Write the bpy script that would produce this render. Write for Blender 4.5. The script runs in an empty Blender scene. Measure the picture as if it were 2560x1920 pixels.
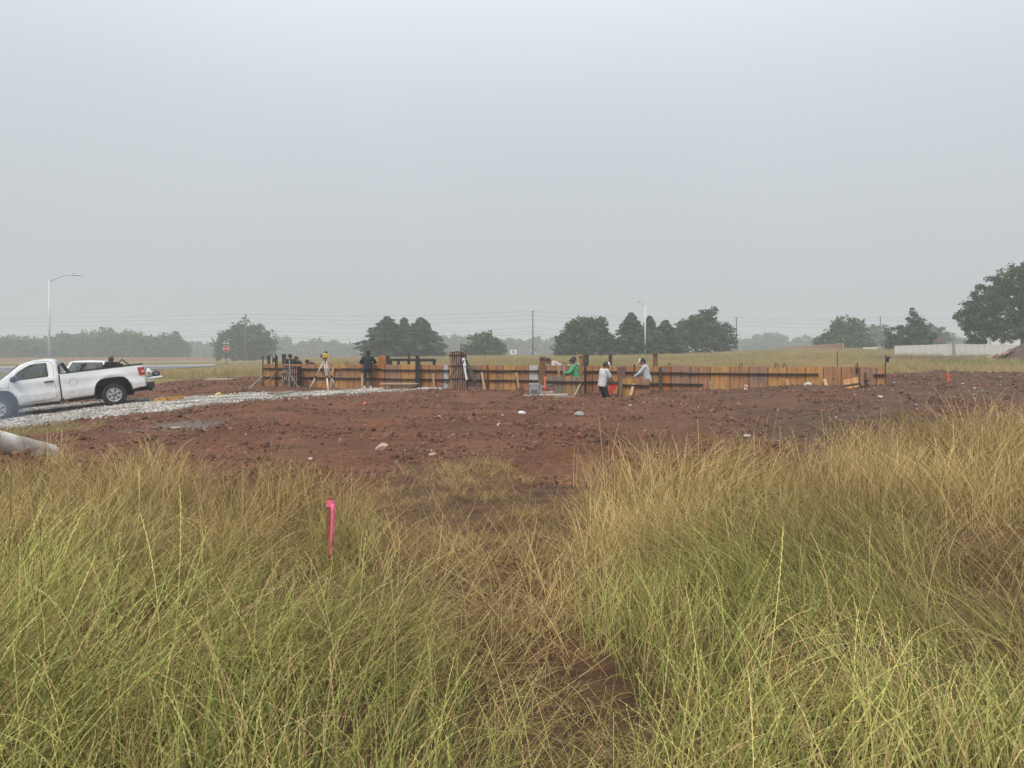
import bpy, bmesh, math, random
import numpy as np
from mathutils import Vector, Matrix
from mathutils.geometry import tessellate_polygon

R = math.radians
scene = bpy.context.scene
COL = scene.collection

# ------------------------------------------------------------------ camera
FPX, EYE, HY = 1850.0, 1.55, 884.0          # focal length in photo pixels, eye height, horizon row
cam_data = bpy.data.cameras.new('camera')
cam_data.sensor_width = 36.0
cam_data.lens = 36.0 * FPX / 2560.0
cam_data.shift_y = -(960.0 - HY) / 2560.0
cam_data.clip_start = 0.05
cam_data.clip_end = 4000.0
cam = bpy.data.objects.new('camera', cam_data)
cam.location = (0, 0, EYE)
cam.rotation_euler = (R(90), 0, 0)
COL.objects.link(cam)
scene.camera = cam

# ------------------------------------------------------------------ sky: even overcast
world = bpy.data.worlds.new('World')
scene.world = world
world.use_nodes = True
SUN_EL, SUN_AZ = R(52), R(205)
def build_world():
    nt = world.node_tree
    nt.nodes.clear()
    out = nt.nodes.new('ShaderNodeOutputWorld')
    bg = nt.nodes.new('ShaderNodeBackground')
    bg.inputs['Strength'].default_value = 0.1
    sky = nt.nodes.new('ShaderNodeTexSky')
    sky.sky_type = 'NISHITA'
    sky.sun_disc = False
    sky.sun_elevation = SUN_EL
    sky.sun_rotation = SUN_AZ
    sky.dust_density = 6.0
    tc = nt.nodes.new('ShaderNodeTexCoord')
    sep = nt.nodes.new('ShaderNodeSeparateXYZ')
    ramp = nt.nodes.new('ShaderNodeValToRGB')
    cr = ramp.color_ramp
    cr.interpolation = 'B_SPLINE'
    cr.elements[0].position = 0.0
    cr.elements[0].color = (.466, .490, .502, 1)
    cr.elements[1].position = 1.0
    cr.elements[1].color = (1.38, 1.40, 1.44, 1)
    e = cr.elements.new(.2); e.color = (.498, .528, .552, 1)
    e = cr.elements.new(.45); e.color = (.635, .698, .735, 1)
    nz = nt.nodes.new('ShaderNodeTexNoise')
    nz.inputs['Scale'].default_value = 2.2
    nz.inputs['Detail'].default_value = 3.0
    mr = nt.nodes.new('ShaderNodeMapRange')
    mr.inputs['To Min'].default_value = 9.6
    mr.inputs['To Max'].default_value = 10.6
    sc = nt.nodes.new('ShaderNodeVectorMath')
    sc.operation = 'SCALE'
    mix = nt.nodes.new('ShaderNodeMix')
    mix.data_type = 'RGBA'
    mix.inputs['Factor'].default_value = .93
    L = nt.links.new
    L(tc.outputs['Generated'], sep.inputs[0])
    L(sep.outputs['Z'], ramp.inputs['Fac'])
    L(tc.outputs['Generated'], nz.inputs['Vector'])
    L(nz.outputs['Fac'], mr.inputs['Value'])
    L(ramp.outputs['Color'], sc.inputs[0])
    L(mr.outputs['Result'], sc.inputs['Scale'])
    L(sky.outputs['Color'], mix.inputs[6])
    L(sc.outputs[0], mix.inputs[7])
    L(mix.outputs[2], bg.inputs['Color'])
    L(bg.outputs[0], out.inputs['Surface'])
build_world()

sun_data = bpy.data.lights.new('sun', 'SUN')
sun_data.energy = 1.5
sun_data.angle = R(22)
sun_data.color = (1.0, .96, .90)
sun = bpy.data.objects.new('sun', sun_data)
sun.rotation_euler = (R(90) - SUN_EL, 0, math.pi - SUN_AZ)
sun.location = (0, 0, 60)
COL.objects.link(sun)

scene.view_settings.view_transform = 'Standard'
scene.view_settings.look = 'None'
scene.view_settings.gamma = 1.0
scene.view_settings.use_curve_mapping = False
scene.view_settings.exposure = 0.25
scene.render.engine = 'CYCLES'
scene.cycles.use_denoising = True
scene.cycles.max_bounces = 7
scene.cycles.diffuse_bounces = 2
scene.cycles.glossy_bounces = 3
scene.cycles.transmission_bounces = 4
scene.cycles.transparent_max_bounces = 12
scene.cycles.volume_bounces = 1
scene.cycles.sample_clamp_indirect = 4.0

# ------------------------------------------------------------------ helpers
rng = np.random.default_rng(7)
random.seed(7)

def at(px, py, Y):
    return Vector(((px - 1280.0) / FPX * Y, Y, EYE - (py - HY) / FPX * Y))

def tag(o, label=None, cat=None, group=None, kind=None):
    if label: o['label'] = label
    if cat: o['category'] = cat
    if group: o['group'] = group
    if kind: o['kind'] = kind
    return o

def empty(name, loc, rz=0.0, label=None, cat=None, group=None, rot=None):
    o = bpy.data.objects.new(name, None)
    o.empty_display_size = .2
    COL.objects.link(o)
    o.location = loc
    o.rotation_euler = rot if rot is not None else (0, 0, rz)
    tag(o, label, cat, group, 'thing' if cat else None)
    return o

def copy_tree(o, parent=None):
    c = o.copy()
    COL.objects.link(c)
    c.parent = parent
    for ch in o.children:
        copy_tree(ch, c)
    return c

class MB:
    """collects geometry, then links it as one mesh object"""
    def __init__(s):
        s.v = []; s.f = []
    def add(s, vs, fs):
        b = len(s.v)
        s.v.extend([tuple(p) for p in vs])
        s.f.extend([tuple(i + b for i in f) for f in fs])
        return s
    def box(s, c, size, M=None):
        hx, hy, hz = size[0] / 2, size[1] / 2, size[2] / 2
        vs = [Vector((x, y, z)) for x in (-hx, hx) for y in (-hy, hy) for z in (-hz, hz)]
        if M is not None: vs = [M @ p for p in vs]
        c = Vector(c)
        vs = [p + c for p in vs]
        return s.add(vs, [(0, 1, 3, 2), (4, 6, 7, 5), (0, 4, 5, 1), (2, 3, 7, 6), (0, 2, 6, 4), (1, 5, 7, 3)])
    def beam(s, p, q, w, h, up=(0, 0, 1)):
        p, q = Vector(p), Vector(q)
        d = (q - p).normalized()
        up = Vector(up)
        if abs(d.dot(up)) > .98: up = Vector((0, 1, 0))
        sx = d.cross(up).normalized(); uz = sx.cross(d)
        vs = []
        for e in (p, q):
            for a, b in ((-1, -1), (1, -1), (1, 1), (-1, 1)):
                vs.append(e + sx * (a * w / 2) + uz * (b * h / 2))
        return s.add(vs, [(3, 2, 1, 0), (4, 5, 6, 7), (0, 1, 5, 4), (1, 2, 6, 5), (2, 3, 7, 6), (3, 0, 4, 7)])
    def tube(s, pts, rad, n=8, cap=True):
        pts = [Vector(p) for p in pts]
        if not hasattr(rad, '__len__'): rad = [rad] * len(pts)
        vs, fs = [], []
        ref = None
        for i, p in enumerate(pts):
            d = (pts[min(i + 1, len(pts) - 1)] - pts[max(i - 1, 0)]).normalized()
            if ref is None:
                ref = Vector((0, 0, 1)) if abs(d.z) < .9 else Vector((1, 0, 0))
            a = d.cross(ref).normalized(); b = a.cross(d).normalized(); ref = b
            for k in range(n):
                t = 2 * math.pi * k / n
                vs.append(p + (a * math.cos(t) + b * math.sin(t)) * rad[i])
        for i in range(len(pts) - 1):
            for k in range(n):
                k2 = (k + 1) % n
                fs.append((i * n + k, i * n + k2, (i + 1) * n + k2, (i + 1) * n + k))
        if cap:
            fs.append(tuple(range(n))[::-1])
            fs.append(tuple((len(pts) - 1) * n + k for k in range(n)))
        return s.add(vs, fs)
    def loft(s, cs, rx, ry, right=(1, 0, 0), n=14):
        cs = [Vector(c) for c in cs]; vs, fs = [], []
        right = Vector(right)
        for i, c in enumerate(cs):
            d = (cs[min(i + 1, len(cs) - 1)] - cs[max(i - 1, 0)]).normalized()
            a = (right - d * right.dot(d)).normalized(); b = d.cross(a)
            for k in range(n):
                t = 2 * math.pi * k / n
                vs.append(c + a * (math.cos(t) * rx[i]) + b * (math.sin(t) * ry[i]))
        for i in range(len(cs) - 1):
            for k in range(n):
                k2 = (k + 1) % n
                fs.append((i * n + k, i * n + k2, (i + 1) * n + k2, (i + 1) * n + k))
        fs.append(tuple(range(n))[::-1])
        fs.append(tuple((len(cs) - 1) * n + k for k in range(n)))
        return s.add(vs, fs)
    def capsule(s, p, q, r0, r1, n=10):
        p, q = Vector(p), Vector(q)
        d = (q - p)
        if d.length < 1e-5: d = Vector((0, 0, 1e-3))
        d.normalize()
        pts, rr = [], []
        for a in (80, 50, 20): pts.append(p - d * r0 * math.sin(R(a))); rr.append(r0 * math.cos(R(a)))
        pts.append(p); rr.append(r0); pts.append(q); rr.append(r1)
        for a in (20, 50, 80): pts.append(q + d * r1 * math.sin(R(a))); rr.append(r1 * math.cos(R(a)))
        return s.tube(pts, rr, n)
    def ball(s, c, r, nu=12, nv=8, M=None, jitter=0.0, seed=0):
        rx, ry, rz = (r, r, r) if not hasattr(r, '__len__') else r
        rd = random.Random(seed)
        c = Vector(c)
        vs, fs = [], []
        vs.append(Vector((0, 0, rz)))
        for j in range(1, nv):
            th = math.pi * j / nv
            for i in range(nu):
                ph = 2 * math.pi * i / nu
                k = 1 + jitter * (rd.random() - .5) * 2
                vs.append(Vector((rx * math.sin(th) * math.cos(ph) * k, ry * math.sin(th) * math.sin(ph) * k, rz * math.cos(th) * k)))
        vs.append(Vector((0, 0, -rz)))
        if M is not None: vs = [M @ p for p in vs]
        for i in range(nu): fs.append((0, 1 + i, 1 + (i + 1) % nu))
        for j in range(nv - 2):
            for i in range(nu):
                i2 = (i + 1) % nu
                fs.append((1 + j * nu + i, 1 + (j + 1) * nu + i, 1 + (j + 1) * nu + i2, 1 + j * nu + i2))
        l = len(vs) - 1
        for i in range(nu): fs.append((l, 1 + (nv - 2) * nu + (i + 1) % nu, 1 + (nv - 2) * nu + i))
        return s.add([p + c for p in vs], fs)
    def lathe(s, prof, c=(0, 0, 0), axis='z', n=24, closed=False):
        """prof: (radius, height) along the axis"""
        vs, fs = [], []
        for (r, h) in prof:
            for k in range(n):
                t = 2 * math.pi * k / n
                a, b = r * math.cos(t), r * math.sin(t)
                vs.append({'z': (a, b, h), 'y': (a, h, b), 'x': (h, a, b)}[axis])
        m = len(prof)
        for i in range(m if closed else m - 1):
            i2 = (i + 1) % m
            for k in range(n):
                k2 = (k + 1) % n
                f = (i * n + k, i * n + k2, i2 * n + k2, i2 * n + k)
                fs.append(f[::-1] if axis == 'y' else f)
        c = Vector(c)
        return s.add([Vector(p) + c for p in vs], fs)
    def prism(s, outline, t, M=None):
        """outline in the local x-z plane, thickness t along y"""
        n = len(outline)
        vs = [Vector((x, -t / 2, z)) for x, z in outline] + [Vector((x, t / 2, z)) for x, z in outline]
        if M is not None: vs = [M @ p for p in vs]
        fs = [tuple(range(n)), tuple(range(n, 2 * n))[::-1]]
        fs += [(i, i + n, (i + 1) % n + n, (i + 1) % n) for i in range(n)]
        return s.add(vs, fs)
    def mesh(s, name):
        me = bpy.data.meshes.new(name)
        me.from_pydata(s.v, [], s.f)
        me.update()
        return me
    def build(s, name, m, parent=None, loc=(0, 0, 0), rot=(0, 0, 0), smooth=False, bevel=0, recalc=False, remesh=0, sub=0):
        me = s.mesh(name)
        if recalc:
            bm = bmesh.new(); bm.from_mesh(me)
            bmesh.ops.recalc_face_normals(bm, faces=bm.faces)
            bm.to_mesh(me); bm.free()
        if smooth: me.shade_smooth()
        return link(name, me, m, parent, loc, rot, bevel, remesh, sub)

def link(name, me, m, parent=None, loc=(0, 0, 0), rot=(0, 0, 0), bevel=0, remesh=0, sub=0):
    o = bpy.data.objects.new(name, me)
    if m is not None and len(me.materials) == 0: me.materials.append(m)
    COL.objects.link(o)
    o.location = loc; o.rotation_euler = rot
    if parent is not None: o.parent = parent
    if remesh:
        md = o.modifiers.new('remesh', 'REMESH'); md.mode = 'VOXEL'; md.voxel_size = remesh; md.use_smooth_shade = True
        md = o.modifiers.new('smooth', 'SMOOTH'); md.iterations = 4; md.factor = .5
    if bevel:
        md = o.modifiers.new('bevel', 'BEVEL'); md.width = bevel; md.segments = 2; md.limit_method = 'ANGLE'
    if sub:
        md = o.modifiers.new('sub', 'SUBSURF'); md.levels = sub; md.render_levels = sub
    return o

def np_mesh(name, V, F, attrs=None, smooth=False):
    """V (n,3), F (m,3|4) arrays -> mesh, attrs: {name: float array per vertex}"""
    me = bpy.data.meshes.new(name)
    n, m, k = len(V), len(F), F.shape[1]
    me.vertices.add(n)
    me.vertices.foreach_set('co', np.ascontiguousarray(V, dtype=np.float32).ravel())
    me.loops.add(m * k)
    me.loops.foreach_set('vertex_index', np.ascontiguousarray(F, dtype=np.int32).ravel())
    me.polygons.add(m)
    me.polygons.foreach_set('loop_start', np.arange(0, m * k, k, dtype=np.int32))
    if smooth: me.polygons.foreach_set('use_smooth', np.ones(m, dtype=bool))
    for a, arr in (attrs or {}).items():
        arr = np.asarray(arr)
        if arr.ndim == 2:
            at_ = me.attributes.new(a, 'FLOAT_VECTOR', 'POINT'); at_.data.foreach_set('vector', arr.astype(np.float32).ravel())
        elif arr.dtype.kind == 'i':
            at_ = me.attributes.new(a, 'INT', 'POINT'); at_.data.foreach_set('value', arr.astype(np.int32))
        else:
            at_ = me.attributes.new(a, 'FLOAT', 'POINT'); at_.data.foreach_set('value', arr.astype(np.float32))
    me.update(calc_edges=True)
    return me

# ------------------------------------------------------------------ noise in numpy
def pnoise(x, y, seed=0):
    x = np.asarray(x, dtype=np.float64); y = np.asarray(y, dtype=np.float64)
    xi = np.floor(x).astype(np.int64); yi = np.floor(y).astype(np.int64)
    fx, fy = x - xi, y - yi
    def g(ix, iy, dx, dy):
        h = (ix * 374761393 + iy * 668265263 + seed * 974711) & 0xffffffff
        h = ((h ^ (h >> 13)) * 1274126177) & 0xffffffff
        h = h ^ (h >> 16)
        a = h.astype(np.float64) * (2 * math.pi / 4294967296.0)
        return np.cos(a) * dx + np.sin(a) * dy
    u = fx * fx * fx * (fx * (fx * 6 - 15) + 10); v = fy * fy * fy * (fy * (fy * 6 - 15) + 10)
    a = g(xi, yi, fx, fy); b = g(xi + 1, yi, fx - 1, fy)
    c = g(xi, yi + 1, fx, fy - 1); d = g(xi + 1, yi + 1, fx - 1, fy - 1)
    return (a + (b - a) * u + ((c + (d - c) * u) - (a + (b - a) * u)) * v) * 1.5

def fbm(x, y, seed=0, octv=4):
    s, a, t = 0, 1.0, 0
    for k in range(octv):
        s = s + a * pnoise(x * 2 ** k, y * 2 ** k, seed + k * 17); t += a; a *= .5
    return s / t

def sstep(a, b, x):
    t = np.clip((np.asarray(x, dtype=float) - a) / (b - a), 0, 1)
    return t * t * (3 - 2 * t)

# ------------------------------------------------------------------ materials
def newmat(name):
    m = bpy.data.materials.new(name); m.use_nodes = True
    nt = m.node_tree
    return m, nt, nt.nodes['Principled BSDF'], nt.nodes['Material Output']

def M(name, col, rough=.6, metal=0.0, var=.18, scale=6.0, bump=0.0, bscale=40.0, col2=None, stretch=None, c2scale=3.0, c2lo=.45, c2hi=.65, spec=None, coat=0):
    m, nt, b, out = newmat(name)
    N, L = nt.nodes.new, nt.links.new
    tc = N('ShaderNodeTexCoord')
    vec = tc.outputs['Object']
    if stretch:
        mp = N('ShaderNodeMapping'); mp.inputs['Scale'].default_value = stretch
        L(vec, mp.inputs['Vector']); vec = mp.outputs[0]
    nz = N('ShaderNodeTexNoise'); nz.inputs['Scale'].default_value = scale; nz.inputs['Detail'].default_value = 5
    L(vec, nz.inputs['Vector'])
    mr = N('ShaderNodeMapRange'); mr.inputs['From Min'].default_value = .25; mr.inputs['From Max'].default_value = .75
    mr.inputs['To Min'].default_value = 1 - var; mr.inputs['To Max'].default_value = 1 + var
    L(nz.outputs['Fac'], mr.inputs['Value'])
    base = N('ShaderNodeVectorMath'); base.operation = 'SCALE'
    if col2 is not None:
        n2 = N('ShaderNodeTexNoise'); n2.inputs['Scale'].default_value = c2scale; n2.inputs['Detail'].default_value = 4
        L(vec, n2.inputs['Vector'])
        m2 = N('ShaderNodeMapRange'); m2.inputs['From Min'].default_value = c2lo; m2.inputs['From Max'].default_value = c2hi
        L(n2.outputs['Fac'], m2.inputs['Value'])
        mx = N('ShaderNodeMix'); mx.data_type = 'RGBA'
        mx.inputs[6].default_value = (*col, 1); mx.inputs[7].default_value = (*col2, 1)
        L(m2.outputs['Result'], mx.inputs['Factor'])
        L(mx.outputs[2], base.inputs[0])
    else:
        base.inputs[0].default_value = col
    L(mr.outputs['Result'], base.inputs['Scale'])
    L(base.outputs[0], b.inputs['Base Color'])
    b.inputs['Roughness'].default_value = rough
    b.inputs['Metallic'].default_value = metal
    if spec is not None: b.inputs['Specular IOR Level'].default_value = spec
    if coat: b.inputs['Coat Weight'].default_value = coat; b.inputs['Coat Roughness'].default_value = .08
    if bump:
        bz = N('ShaderNodeTexNoise'); bz.inputs['Scale'].default_value = bscale; bz.inputs['Detail'].default_value = 4
        L(vec, bz.inputs['Vector'])
        bp = N('ShaderNodeBump'); bp.inputs['Strength'].default_value = bump; bp.inputs['Distance'].default_value = .02
        L(bz.outputs['Fac'], bp.inputs['Height'])
        L(bp.outputs[0], b.inputs['Normal'])
    return m

def foliage_mat(name, c_dark, c_light, c_dry=None, translucent=.3, upness=0.0):
    """colour runs by the 'tint' attribute of each blade; 'dry' (per clump) mixes towards straw"""
    m, nt, b, out = newmat(name)
    N, L = nt.nodes.new, nt.links.new
    a = N('ShaderNodeAttribute'); a.attribute_name = 'tint'
    mx = N('ShaderNodeMix'); mx.data_type = 'RGBA'
    mx.inputs[6].default_value = (*c_dark, 1); mx.inputs[7].default_value = (*c_light, 1)
    L(a.outputs['Fac'], mx.inputs['Factor'])
    col = mx.outputs[2]
    if c_dry is not None:
        b1 = N('ShaderNodeAttribute'); b1.attribute_name = 'straw'
        d = N('ShaderNodeAttribute'); d.attribute_name = 'dry'; d.attribute_type = 'INSTANCER'
        dm = N('ShaderNodeMix'); dm.data_type = 'RGBA'
        dm.inputs[6].default_value = (*c_dry[0], 1); dm.inputs[7].default_value = (*c_dry[1], 1)
        L(a.outputs['Fac'], dm.inputs['Factor'])
        ad = N('ShaderNodeMath'); ad.operation = 'ADD'; ad.use_clamp = True
        L(b1.outputs['Fac'], ad.inputs[0]); L(d.outputs['Fac'], ad.inputs[1])
        m2 = N('ShaderNodeMix'); m2.data_type = 'RGBA'
        L(ad.outputs[0], m2.inputs['Factor']); L(col, m2.inputs[6]); L(dm.outputs[2], m2.inputs[7])
        v = N('ShaderNodeAttribute'); v.attribute_name = 'val'; v.attribute_type = 'INSTANCER'
        sc = N('ShaderNodeVectorMath'); sc.operation = 'SCALE'
        L(m2.outputs[2], sc.inputs[0]); L(v.outputs['Fac'], sc.inputs['Scale'])
        col = sc.outputs[0]
    nt.nodes.remove(b)
    df = N('ShaderNodeBsdfDiffuse'); tr = N('ShaderNodeBsdfTranslucent'); ms = N('ShaderNodeMixShader')
    ms.inputs[0].default_value = translucent
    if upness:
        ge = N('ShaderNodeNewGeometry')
        av = N('ShaderNodeVectorMath'); av.operation = 'ADD'; av.inputs[1].default_value = (0, 0, upness)  # bends shading normals upward so blades look brighter, lit like level ground
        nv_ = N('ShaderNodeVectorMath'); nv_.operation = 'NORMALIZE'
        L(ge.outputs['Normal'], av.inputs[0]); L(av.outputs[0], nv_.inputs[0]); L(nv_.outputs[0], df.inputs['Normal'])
    L(col, df.inputs['Color']); L(col, tr.inputs['Color'])
    L(df.outputs[0], ms.inputs[1]); L(tr.outputs[0], ms.inputs[2])
    L(ms.outputs[0], out.inputs['Surface'])
    return m

def glass_mat(name, tint=(.55, .6, .62), gloss=.12):
    m, nt, b, out = newmat(name)
    N, L = nt.nodes.new, nt.links.new
    nt.nodes.remove(b)
    t = N('ShaderNodeBsdfTransparent'); t.inputs['Color'].default_value = (*tint, 1)
    g = N('ShaderNodeBsdfGlossy'); g.inputs['Roughness'].default_value = .04
    fr = N('ShaderNodeLayerWeight'); fr.inputs['Blend'].default_value = .25
    pw = N('ShaderNodeMath'); pw.operation = 'POWER'; pw.inputs[1].default_value = 3.0
    L(fr.outputs['Facing'], pw.inputs[0])
    ad = N('ShaderNodeMath'); ad.operation = 'MULTIPLY_ADD'; ad.use_clamp = True; ad.inputs[1].default_value = .6; ad.inputs[2].default_value = gloss
    L(pw.outputs[0], ad.inputs[0])
    ms = N('ShaderNodeMixShader')
    L(ad.outputs[0], ms.inputs[0]); L(t.outputs[0], ms.inputs[1]); L(g.outputs[0], ms.inputs[2])
    L(ms.outputs[0], out.inputs['Surface'])
    return m

# ================================================================== LAND
# terrain height table over bearing u = X/Y and distance Y
TD = np.array([0, 6, 10, 15, 20, 24, 28, 33, 40, 60, 90, 130, 240, 600, 1600], dtype=float)
TU = np.array([-1.4, -.69, -.53, -.35, -.2, -.05, .06, .14, .25, .4, .5, .69, 1.4])
TZ = np.array([
    [0, 0, .12, -.25, -.75, -.95, -.9, -.8, -.3, 0, 0, -.5, -1.5, -2.5, -2.5],
    [0, 0, .02, -.22, -.50, -.64, -.60, -.50, -.10, .0, .0, -.4, -1.2, -2.0, -2.0],
    [0, 0, 0, -.08, -.19, -.25, -.24, -.22, .02, .10, .05, -.35, -1.15, -2.0, -2.0],
    [0, 0, 0, 0, 0, .02, .03, .06, .30, .30, .3, .0, -.6, -1.5, -1.5],
    [0, 0, 0, 0, .02, .02, .02, .03, .20, .30, .5, .6, .1, -1, -1],
    [0, 0, 0, .02, .05, .09, .14, .16, .2, .4, .75, .95, .4, -.5, -.5],
    [0, 0, 0, .02, .05, .04, .0, .0, .2, .4, .78, 1.0, .5, -.5, -.5],
    [0, 0, .01, .04, .06, .06, .0, .02, .2, .45, .85, 1.15, .6, -.3, -.3],
    [0, .02, .05, .10, .15, .2, .22, .26, .3, .6, 1.1, 1.5, 1.0, .3, .3],
    [0, .06, .12, .2, .3, .37, .45, .52, .5, .75, 1.5, 2.25, 2.0, 1.0, 1.0],
    [0, .08, .15, .25, .34, .41, .5, .62, .58, .8, 1.5, 2.3, 2.2, 1.2, 1.2],
    [0, .1, .2, .3, .39, .46, .55, .62, .58, .8, 1.4, 2.2, 2.3, 1.2, 1.2],
    [0, .1, .2, .3, .39, .46, .55, .62, .58, .8, 1.4, 2.2, 2.3, 1.2, 1.2]])

def zg(x, y):
    x = np.asarray(x, dtype=float); y = np.asarray(y, dtype=float)
    yy = np.maximum(y, 0)
    u = np.clip(x / np.maximum(yy, 3.0), -1.39, 1.39)
    d = np.clip(yy, 0, 1599)
    i = np.clip(np.searchsorted(TU, u) - 1, 0, len(TU) - 2)
    j = np.clip(np.searchsorted(TD, d, side='right') - 1, 0, len(TD) - 2)
    a = (u - TU[i]) / (TU[i + 1] - TU[i]); b = (d - TD[j]) / (TD[j + 1] - TD[j])
    return (TZ[i, j] * (1 - a) + TZ[i + 1, j] * a) * (1 - b) + (TZ[i, j + 1] * (1 - a) + TZ[i + 1, j + 1] * a) * b

def z1(x, y): return float(zg(np.array([x]), np.array([y]))[0])

# where the meadow ends and the bare earth begins, by bearing
GE_U = np.array([-1.2, -.69, -.55, -.4, -.28, -.2, -.14, -.05, .0, .04, .1, .16, .2, .24, .3, .4, .5, .6, .69, 1.2])
GE_D = np.array([8.9, 8.6, 8.3, 7.7, 7.6, 7.6, 8.0, 8.4, 8.5, 8.5, 8.6, 8.2, 7.7, 8.0, 7.9, 8.0, 8.9, 9.7, 10.2, 11.0])
def grass_edge(u): return np.interp(u, GE_U, GE_D)

# centre line of the trodden path through the meadow: (Y, X, half width)
PATH = np.array([[1.5, .20, .05], [2.6, .15, .10], [3.2, .08, .26], [4.0, -.12, .42], [5.0, -.20, .52], [5.8, -.22, .80], [6.8, -.22, 1.15], [7.6, -.40, 1.35], [8.6, -.60, 1.45], [10.5, -.75, 1.5], [13, -1, 1.6]])
def path_mask(x, y):
    px = np.interp(y, PATH[:, 0], PATH[:, 1]); w = np.interp(y, PATH[:, 0], PATH[:, 2])
    w = w * (1 + .35 * pnoise(x * 1.3, y * 1.3, 5))
    m = 1 - sstep(w * .75, w * 1.35, np.abs(x - px))
    for (bx, by, br) in ((1.05, 6.9, .55), (3.45, 4.7, .75), (3.9, 5.6, .6), (-2.3, 4.2, .3), (2.6, 3.4, .35), (1.3, 3.3, .3)):
        m = np.maximum(m, 1 - sstep(br * .5, br * 1.2, np.hypot(x - bx, (y - by) * .9)))
    return m

def dirt_mask(x, y):
    yy = np.maximum(y, .1); u = x / yy
    e = grass_edge(u) + .35 * pnoise(x * .9, y * .9, 3)
    e = e + 2.3 * sstep(-.19, -.13, u) * (1 - sstep(-.03, .03, u))      # flattened straw reaches further out along the path
    m = sstep(e - .2, e + .5, yy)
    far = np.interp(u, [-1.4, -.69, -.62, -.5, -.4, -.33, -.2, .4, .48, .69, 1.4], [24, 26, 30, 37, 41, 43, 37, 33, 35.5, 35, 34]) + 1.2 * pnoise(x * .35, y * .35, 9)
    m = m * (1 - sstep(far - .6, far + .8, yy))
    # weedy patch beside the drive at the left edge
    m = m * (1 - .8 * (1 - sstep(.8, 1.8, np.hypot((x + 11.8) * .8, y - 17.3))))
    # stripped earth in front of the concrete wall
    k = sstep(.46, .50, u) * (1 - sstep(.60, .66, u)) * sstep(64, 68, yy) * (1 - sstep(80.5, 83, yy))
    return np.maximum(m, k)

# gravel drive: (X, Y near edge, Y far edge)
GV = np.array([[-27, 21.0, 28.5], [-16.5, 20.6, 28.5], [-13.5, 20.4, 28.5], [-11.0, 21.4, 28.0], [-9.0, 23.8, 28.6], [-7.5, 26.6, 30.3], [-6.2, 28.4, 31.9], [-4.8, 29.6, 31.5], [-3.4, 30.2, 31.0], [-2.4, 30.6, 30.65], [20, 30, 30]])
def gravel_mask(x, y):
    lo = np.interp(x, GV[:, 0], GV[:, 1]); hi = np.interp(x, GV[:, 0], GV[:, 2])
    w = .25 * pnoise(x * 1.1, y * 1.1, 21)
    m = sstep(lo - .15 + w, lo + .3 + w, y) * (1 - sstep(hi - .3 + w, hi + .2 + w, y))
    k = (1 - sstep(.2, .9, np.abs(x + 1.9) * .9)) * (1 - sstep(.1, .45, np.abs(y - 30.5))) * .6
    return np.where(x < -2.1, m, 0) + np.where(x >= -2.1, k, 0)

def micro(x, y):
    """clods, ruts and scraped ridges of the bare earth"""
    d = dirt_mask(x, y) * (1 - .85 * np.clip(gravel_mask(x, y), 0, 1))
    yy = np.maximum(y, 1)
    edge = 1 - sstep(.5, 3.2, yy - grass_edge(x / yy))            # pushed-up lip next to the meadow
    right = sstep(.42, .52, x / yy) * sstep(24, 29, yy)
    amp = .55 + .75 * edge + .25 * right + .5 * sstep(.2, .9, pnoise(x * .21, y * .3, 31))
    amp = amp * (1 - .5 * (1 - sstep(.2, .32, x / yy)) * sstep(.12, .2, x / yy) * 0)
    wx = x + .35 * pnoise(x * 1.7, y * 1.7, 101); wyy = y + .35 * pnoise(x * 1.7, y * 1.7, 102)
    rough = np.clip(.55 + 1.3 * pnoise(x * .45, y * .6, 103), .12, 1.5)
    n1 = fbm(x * .55, y * .8, 11, 3) * .12
    n2 = np.abs(fbm(wx * 1.9, wyy * 2.6, 12, 3)) * .20 * rough
    n3 = np.maximum(0, pnoise(wx * 4.3, wyy * 5.5, 13)) ** 1.2 * .13 * rough
    n4 = np.maximum(0, pnoise(wx * 10, wyy * 12, 14)) * .055 * rough
    h = d * amp * (n1 + n2 + n3 + n4 - .09)
    for ro, rs, rw in ((13.2, .10, .16), (14.9, .10, .16), (20.5, -.16, .18), (22.2, -.16, .18), (17.0, .42, .17), (18.6, .42, .17)):
        h = h - d * .055 * np.exp(-((yy - ro - rs * x - .5 * pnoise(x * .25, x * 0 + ro, 7)) / rw) ** 2) * sstep(-.2, .25, pnoise(x * .2, y * .2, int(ro)) + .15)
    h = h + d * edge * .10 * np.maximum(0, fbm(x * 1.2, y * 1.2, 15, 2) + .15)
    h = h + (1 - d) * .02 * pnoise(x * 1.5, y * 1.5, 16) * (yy < 60)
    # berm to the right of the forms, and spoil to the left of them
    h = h + d * .10 * np.exp(-((yy - 32.3 - .8 * pnoise(x * .2, x * 0 + 3., 4)) / 1.6) ** 2) * sstep(.5, .56, x / yy) * (1 + 1.2 * pnoise(x * .8, y * .8, 18))
    h = h + d * .16 * np.exp(-((yy - 36.5) / 2.2) ** 2) * sstep(-.47, -.42, x / yy) * (1 - sstep(-.39, -.36, x / yy))
    # dug-out in front of the two men at the forms
    h = h - .52 * np.exp(-(((x - 3.43) / .62) ** 2 + ((yy - 27.1) / .55) ** 2) ** 2)
    return h

def ztop(x, y):
    x = np.asarray(x, float); y = np.asarray(y, float)
    return zg(x, y) + micro(x, y)
def zt1(x, y): return float(ztop(np.array([x]), np.array([y]))[0])

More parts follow.
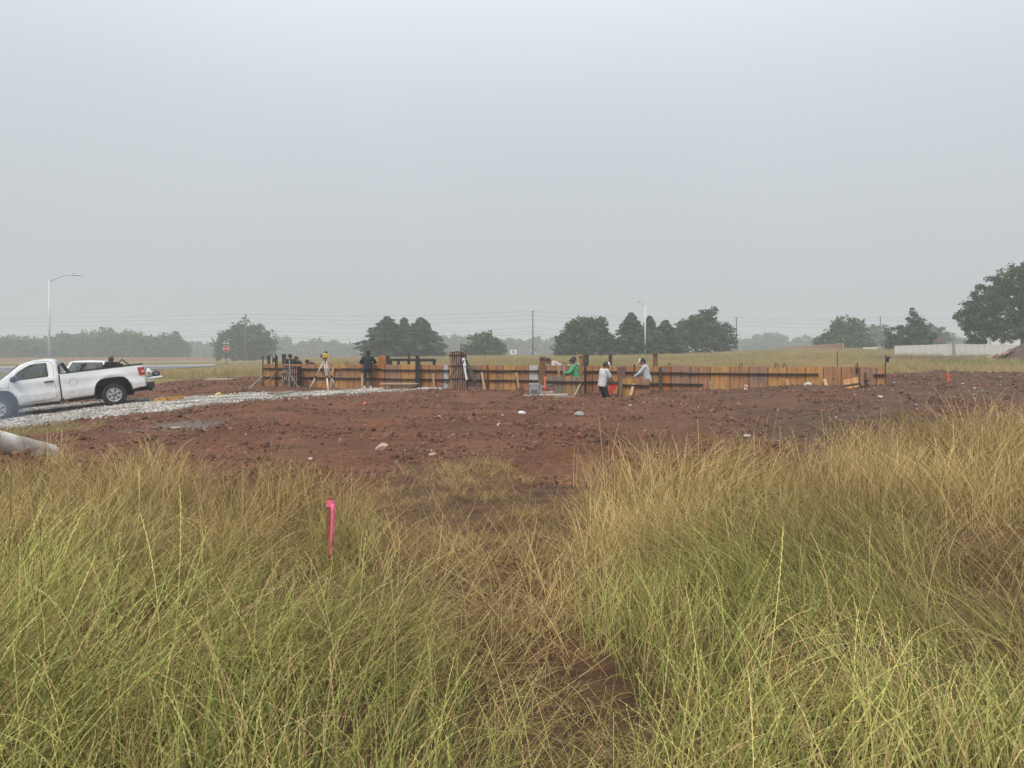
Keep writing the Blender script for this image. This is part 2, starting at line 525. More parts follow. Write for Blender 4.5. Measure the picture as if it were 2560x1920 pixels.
def build_ground():
    rows = list(np.arange(-30, 0, 1.5)) + list(np.arange(0, 7, .25))
    y = 7.0
    while y < 42:
        rows.append(y); y += .05 + .0038 * (y - 7)
    s = .3
    while y < 1600:
        rows.append(y); y += s; s *= 1.055
    rows.append(1600)
    Yr = np.array(rows)
    nc = 760
    s = np.linspace(-1, 1, nc)
    s = np.sign(s) * (np.abs(s) * .86 + .14 * np.abs(s) ** 6)
    W = np.maximum(Yr, 0) * .92 + 9
    X = s[None, :] * W[:, None]; Y = np.repeat(Yr[:, None], nc, 1)
    x, y = X.ravel(), Y.ravel()
    z = zg(x, y)
    near = (y > 5) & (y < 60)
    z[near] += micro(x[near], y[near])
    dm = dirt_mask(x, y); gm = np.clip(gravel_mask(x, y), 0, 1)
    V = np.stack([x, y, z], 1)
    nr = len(Yr)
    i = np.arange((nr - 1) * nc).reshape(nr - 1, nc)[:, :-1].ravel()
    F = np.stack([i, i + 1, i + nc + 1, i + nc], 1)
    yy = np.maximum(y, .1)
    dull = sstep(.10, .42, x / yy + .25 * pnoise(x * .12, y * .12, 41))
    me = np_mesh('ground', V, F, {'dirt': dm, 'gravel': gm, 'dull': dull, 'trod': path_mask(x, y) * (y < 14)}, smooth=False)
    m, nt, b, out = newmat('earth and meadow soil')
    N, L = nt.nodes.new, nt.links.new
    def attr(n):
        a = N('ShaderNodeAttribute'); a.attribute_name = n; return a.outputs['Fac']
    geo = N('ShaderNodeNewGeometry')
    def noise(sc, det=5, rough=.6, vec=None):
        n = N('ShaderNodeTexNoise'); n.inputs['Scale'].default_value = sc; n.inputs['Detail'].default_value = det; n.inputs['Roughness'].default_value = rough
        L(vec or geo.outputs['Position'], n.inputs['Vector']); return n.outputs['Fac']
    def rng_(v, a, b_, c=0., d=1.):
        r = N('ShaderNodeMapRange'); r.inputs['From Min'].default_value = a; r.inputs['From Max'].default_value = b_
        r.inputs['To Min'].default_value = c; r.inputs['To Max'].default_value = d; L(v, r.inputs['Value']); return r.outputs['Result']
    def mix(f, a, c):
        n = N('ShaderNodeMix'); n.data_type = 'RGBA'
        if isinstance(f, float): n.inputs['Factor'].default_value = f
        else: L(f, n.inputs['Factor'])
        for k, v in ((6, a), (7, c)):
            if isinstance(v, tuple): n.inputs[k].default_value = (*v, 1)
            else: L(v, n.inputs[k])
        return n.outputs[2]
    red = mix(rng_(noise(.9), .35, .65), (.232, .102, .057), (.165, .075, .045))
    red = mix(rng_(noise(9.0, 6, .7), .45, .75), red, (.058, .031, .020))
    red = mix(rng_(noise(22.0, 3, .7), .60, .78), red, (.32, .175, .110))
    dul = mix(rng_(noise(1.1), .35, .65), (.180, .108, .072), (.130, .080, .056))
    dul = mix(rng_(noise(8.0, 6, .7), .45, .75), dul, (.046, .031, .024))
    dul = mix(rng_(noise(22.0, 3, .7), .60, .78), dul, (.20, .145, .112))
    earth = mix(attr('dull'), red, dul)
    earth = mix(rng_(noise(.42, 6, .65), .47, .68, 0., .72), earth, (.078, .043, .029))
    # pale ash-grey spill of cement left of the middle
    gr = N('ShaderNodeVectorMath'); gr.operation = 'SUBTRACT'; gr.inputs[1].default_value = (-7.75, 16.75, 0)
    L(geo.outputs['Position'], gr.inputs[0])
    sc = N('ShaderNodeVectorMath'); sc.operation = 'MULTIPLY'; sc.inputs[1].default_value = (.82, .80, 0)
    L(gr.outputs[0], sc.inputs[0])
    ln = N('ShaderNodeVectorMath'); ln.operation = 'LENGTH'; L(sc.outputs[0], ln.inputs[0])
    ad = N('ShaderNodeMath'); ad.operation = 'ADD'
    L(ln.outputs['Value'], ad.inputs[0]); L(rng_(noise(9.0, 6, .75), .3, .7, -.6, .6), ad.inputs[1])
    earth = mix(rng_(ad.outputs[0], .55, 1.10, .62, 0.), earth, (.20, .205, .195))
    litter = mix(rng_(noise(3.0), .4, .65), (.088, .045, .027), (.165, .092, .048))
    field = mix(rng_(noise(.35, 4), .38, .62), (.22, .165, .070), (.17, .16, .065))
    field = mix(rng_(noise(5.0, 5, .7), .4, .7), field, (.32, .24, .115))
    sepY = N('ShaderNodeSeparateXYZ'); L(geo.outputs['Position'], sepY.inputs[0])
    grassy = mix(rng_(sepY.outputs['Y'], 13, 20), litter, field)
    base = mix(attr('dirt'), grassy, earth)
    base = mix(rng_(attr('gravel'), 0, 1, 0, .8), base, (.17, .15, .13))
    L(base, b.inputs['Base Color'])
    b.inputs['Roughness'].default_value = .93
    b.inputs['Specular IOR Level'].default_value = .2
    bp = N('ShaderNodeBump'); bp.inputs['Strength'].default_value = .9; bp.inputs['Distance'].default_value = .05
    L(noise(16.0, 6, .75), bp.inputs['Height']); L(bp.outputs[0], b.inputs['Normal'])
    o = link('ground', me, m)
    tag(o, kind='structure')
    return o
ground = build_ground()

# ------------------------------------------------------------------ instanced ground cover (kind = stuff)
def scatter_object(name, src_meshes, x, y, z, rot, scale, idx, extra, mat, label, cat):
    coll = bpy.data.collections.new(name + ' pieces')
    for k, me in enumerate(src_meshes):
        o = bpy.data.objects.new('%s piece %02d' % (name, k), me)
        if len(me.materials) == 0: me.materials.append(mat)
        coll.objects.link(o)
    me = bpy.data.meshes.new(name)
    n = len(x)
    me.vertices.add(n)
    me.vertices.foreach_set('co', np.stack([x, y, z], 1).astype(np.float32).ravel())
    def fa(nm, arr):
        a = me.attributes.new(nm, 'FLOAT', 'POINT'); a.data.foreach_set('value', np.asarray(arr, dtype=np.float32))
    a = me.attributes.new('rot', 'FLOAT_VECTOR', 'POINT'); a.data.foreach_set('vector', np.asarray(rot, dtype=np.float32).ravel())
    a = me.attributes.new('idx', 'INT', 'POINT'); a.data.foreach_set('value', np.asarray(idx, dtype=np.int32))
    fa('scl', scale)
    for k, v in extra.items(): fa(k, v)
    me.materials.append(mat)
    o = bpy.data.objects.new(name, me); COL.objects.link(o)
    ng = bpy.data.node_groups.new(name, 'GeometryNodeTree')
    ng.interface.new_socket('Geometry', in_out='INPUT', socket_type='NodeSocketGeometry')
    ng.interface.new_socket('Geometry', in_out='OUTPUT', socket_type='NodeSocketGeometry')
    N, L = ng.nodes.new, ng.links.new
    gi, go = N('NodeGroupInput'), N('NodeGroupOutput')
    ci = N('GeometryNodeCollectionInfo'); ci.inputs['Collection'].default_value = coll
    ci.inputs['Separate Children'].default_value = True; ci.inputs['Reset Children'].default_value = True
    ip = N('GeometryNodeInstanceOnPoints'); ip.inputs['Pick Instance'].default_value = True
    def na(nm, t):
        q = N('GeometryNodeInputNamedAttribute'); q.data_type = t; q.inputs['Name'].default_value = nm; return q.outputs[0]
    er = N('FunctionNodeEulerToRotation')
    L(gi.outputs[0], ip.inputs['Points']); L(ci.outputs[0], ip.inputs['Instance'])
    L(na('idx', 'INT'), ip.inputs['Instance Index'])
    L(na('rot', 'FLOAT_VECTOR'), er.inputs[0]); L(er.outputs[0], ip.inputs['Rotation'])
    L(na('scl', 'FLOAT'), ip.inputs['Scale'])
    L(ip.outputs[0], go.inputs[0])
    md = o.modifiers.new('scatter', 'NODES'); md.node_group = ng
    tag(o, label, cat, kind='stuff')
    return o

def clump_mesh(name, seed, nstem, nleaf, radius, hs, lean, droop, wstem, wleaf, spike=True, straw=.25, seg=7, flat=0.0):
    rd = np.random.default_rng(seed)
    Vs, Fs, T, S = [], [], [], []
    nv = 0
    def ribbon(P, w, side, tint, st):
        nonlocal nv
        n = len(P)
        A = P - side * w[:, None] / 2; B = P + side * w[:, None] / 2
        Vs.append(np.stack([A, B], 1).reshape(-1, 3))
        k = np.arange(n - 1) * 2 + nv
        Fs.append(np.stack([k, k + 1, k + 3, k + 2], 1))
        T.append(np.full(2 * n, tint)); S.append(np.full(2 * n, st))
        nv += 2 * n
    for q in range(nstem + nleaf):
        stem = q < nstem
        a0 = rd.uniform(0, 2 * math.pi); r0 = radius * math.sqrt(rd.random())
        p = np.array([r0 * math.cos(a0), r0 * math.sin(a0), -.03])
        az = rd.normal(0, .9) if lean > .25 else rd.uniform(0, 2 * math.pi)
        if stem:
            ln = rd.uniform(*hs); tilt = abs(rd.normal(lean, .10 + .35 * lean)); bend = abs(rd.normal(droop, .35)); 
        else:
            ln = rd.uniform(hs[0] * .35, hs[1] * .68); tilt = abs(rd.normal(lean + .18, .2)); bend = abs(rd.normal(droop + .7, .5))
        n = seg
        P = [p]
        drift = rd.normal(0, .35)
        t = min(tilt, 1.48)
        for i in range(n):
            f = (i + 1) / n
            tt = t + bend * f ** 1.9
            tt = min(tt, 1.53 + flat) if flat else min(tt, 2.3)
            azz = az + drift * f
            P.append(P[-1] + ln / n * np.array([math.sin(tt) * math.cos(azz), math.sin(tt) * math.sin(azz), math.cos(tt)]))
        P = np.array(P)
        P[:, 2] = np.maximum(P[:, 2], -.03 + .05 * np.linspace(0, 1, len(P)) * rd.random())
        fa = rd.uniform(0, 2 * math.pi)
        side = np.array([math.cos(fa), math.sin(fa), 0.])
        tint = float(np.clip(rd.normal(.5, .32), 0, 1))
        q_ = rd.random() + (straw - .25) * .9
        st = .0 if q_ < .60 else (.35 if q_ < .82 else 1.0)
        s = np.linspace(0, 1, len(P))
        if stem:
            ribbon(P, wstem * (1.1 - .45 * s), side, tint, st)
            if spike:
                k0 = int(len(P) * .62)
                Q = P[k0:]
                dense = np.array([Q[0] + 0 * Q[0]])
                m = rd.integers(7, 12)
                u = np.linspace(0, len(Q) - 1.001, m)
                for j in range(m):
                    i0 = int(u[j]); fr = u[j] - i0
                    c = Q[i0] * (1 - fr) + Q[i0 + 1] * fr
                    d = Q[min(i0 + 1, len(Q) - 1)] - Q[i0]; d = d / (np.linalg.norm(d) + 1e-9)
                    sg = side * (1 if j % 2 else -1)
                    tip = c + d * .016 + sg * .0036
                    Vs.append(np.array([c - d * .002, c + d * .006 + sg * .0040, tip, c + d * .009 + sg * .0006]))
                    Fs.append(np.array([[nv, nv + 1, nv + 2, nv + 3]])); nv += 4
                    T.append(np.full(4, min(1, tint + .2))); S.append(np.full(4, st))
        else:
            ribbon(P, wleaf * (1.0 - .85 * s ** 1.5), side, tint * .85, st * .8)
    return np_mesh(name, np.concatenate(Vs), np.concatenate(Fs), {'tint': np.concatenate(T), 'straw': np.concatenate(S)})

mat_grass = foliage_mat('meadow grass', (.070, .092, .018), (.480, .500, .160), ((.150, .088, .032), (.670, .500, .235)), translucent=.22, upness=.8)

def near_grass():
    src = []
    for k in range(8):    # upright flowering rye grass
        src.append(clump_mesh('grass clump %d' % k, 100 + k, 60, 46, .27, (.36, .70), .15, .80, .0034, .0058))
    for k in range(6):    # blown over, arching one way
        src.append(clump_mesh('arched grass clump %d' % k, 200 + k, 80, 32, .24, (.46, .86), .55, .85, .0034, .0054, seg=9))
    for k in range(5):    # trodden flat
        src.append(clump_mesh('flattened grass clump %d' % k, 300 + k, 70, 50, .32, (.22, .52), 1.40, .10, .0036, .0046, spike=False, straw=.80, flat=.02))
    for k in range(4):    # short dead undergrowth
        src.append(clump_mesh('undergrowth clump %d' % k, 400 + k, 34, 90, .30, (.10, .26), .60, .9, .0032, .0046, spike=False, straw=.75))
    for k in range(5):    # coarser stems for the far side of the meadow
        src.append(clump_mesh('straw clump %d' % k, 450 + k, 66, 36, .27, (.34, .68), .18, .50, .0044, .0054, spike=False, seg=5, straw=.45))
    for k in range(3):    # broad fresh green blades
        src.append(clump_mesh('broad blade clump %d' % k, 480 + k, 5, 30, .12, (.42, .74), .22, .75, .0034, .0105, spike=False, seg=7, straw=.0))
    g = np.random.default_rng(21)
    st = .202
    gx, gy = np.meshgrid(np.arange(-12, 12, st), np.arange(1.0, 14, st))
    x = gx.ravel() + g.uniform(-.55, .55, gx.size) * st; y = gy.ravel() + g.uniform(-.55, .55, gx.size) * st
    k = np.abs(x) < y * .86 + 1.0
    x, y = x[k], y[k]; n = len(x)
    keep = np.ones(n, bool)
    u = x / np.maximum(y, .3)
    e = grass_edge(u) + .5 * pnoise(x * 1.1, y * 1.1, 51) + .5 * pnoise(x * .4, y * .4, 52)
    e = e + 2.2 * sstep(-.19, -.13, u) * (1 - sstep(-.03, .03, u))
    p = path_mask(x, y)
    fade = 1 - sstep(e - .5, e + .35, y)
    keep &= g.random(n) < np.maximum(fade, .10 * (1 - sstep(e, e + 2.4, y)))
    low = (p > .35 + .3 * pnoise(x * 2.3, y * 2.3, 55))
    # bare soil at the far end of the path
    bare = (p > .45) & (pnoise(x * 1.1, y * 1.1, 57) > .16) & (g.random(n) > .25) & (y > 4.6)
    keep &= ~bare
    thin = pnoise(x * 1.25, y * 1.25, 58) > .15
    keep &= ~(thin & (g.random(n) < .78))
    x, y, p, e, u, low = x[keep], y[keep], p[keep], e[keep], u[keep], low[keep]
    k2 = low & (y > 2)
    x2 = x[k2] + g.uniform(-.12, .12, k2.sum()); y2 = y[k2] + g.uniform(-.12, .12, k2.sum())
    x = np.concatenate([x, x2]); y = np.concatenate([y, y2]); p = np.concatenate([p, p[k2]]); e = np.concatenate([e, e[k2]]); u = np.concatenate([u, u[k2]]); low = np.concatenate([low, low[k2]])
    n = len(x)
    flow = pnoise(x * .40, y * .40, 61) * 3.0 + 2.4 * sstep(.3, 1.8, x) * (1 - sstep(5, 7, y)) + .5
    bent = sstep(.02, .36, pnoise(x * .70, y * .70, 62) + .12 + .34 * sstep(.5, 2.0, x) * (1 - sstep(5.0, 6.5, y)))
    idx = np.where(y > 6.0, g.integers(23, 28, n), g.integers(0, 8, n))
    arch = g.random(n) < bent * .85
    idx = np.where(arch, g.integers(8, 14, n), idx)
    under = g.random(n) < .20
    idx = np.where(under, g.integers(19, 23, n), idx)
    broad = (pnoise(x * .8, y * .8, 68) > .22) & (g.random(n) < .30) & (y < 6.2)
    idx = np.where(broad, g.integers(28, 31, n), idx)
    idx = np.where(low, np.where(g.random(n) < .80, g.integers(14, 19, n), g.integers(19, 23, n)), idx)
    dry = sstep(4.3, 6.3, y + 1.6 * pnoise(x * .6, y * .6, 63))
    dry = dry * .86 + .06 + .42 * pnoise(x * .8, y * .8, 64) + g.normal(0, .20, n)
    dry = np.where(low, np.maximum(dry, .60), dry)
    dry = np.where((idx >= 28), dry * .3, dry)
    val = np.clip(1.0 + .34 * pnoise(x * .5, y * .5, 65) + g.normal(0, .13, n), .55, 1.55)
    val = np.where(idx >= 28, val * .82, val)
    hgt = .98 + .25 * pnoise(x * .45, y * .45, 66) + .22 * pnoise(x * 1.5, y * 1.5, 67) + .17 * sstep(-.2, 3, x) * sstep(4.5, 8, y) - .12 * sstep(0, 3, -x) * (y > 4)
    hgt = hgt - .20 * sstep(.1, 1.0, x) * (1 - sstep(5.2, 6.6, y))
    # the tall tuft beyond the path, right of the middle
    hgt = hgt + .30 * np.exp(-(((x - .75) / .7) ** 2 + ((y - 8.3) / .9) ** 2))
    # trodden lower around the survey stake
    hgt = hgt - .85 * np.exp(-(((x + 1.22) / .55) ** 2 + ((y - 4.6) / .95) ** 2))
    # stems next to the path are trodden shorter
    pw = np.interp(y, PATH[:, 0], PATH[:, 2]); pc = np.interp(y, PATH[:, 0], PATH[:, 1])
    hgt = hgt * (1 - .42 * (1 - sstep(pw * .9, pw * .9 + .55, np.abs(x - pc))) * (y < 9))
    scl = np.clip(hgt, .28, 1.6) * g.uniform(.75, 1.2, n)
    scl = np.where((idx >= 14) & (idx < 23), g.uniform(.8, 1.25, n) * np.where(low & (y > 6.0), .62, 1), scl)
    scl = scl * np.where(y > e, .8, 1)
    up = (idx < 8) | (idx >= 23)
    tilt = np.where(up, .26 * bent + .06, .03)
    rz = np.where((idx >= 8) & (idx < 14), flow + g.normal(0, .3, n), np.where(up, flow + g.normal(0, .5, n), g.uniform(0, 6.28, n)))
    rot = np.stack([np.zeros(n), tilt, rz], 1)
    z = zg(x, y)
    near = y > 6.5
    z[near] = ztop(x[near], y[near])
    return scatter_object('meadow_grass', src, x, y, z, rot, scl, idx, {'dry': np.clip(dry, 0, 1), 'val': val}, mat_grass,
                          'tall unmown grass, green in front and straw brown towards the bare earth', 'grass')
near_grass() if 1 else 0

def far_grass():
    src = [clump_mesh('field tuft %d' % k, 500 + k, 10, 16, .35, (.28, .55), .14, .5, .014, .020, spike=False, seg=3) for k in range(5)]
    g = np.random.default_rng(22)
    n = 60000
    y = 34 + (150 - 34) * g.random(n) ** .8; x = g.uniform(-.92, .92, n) * y
    dm = dirt_mask(x, y)
    road = road_mask(x, y)
    keep = (g.random(n) > dm * 1.2) & (road < .1) & (y > 36)
    # nothing inside the forms
    keep &= ~((np.abs(x / y) < .42) & (y < 47) & (x / y > -.34))
    x, y = x[keep], y[keep]; n = len(x)
    # weeds by the drive on the left
    dx = g.normal(-11.8, 1.0, 110); dy = g.normal(17.1, .55, 110)
    x = np.concatenate([x, dx]); y = np.concatenate([y, dy]); n = len(x)
    u = x / y
    green = sstep(-.05, .35, pnoise(x * .07, y * .07, 71) + .35 * (sstep(60, 75, y) - sstep(88, 100, y)))
    dry = 1.0 - .62 * green - .30 * sstep(-.36, -.45, u) * (y > 60)
    dry = np.where((u > .55) & (y < 62) & (y > 50), dry - .5, dry)
    val = np.clip(.95 + .25 * pnoise(x * .15, y * .3, 72) + g.normal(0, .10, n), .5, 1.4)
    scl = g.uniform(.55, 1.0, n) * np.where(y < 30, .55, 1) * np.where((u < -.30) & (y > 55), .38, 1)
    rot = np.stack([g.normal(0, .1, n), g.normal(0, .1, n), g.uniform(0, 6.28, n)], 1)
    return scatter_object('field_grass', src, x, y, ztop(x, y), rot, scl, g.integers(0, 5, n), {'dry': np.clip(dry, 0, 1), 'val': val}, mat_field,
                          'pale tan and green grass covering the rising field behind the forms', 'grass')

# ------------------------------------------------------------------ road with kerb, far left
RD = np.array([[-.95, 57, 79], [-.60, 58, 79], [-.50, 61, 79], [-.45, 66, 79], [-.42, 72, 79], [-.40, 77, 79]])
def road_mask(x, y):
    u = x / np.maximum(y, .1)
    lo = np.interp(u, RD[:, 0], RD[:, 1]); hi = 79.6
    return ((u < -.40) & (y > lo - .4) & (y < hi)).astype(float)
mat_asphalt = M('asphalt', (.135, .14, .145), .85, var=.15, scale=1.2, bump=.2, bscale=30)
mat_kerb = M('pale kerb concrete', (.52, .52, .50), .85, var=.1, scale=2)
def build_road():
    V, F = [], []
    us = np.linspace(-.95, -.40, 60)
    for u in us:
        lo = np.interp(u, RD[:, 0], RD[:, 1])
        for t in np.linspace(0, 1, 9):
            Y = lo + (79 - lo) * t; X = u * Y
            V.append((X, Y, z1(X, Y) + .05))
    for i in range(len(us) - 1):
        for j in range(8):
            a = i * 9 + j
            F.append((a, a + 9, a + 10, a + 1))
    mb = MB(); mb.v, mb.f = V, F
    tag(mb.build('road', mat_asphalt, recalc=True), kind='structure')
    k = MB()
    pts = [Vector((u * 79.1, 79.1, z1(u * 79.1, 79.1) + .10)) for u in us]
    for a, b in zip(pts[:-1], pts[1:]): k.beam(a, b, .3, .22)
    tag(k.build('kerb', mat_kerb), kind='structure')
build_road()
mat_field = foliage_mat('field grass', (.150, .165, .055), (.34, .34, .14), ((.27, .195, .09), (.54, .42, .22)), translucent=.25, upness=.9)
far_grass()

# ------------------------------------------------------------------ gravel, clods and chips of stone
def rock_meshes(prefix, k, seed, flat=.7, nsub=2):
    out = []
    rd = random.Random(seed)
    for q in range(k):
        bm = bmesh.new()
        bmesh.ops.create_icosphere(bm, subdivisions=nsub, radius=1.0)
        sx, sy, sz = rd.uniform(.8, 1.3), rd.uniform(.7, 1.1), rd.uniform(flat * .7, flat * 1.2)
        cuts = [(Vector((rd.gauss(0, 1), rd.gauss(0, 1), rd.gauss(0, 1))).normalized(), rd.uniform(.55, .85)) for _ in range(7)]
        for v in bm.verts:
            for nrm, d in cuts:
                t = v.co.dot(nrm)
                if t > d: v.co -= nrm * (t - d)
            v.co = Vector((v.co.x * sx, v.co.y * sy, v.co.z * sz)) * rd.uniform(.95, 1.05)
        me = bpy.data.meshes.new('%s %d' % (prefix, q)); bm.to_mesh(me); bm.free()
        out.append(me)
    return out

def stone_mat(name, ca, cb, rough=.85):
    m, nt, b, out = newmat(name)
    N, L = nt.nodes.new, nt.links.new
    a = N('ShaderNodeAttribute'); a.attribute_name = 'val'; a.attribute_type = 'INSTANCER'
    mx = N('ShaderNodeMix'); mx.data_type = 'RGBA'; mx.inputs[6].default_value = (*ca, 1); mx.inputs[7].default_value = (*cb, 1)
    L(a.outputs['Fac'], mx.inputs['Factor']); L(mx.outputs[2], b.inputs['Base Color'])
    b.inputs['Roughness'].default_value = rough
    return m
mat_gravel = stone_mat('crushed limestone', (.155, .130, .108), (.70, .68, .63))
mat_clod = stone_mat('clods of earth', (.066, .035, .023), (.250, .118, .070))
mat_chip = stone_mat('chips of pale stone', (.30, .22, .17), (.80, .74, .68))

def scatter_ground():
    g = np.random.default_rng(33)
    rock = rock_meshes('gravel stone', 6, 3)
    n = 130000
    x = g.uniform(-27, 0, n); y = g.uniform(18.5, 33, n)
    k = g.random(n) < np.clip(gravel_mask(x, y), 0, 1) * np.where(x > -14, 1, .6)
    # a few strays around the edges
    k |= (g.random(n) < .02 * np.clip(gravel_mask(x, y - .7) + gravel_mask(x, y + .9) + gravel_mask(x - .8, y), 0, 1)) & (x > -16)
    k &= (x / y > -.86)
    x, y = x[k], y[k]; n = len(x)
    s = g.uniform(.022, .052, n)
    scatter_object('gravel_stones', rock, x, y, ztop(x, y) + s * .25, g.uniform(0, 6.28, (n, 3)), s, g.integers(0, 6, n), {'val': np.clip(g.normal(.56, .30, n) * (.72 + .75 * pnoise(x * .8, y * 1.4, 85)), 0, 1)}, mat_gravel,
                   'crushed pale limestone spread over the drive under the white pickup', 'gravel')
    clod = rock_meshes('earth clod', 5, 4, flat=.8, nsub=1)
    n = 420000
    y = 7.5 + 32 * g.random(n) ** .8; x = g.uniform(-.85, .85, n) * y
    d = dirt_mask(x, y) * (1 - np.clip(gravel_mask(x, y), 0, 1))
    patch = np.clip(.22 + 1.5 * pnoise(x * .5, y * .7, 81) + .75 * (1 - sstep(.4, 2.5, y - grass_edge(x / y))) + .3 * sstep(.42, .5, x / y) * (y > 24), .03, 1)
    k = g.random(n) < d * patch * .55
    x, y = x[k], y[k]; n = len(x)
    s = np.clip(g.lognormal(-3.95, .62, n), .008, .10) * (.8 + .010 * y)
    scatter_object('earth_clods', clod, x, y, ztop(x, y) + s * .2, g.uniform(0, 6.28, (n, 3)), s, g.integers(0, 5, n), {'val': np.clip(g.normal(.5, .3, n), 0, 1)}, mat_clod,
                   'clods and crumbs of reddish brown soil strewn over the bare earth', 'soil')
    chip = rock_meshes('stone chip', 5, 5, flat=.45, nsub=1)
    n = 7000
    y = 8 + 27 * g.random(n) ** .8; x = g.uniform(-.85, .85, n) * y
    k = g.random(n) < dirt_mask(x, y) * (1 - np.clip(gravel_mask(x, y), 0, 1)) * np.clip(.16 + .5 * pnoise(x * .4, y * .5, 83) + .22 * (x > 3), .04, 1)
    x, y = x[k], y[k]; n = len(x)
    s = np.clip(g.lognormal(-4.35, .55, n), .007, .05) * (.75 + .012 * y)
    scatter_object('stone_chips', chip, x, y, ztop(x, y) + s * .2, np.stack([g.normal(0, .3, n), g.normal(0, .3, n), g.uniform(0, 6.28, n)], 1), s, g.integers(0, 5, n), {'val': np.clip(g.normal(.55, .3, n), 0, 1)}, mat_chip,
                   'small pale chips of stone scattered over the brown earth', 'stones')
scatter_ground()

# ================================================================== TREES
mat_leaf_oak = foliage_mat('oak leaves', (.016, .036, .014), (.145, .210, .080), translucent=.25)
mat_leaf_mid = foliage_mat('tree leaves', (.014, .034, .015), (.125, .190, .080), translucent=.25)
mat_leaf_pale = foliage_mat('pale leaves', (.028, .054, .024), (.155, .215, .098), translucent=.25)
mat_leaf_conifer = foliage_mat('conifer needles', (.009, .024, .015), (.120, .185, .095), translucent=.15)
mat_bark = M('bark', (.085, .068, .052), .9, var=.3, scale=5, bump=.4, bscale=12)

def leaf_mesh(name, C, cr, per, size, seed, flat=.75, ctint=None):
    """C (n,3) clump centres, cr clump radius, per leaves per clump, size of a leaf"""
    g = np.random.default_rng(seed)
    n = len(C)
    d = g.normal(size=(n * per, 3)); d /= np.linalg.norm(d, axis=1)[:, None]
    r = g.random((n * per, 1)) ** .45
    crr = np.repeat(np.broadcast_to(np.asarray(cr, float), (n,)), per)[:, None]
    P = np.repeat(C, per, 0) + d * r * crr * np.array([1, 1, flat])
    nrm = d * .6 + g.normal(size=d.shape) * .6 + np.array([0, 0, .45])
    nrm /= np.linalg.norm(nrm, axis=1)[:, None]
    t = np.cross(nrm, g.normal(size=d.shape)); t /= np.linalg.norm(t, axis=1)[:, None]
    b = np.cross(nrm, t)
    s = size * g.uniform(.6, 1.35, (len(P), 1))
    V = np.stack([P - t * s, P - b * s * .55 + t * s * .1, P + t * s, P + b * s * .55 + t * s * .1], 1).reshape(-1, 3)
    F = np.arange(len(V)).reshape(-1, 4)
    ct = g.normal(.45, .16, n) if ctint is None else ctint
    tint = np.clip(np.repeat(ct, per) + g.normal(0, .2, len(P)), 0, 1)
    return np_mesh(name, V, F, {'tint': np.repeat(tint, 4)})

def lobes_to_clumps(lobes, dens, g, inner=.18):
    C = []
    for (cx, cy, cz, rx, ry, rz) in lobes:
        n = max(8, int(dens * (rx * ry + rx * rz + ry * rz)))
        d = g.normal(size=(n, 3)); d /= np.linalg.norm(d, axis=1)[:, None]
        r = np.where(g.random(n) < inner, g.uniform(.3, .75, n), g.uniform(.78, 1.0, n))
        r = r * (1 + .16 * np.sin(d[:, 0] * 5 + cx) * np.sin(d[:, 2] * 6 + cz) + .15 * g.normal(size=n))
        C.append(np.stack([cx + d[:, 0] * rx * r, cy + d[:, 1] * ry * r, cz + d[:, 2] * rz * r], 1))
    return np.concatenate(C)

def trunk_mb(h, r, limbs, seed):
    rd = random.Random(seed)
    mb = MB()
    pts = [Vector((rd.uniform(-.05, .05) * i, rd.uniform(-.05, .05) * i, h * i / 6)) for i in range(7)]
    mb.tube(pts, [r * (1 - .11 * i) * (1.25 if i == 0 else 1) for i in range(7)], 9)
    for tgt in limbs:
        k = rd.randint(2, 5)
        p = pts[k]; q = Vector(tgt)
        mid = p.lerp(q, .5) + Vector((0, 0, .06 * h))
        mb.tube([p, mid, q], [r * .42, r * .26, r * .08], 6)
    return mb

def broadleaf(name, label, Y, lobes_px, m, leaf, dens, per, cr, seed, trunk_px=None, base_py=None, group=None):
    """lobes_px: (px, py, half width px, half height px[, depth offset m]) of the crown masses"""
    k = Y / FPX
    cx = trunk_px if trunk_px else sum(l[0] for l in lobes_px) / len(lobes_px)
    X0 = (cx - 1280) * k
    zb = z1(X0, Y) - .1
    if base_py: zb = min(zb, EYE - (base_py - HY) * k)
    g = np.random.default_rng(seed)
    lobes = []
    for l in lobes_px:
        rx, rz = l[2] * k, l[3] * k
        lobes.append(((l[0] - cx) * k, l[4] if len(l) > 4 else g.normal(0, rx * .12), EYE - (l[1] - HY) * k - zb, rx, rx * .9, rz))
    root = empty(name, (X0, Y, zb), label=label, cat='tree', group=group)
    C = lobes_to_clumps(lobes, dens * 1.75, g)
    C = C[C[:, 2] > .15]
    link('crown', leaf_mesh('crown', C, cr * g.uniform(.7, 1.3, len(C)), per, leaf, seed + 1), m, root)
    top = max(l[2] for l in lobes)
    limbs = [(l[0] * .7, l[1] * .7, l[2] * .9) for l in lobes]
    trunk_mb(top * .75, max(.16, top * .045), limbs, seed).build('trunk', mat_bark, root, smooth=True)
    return root

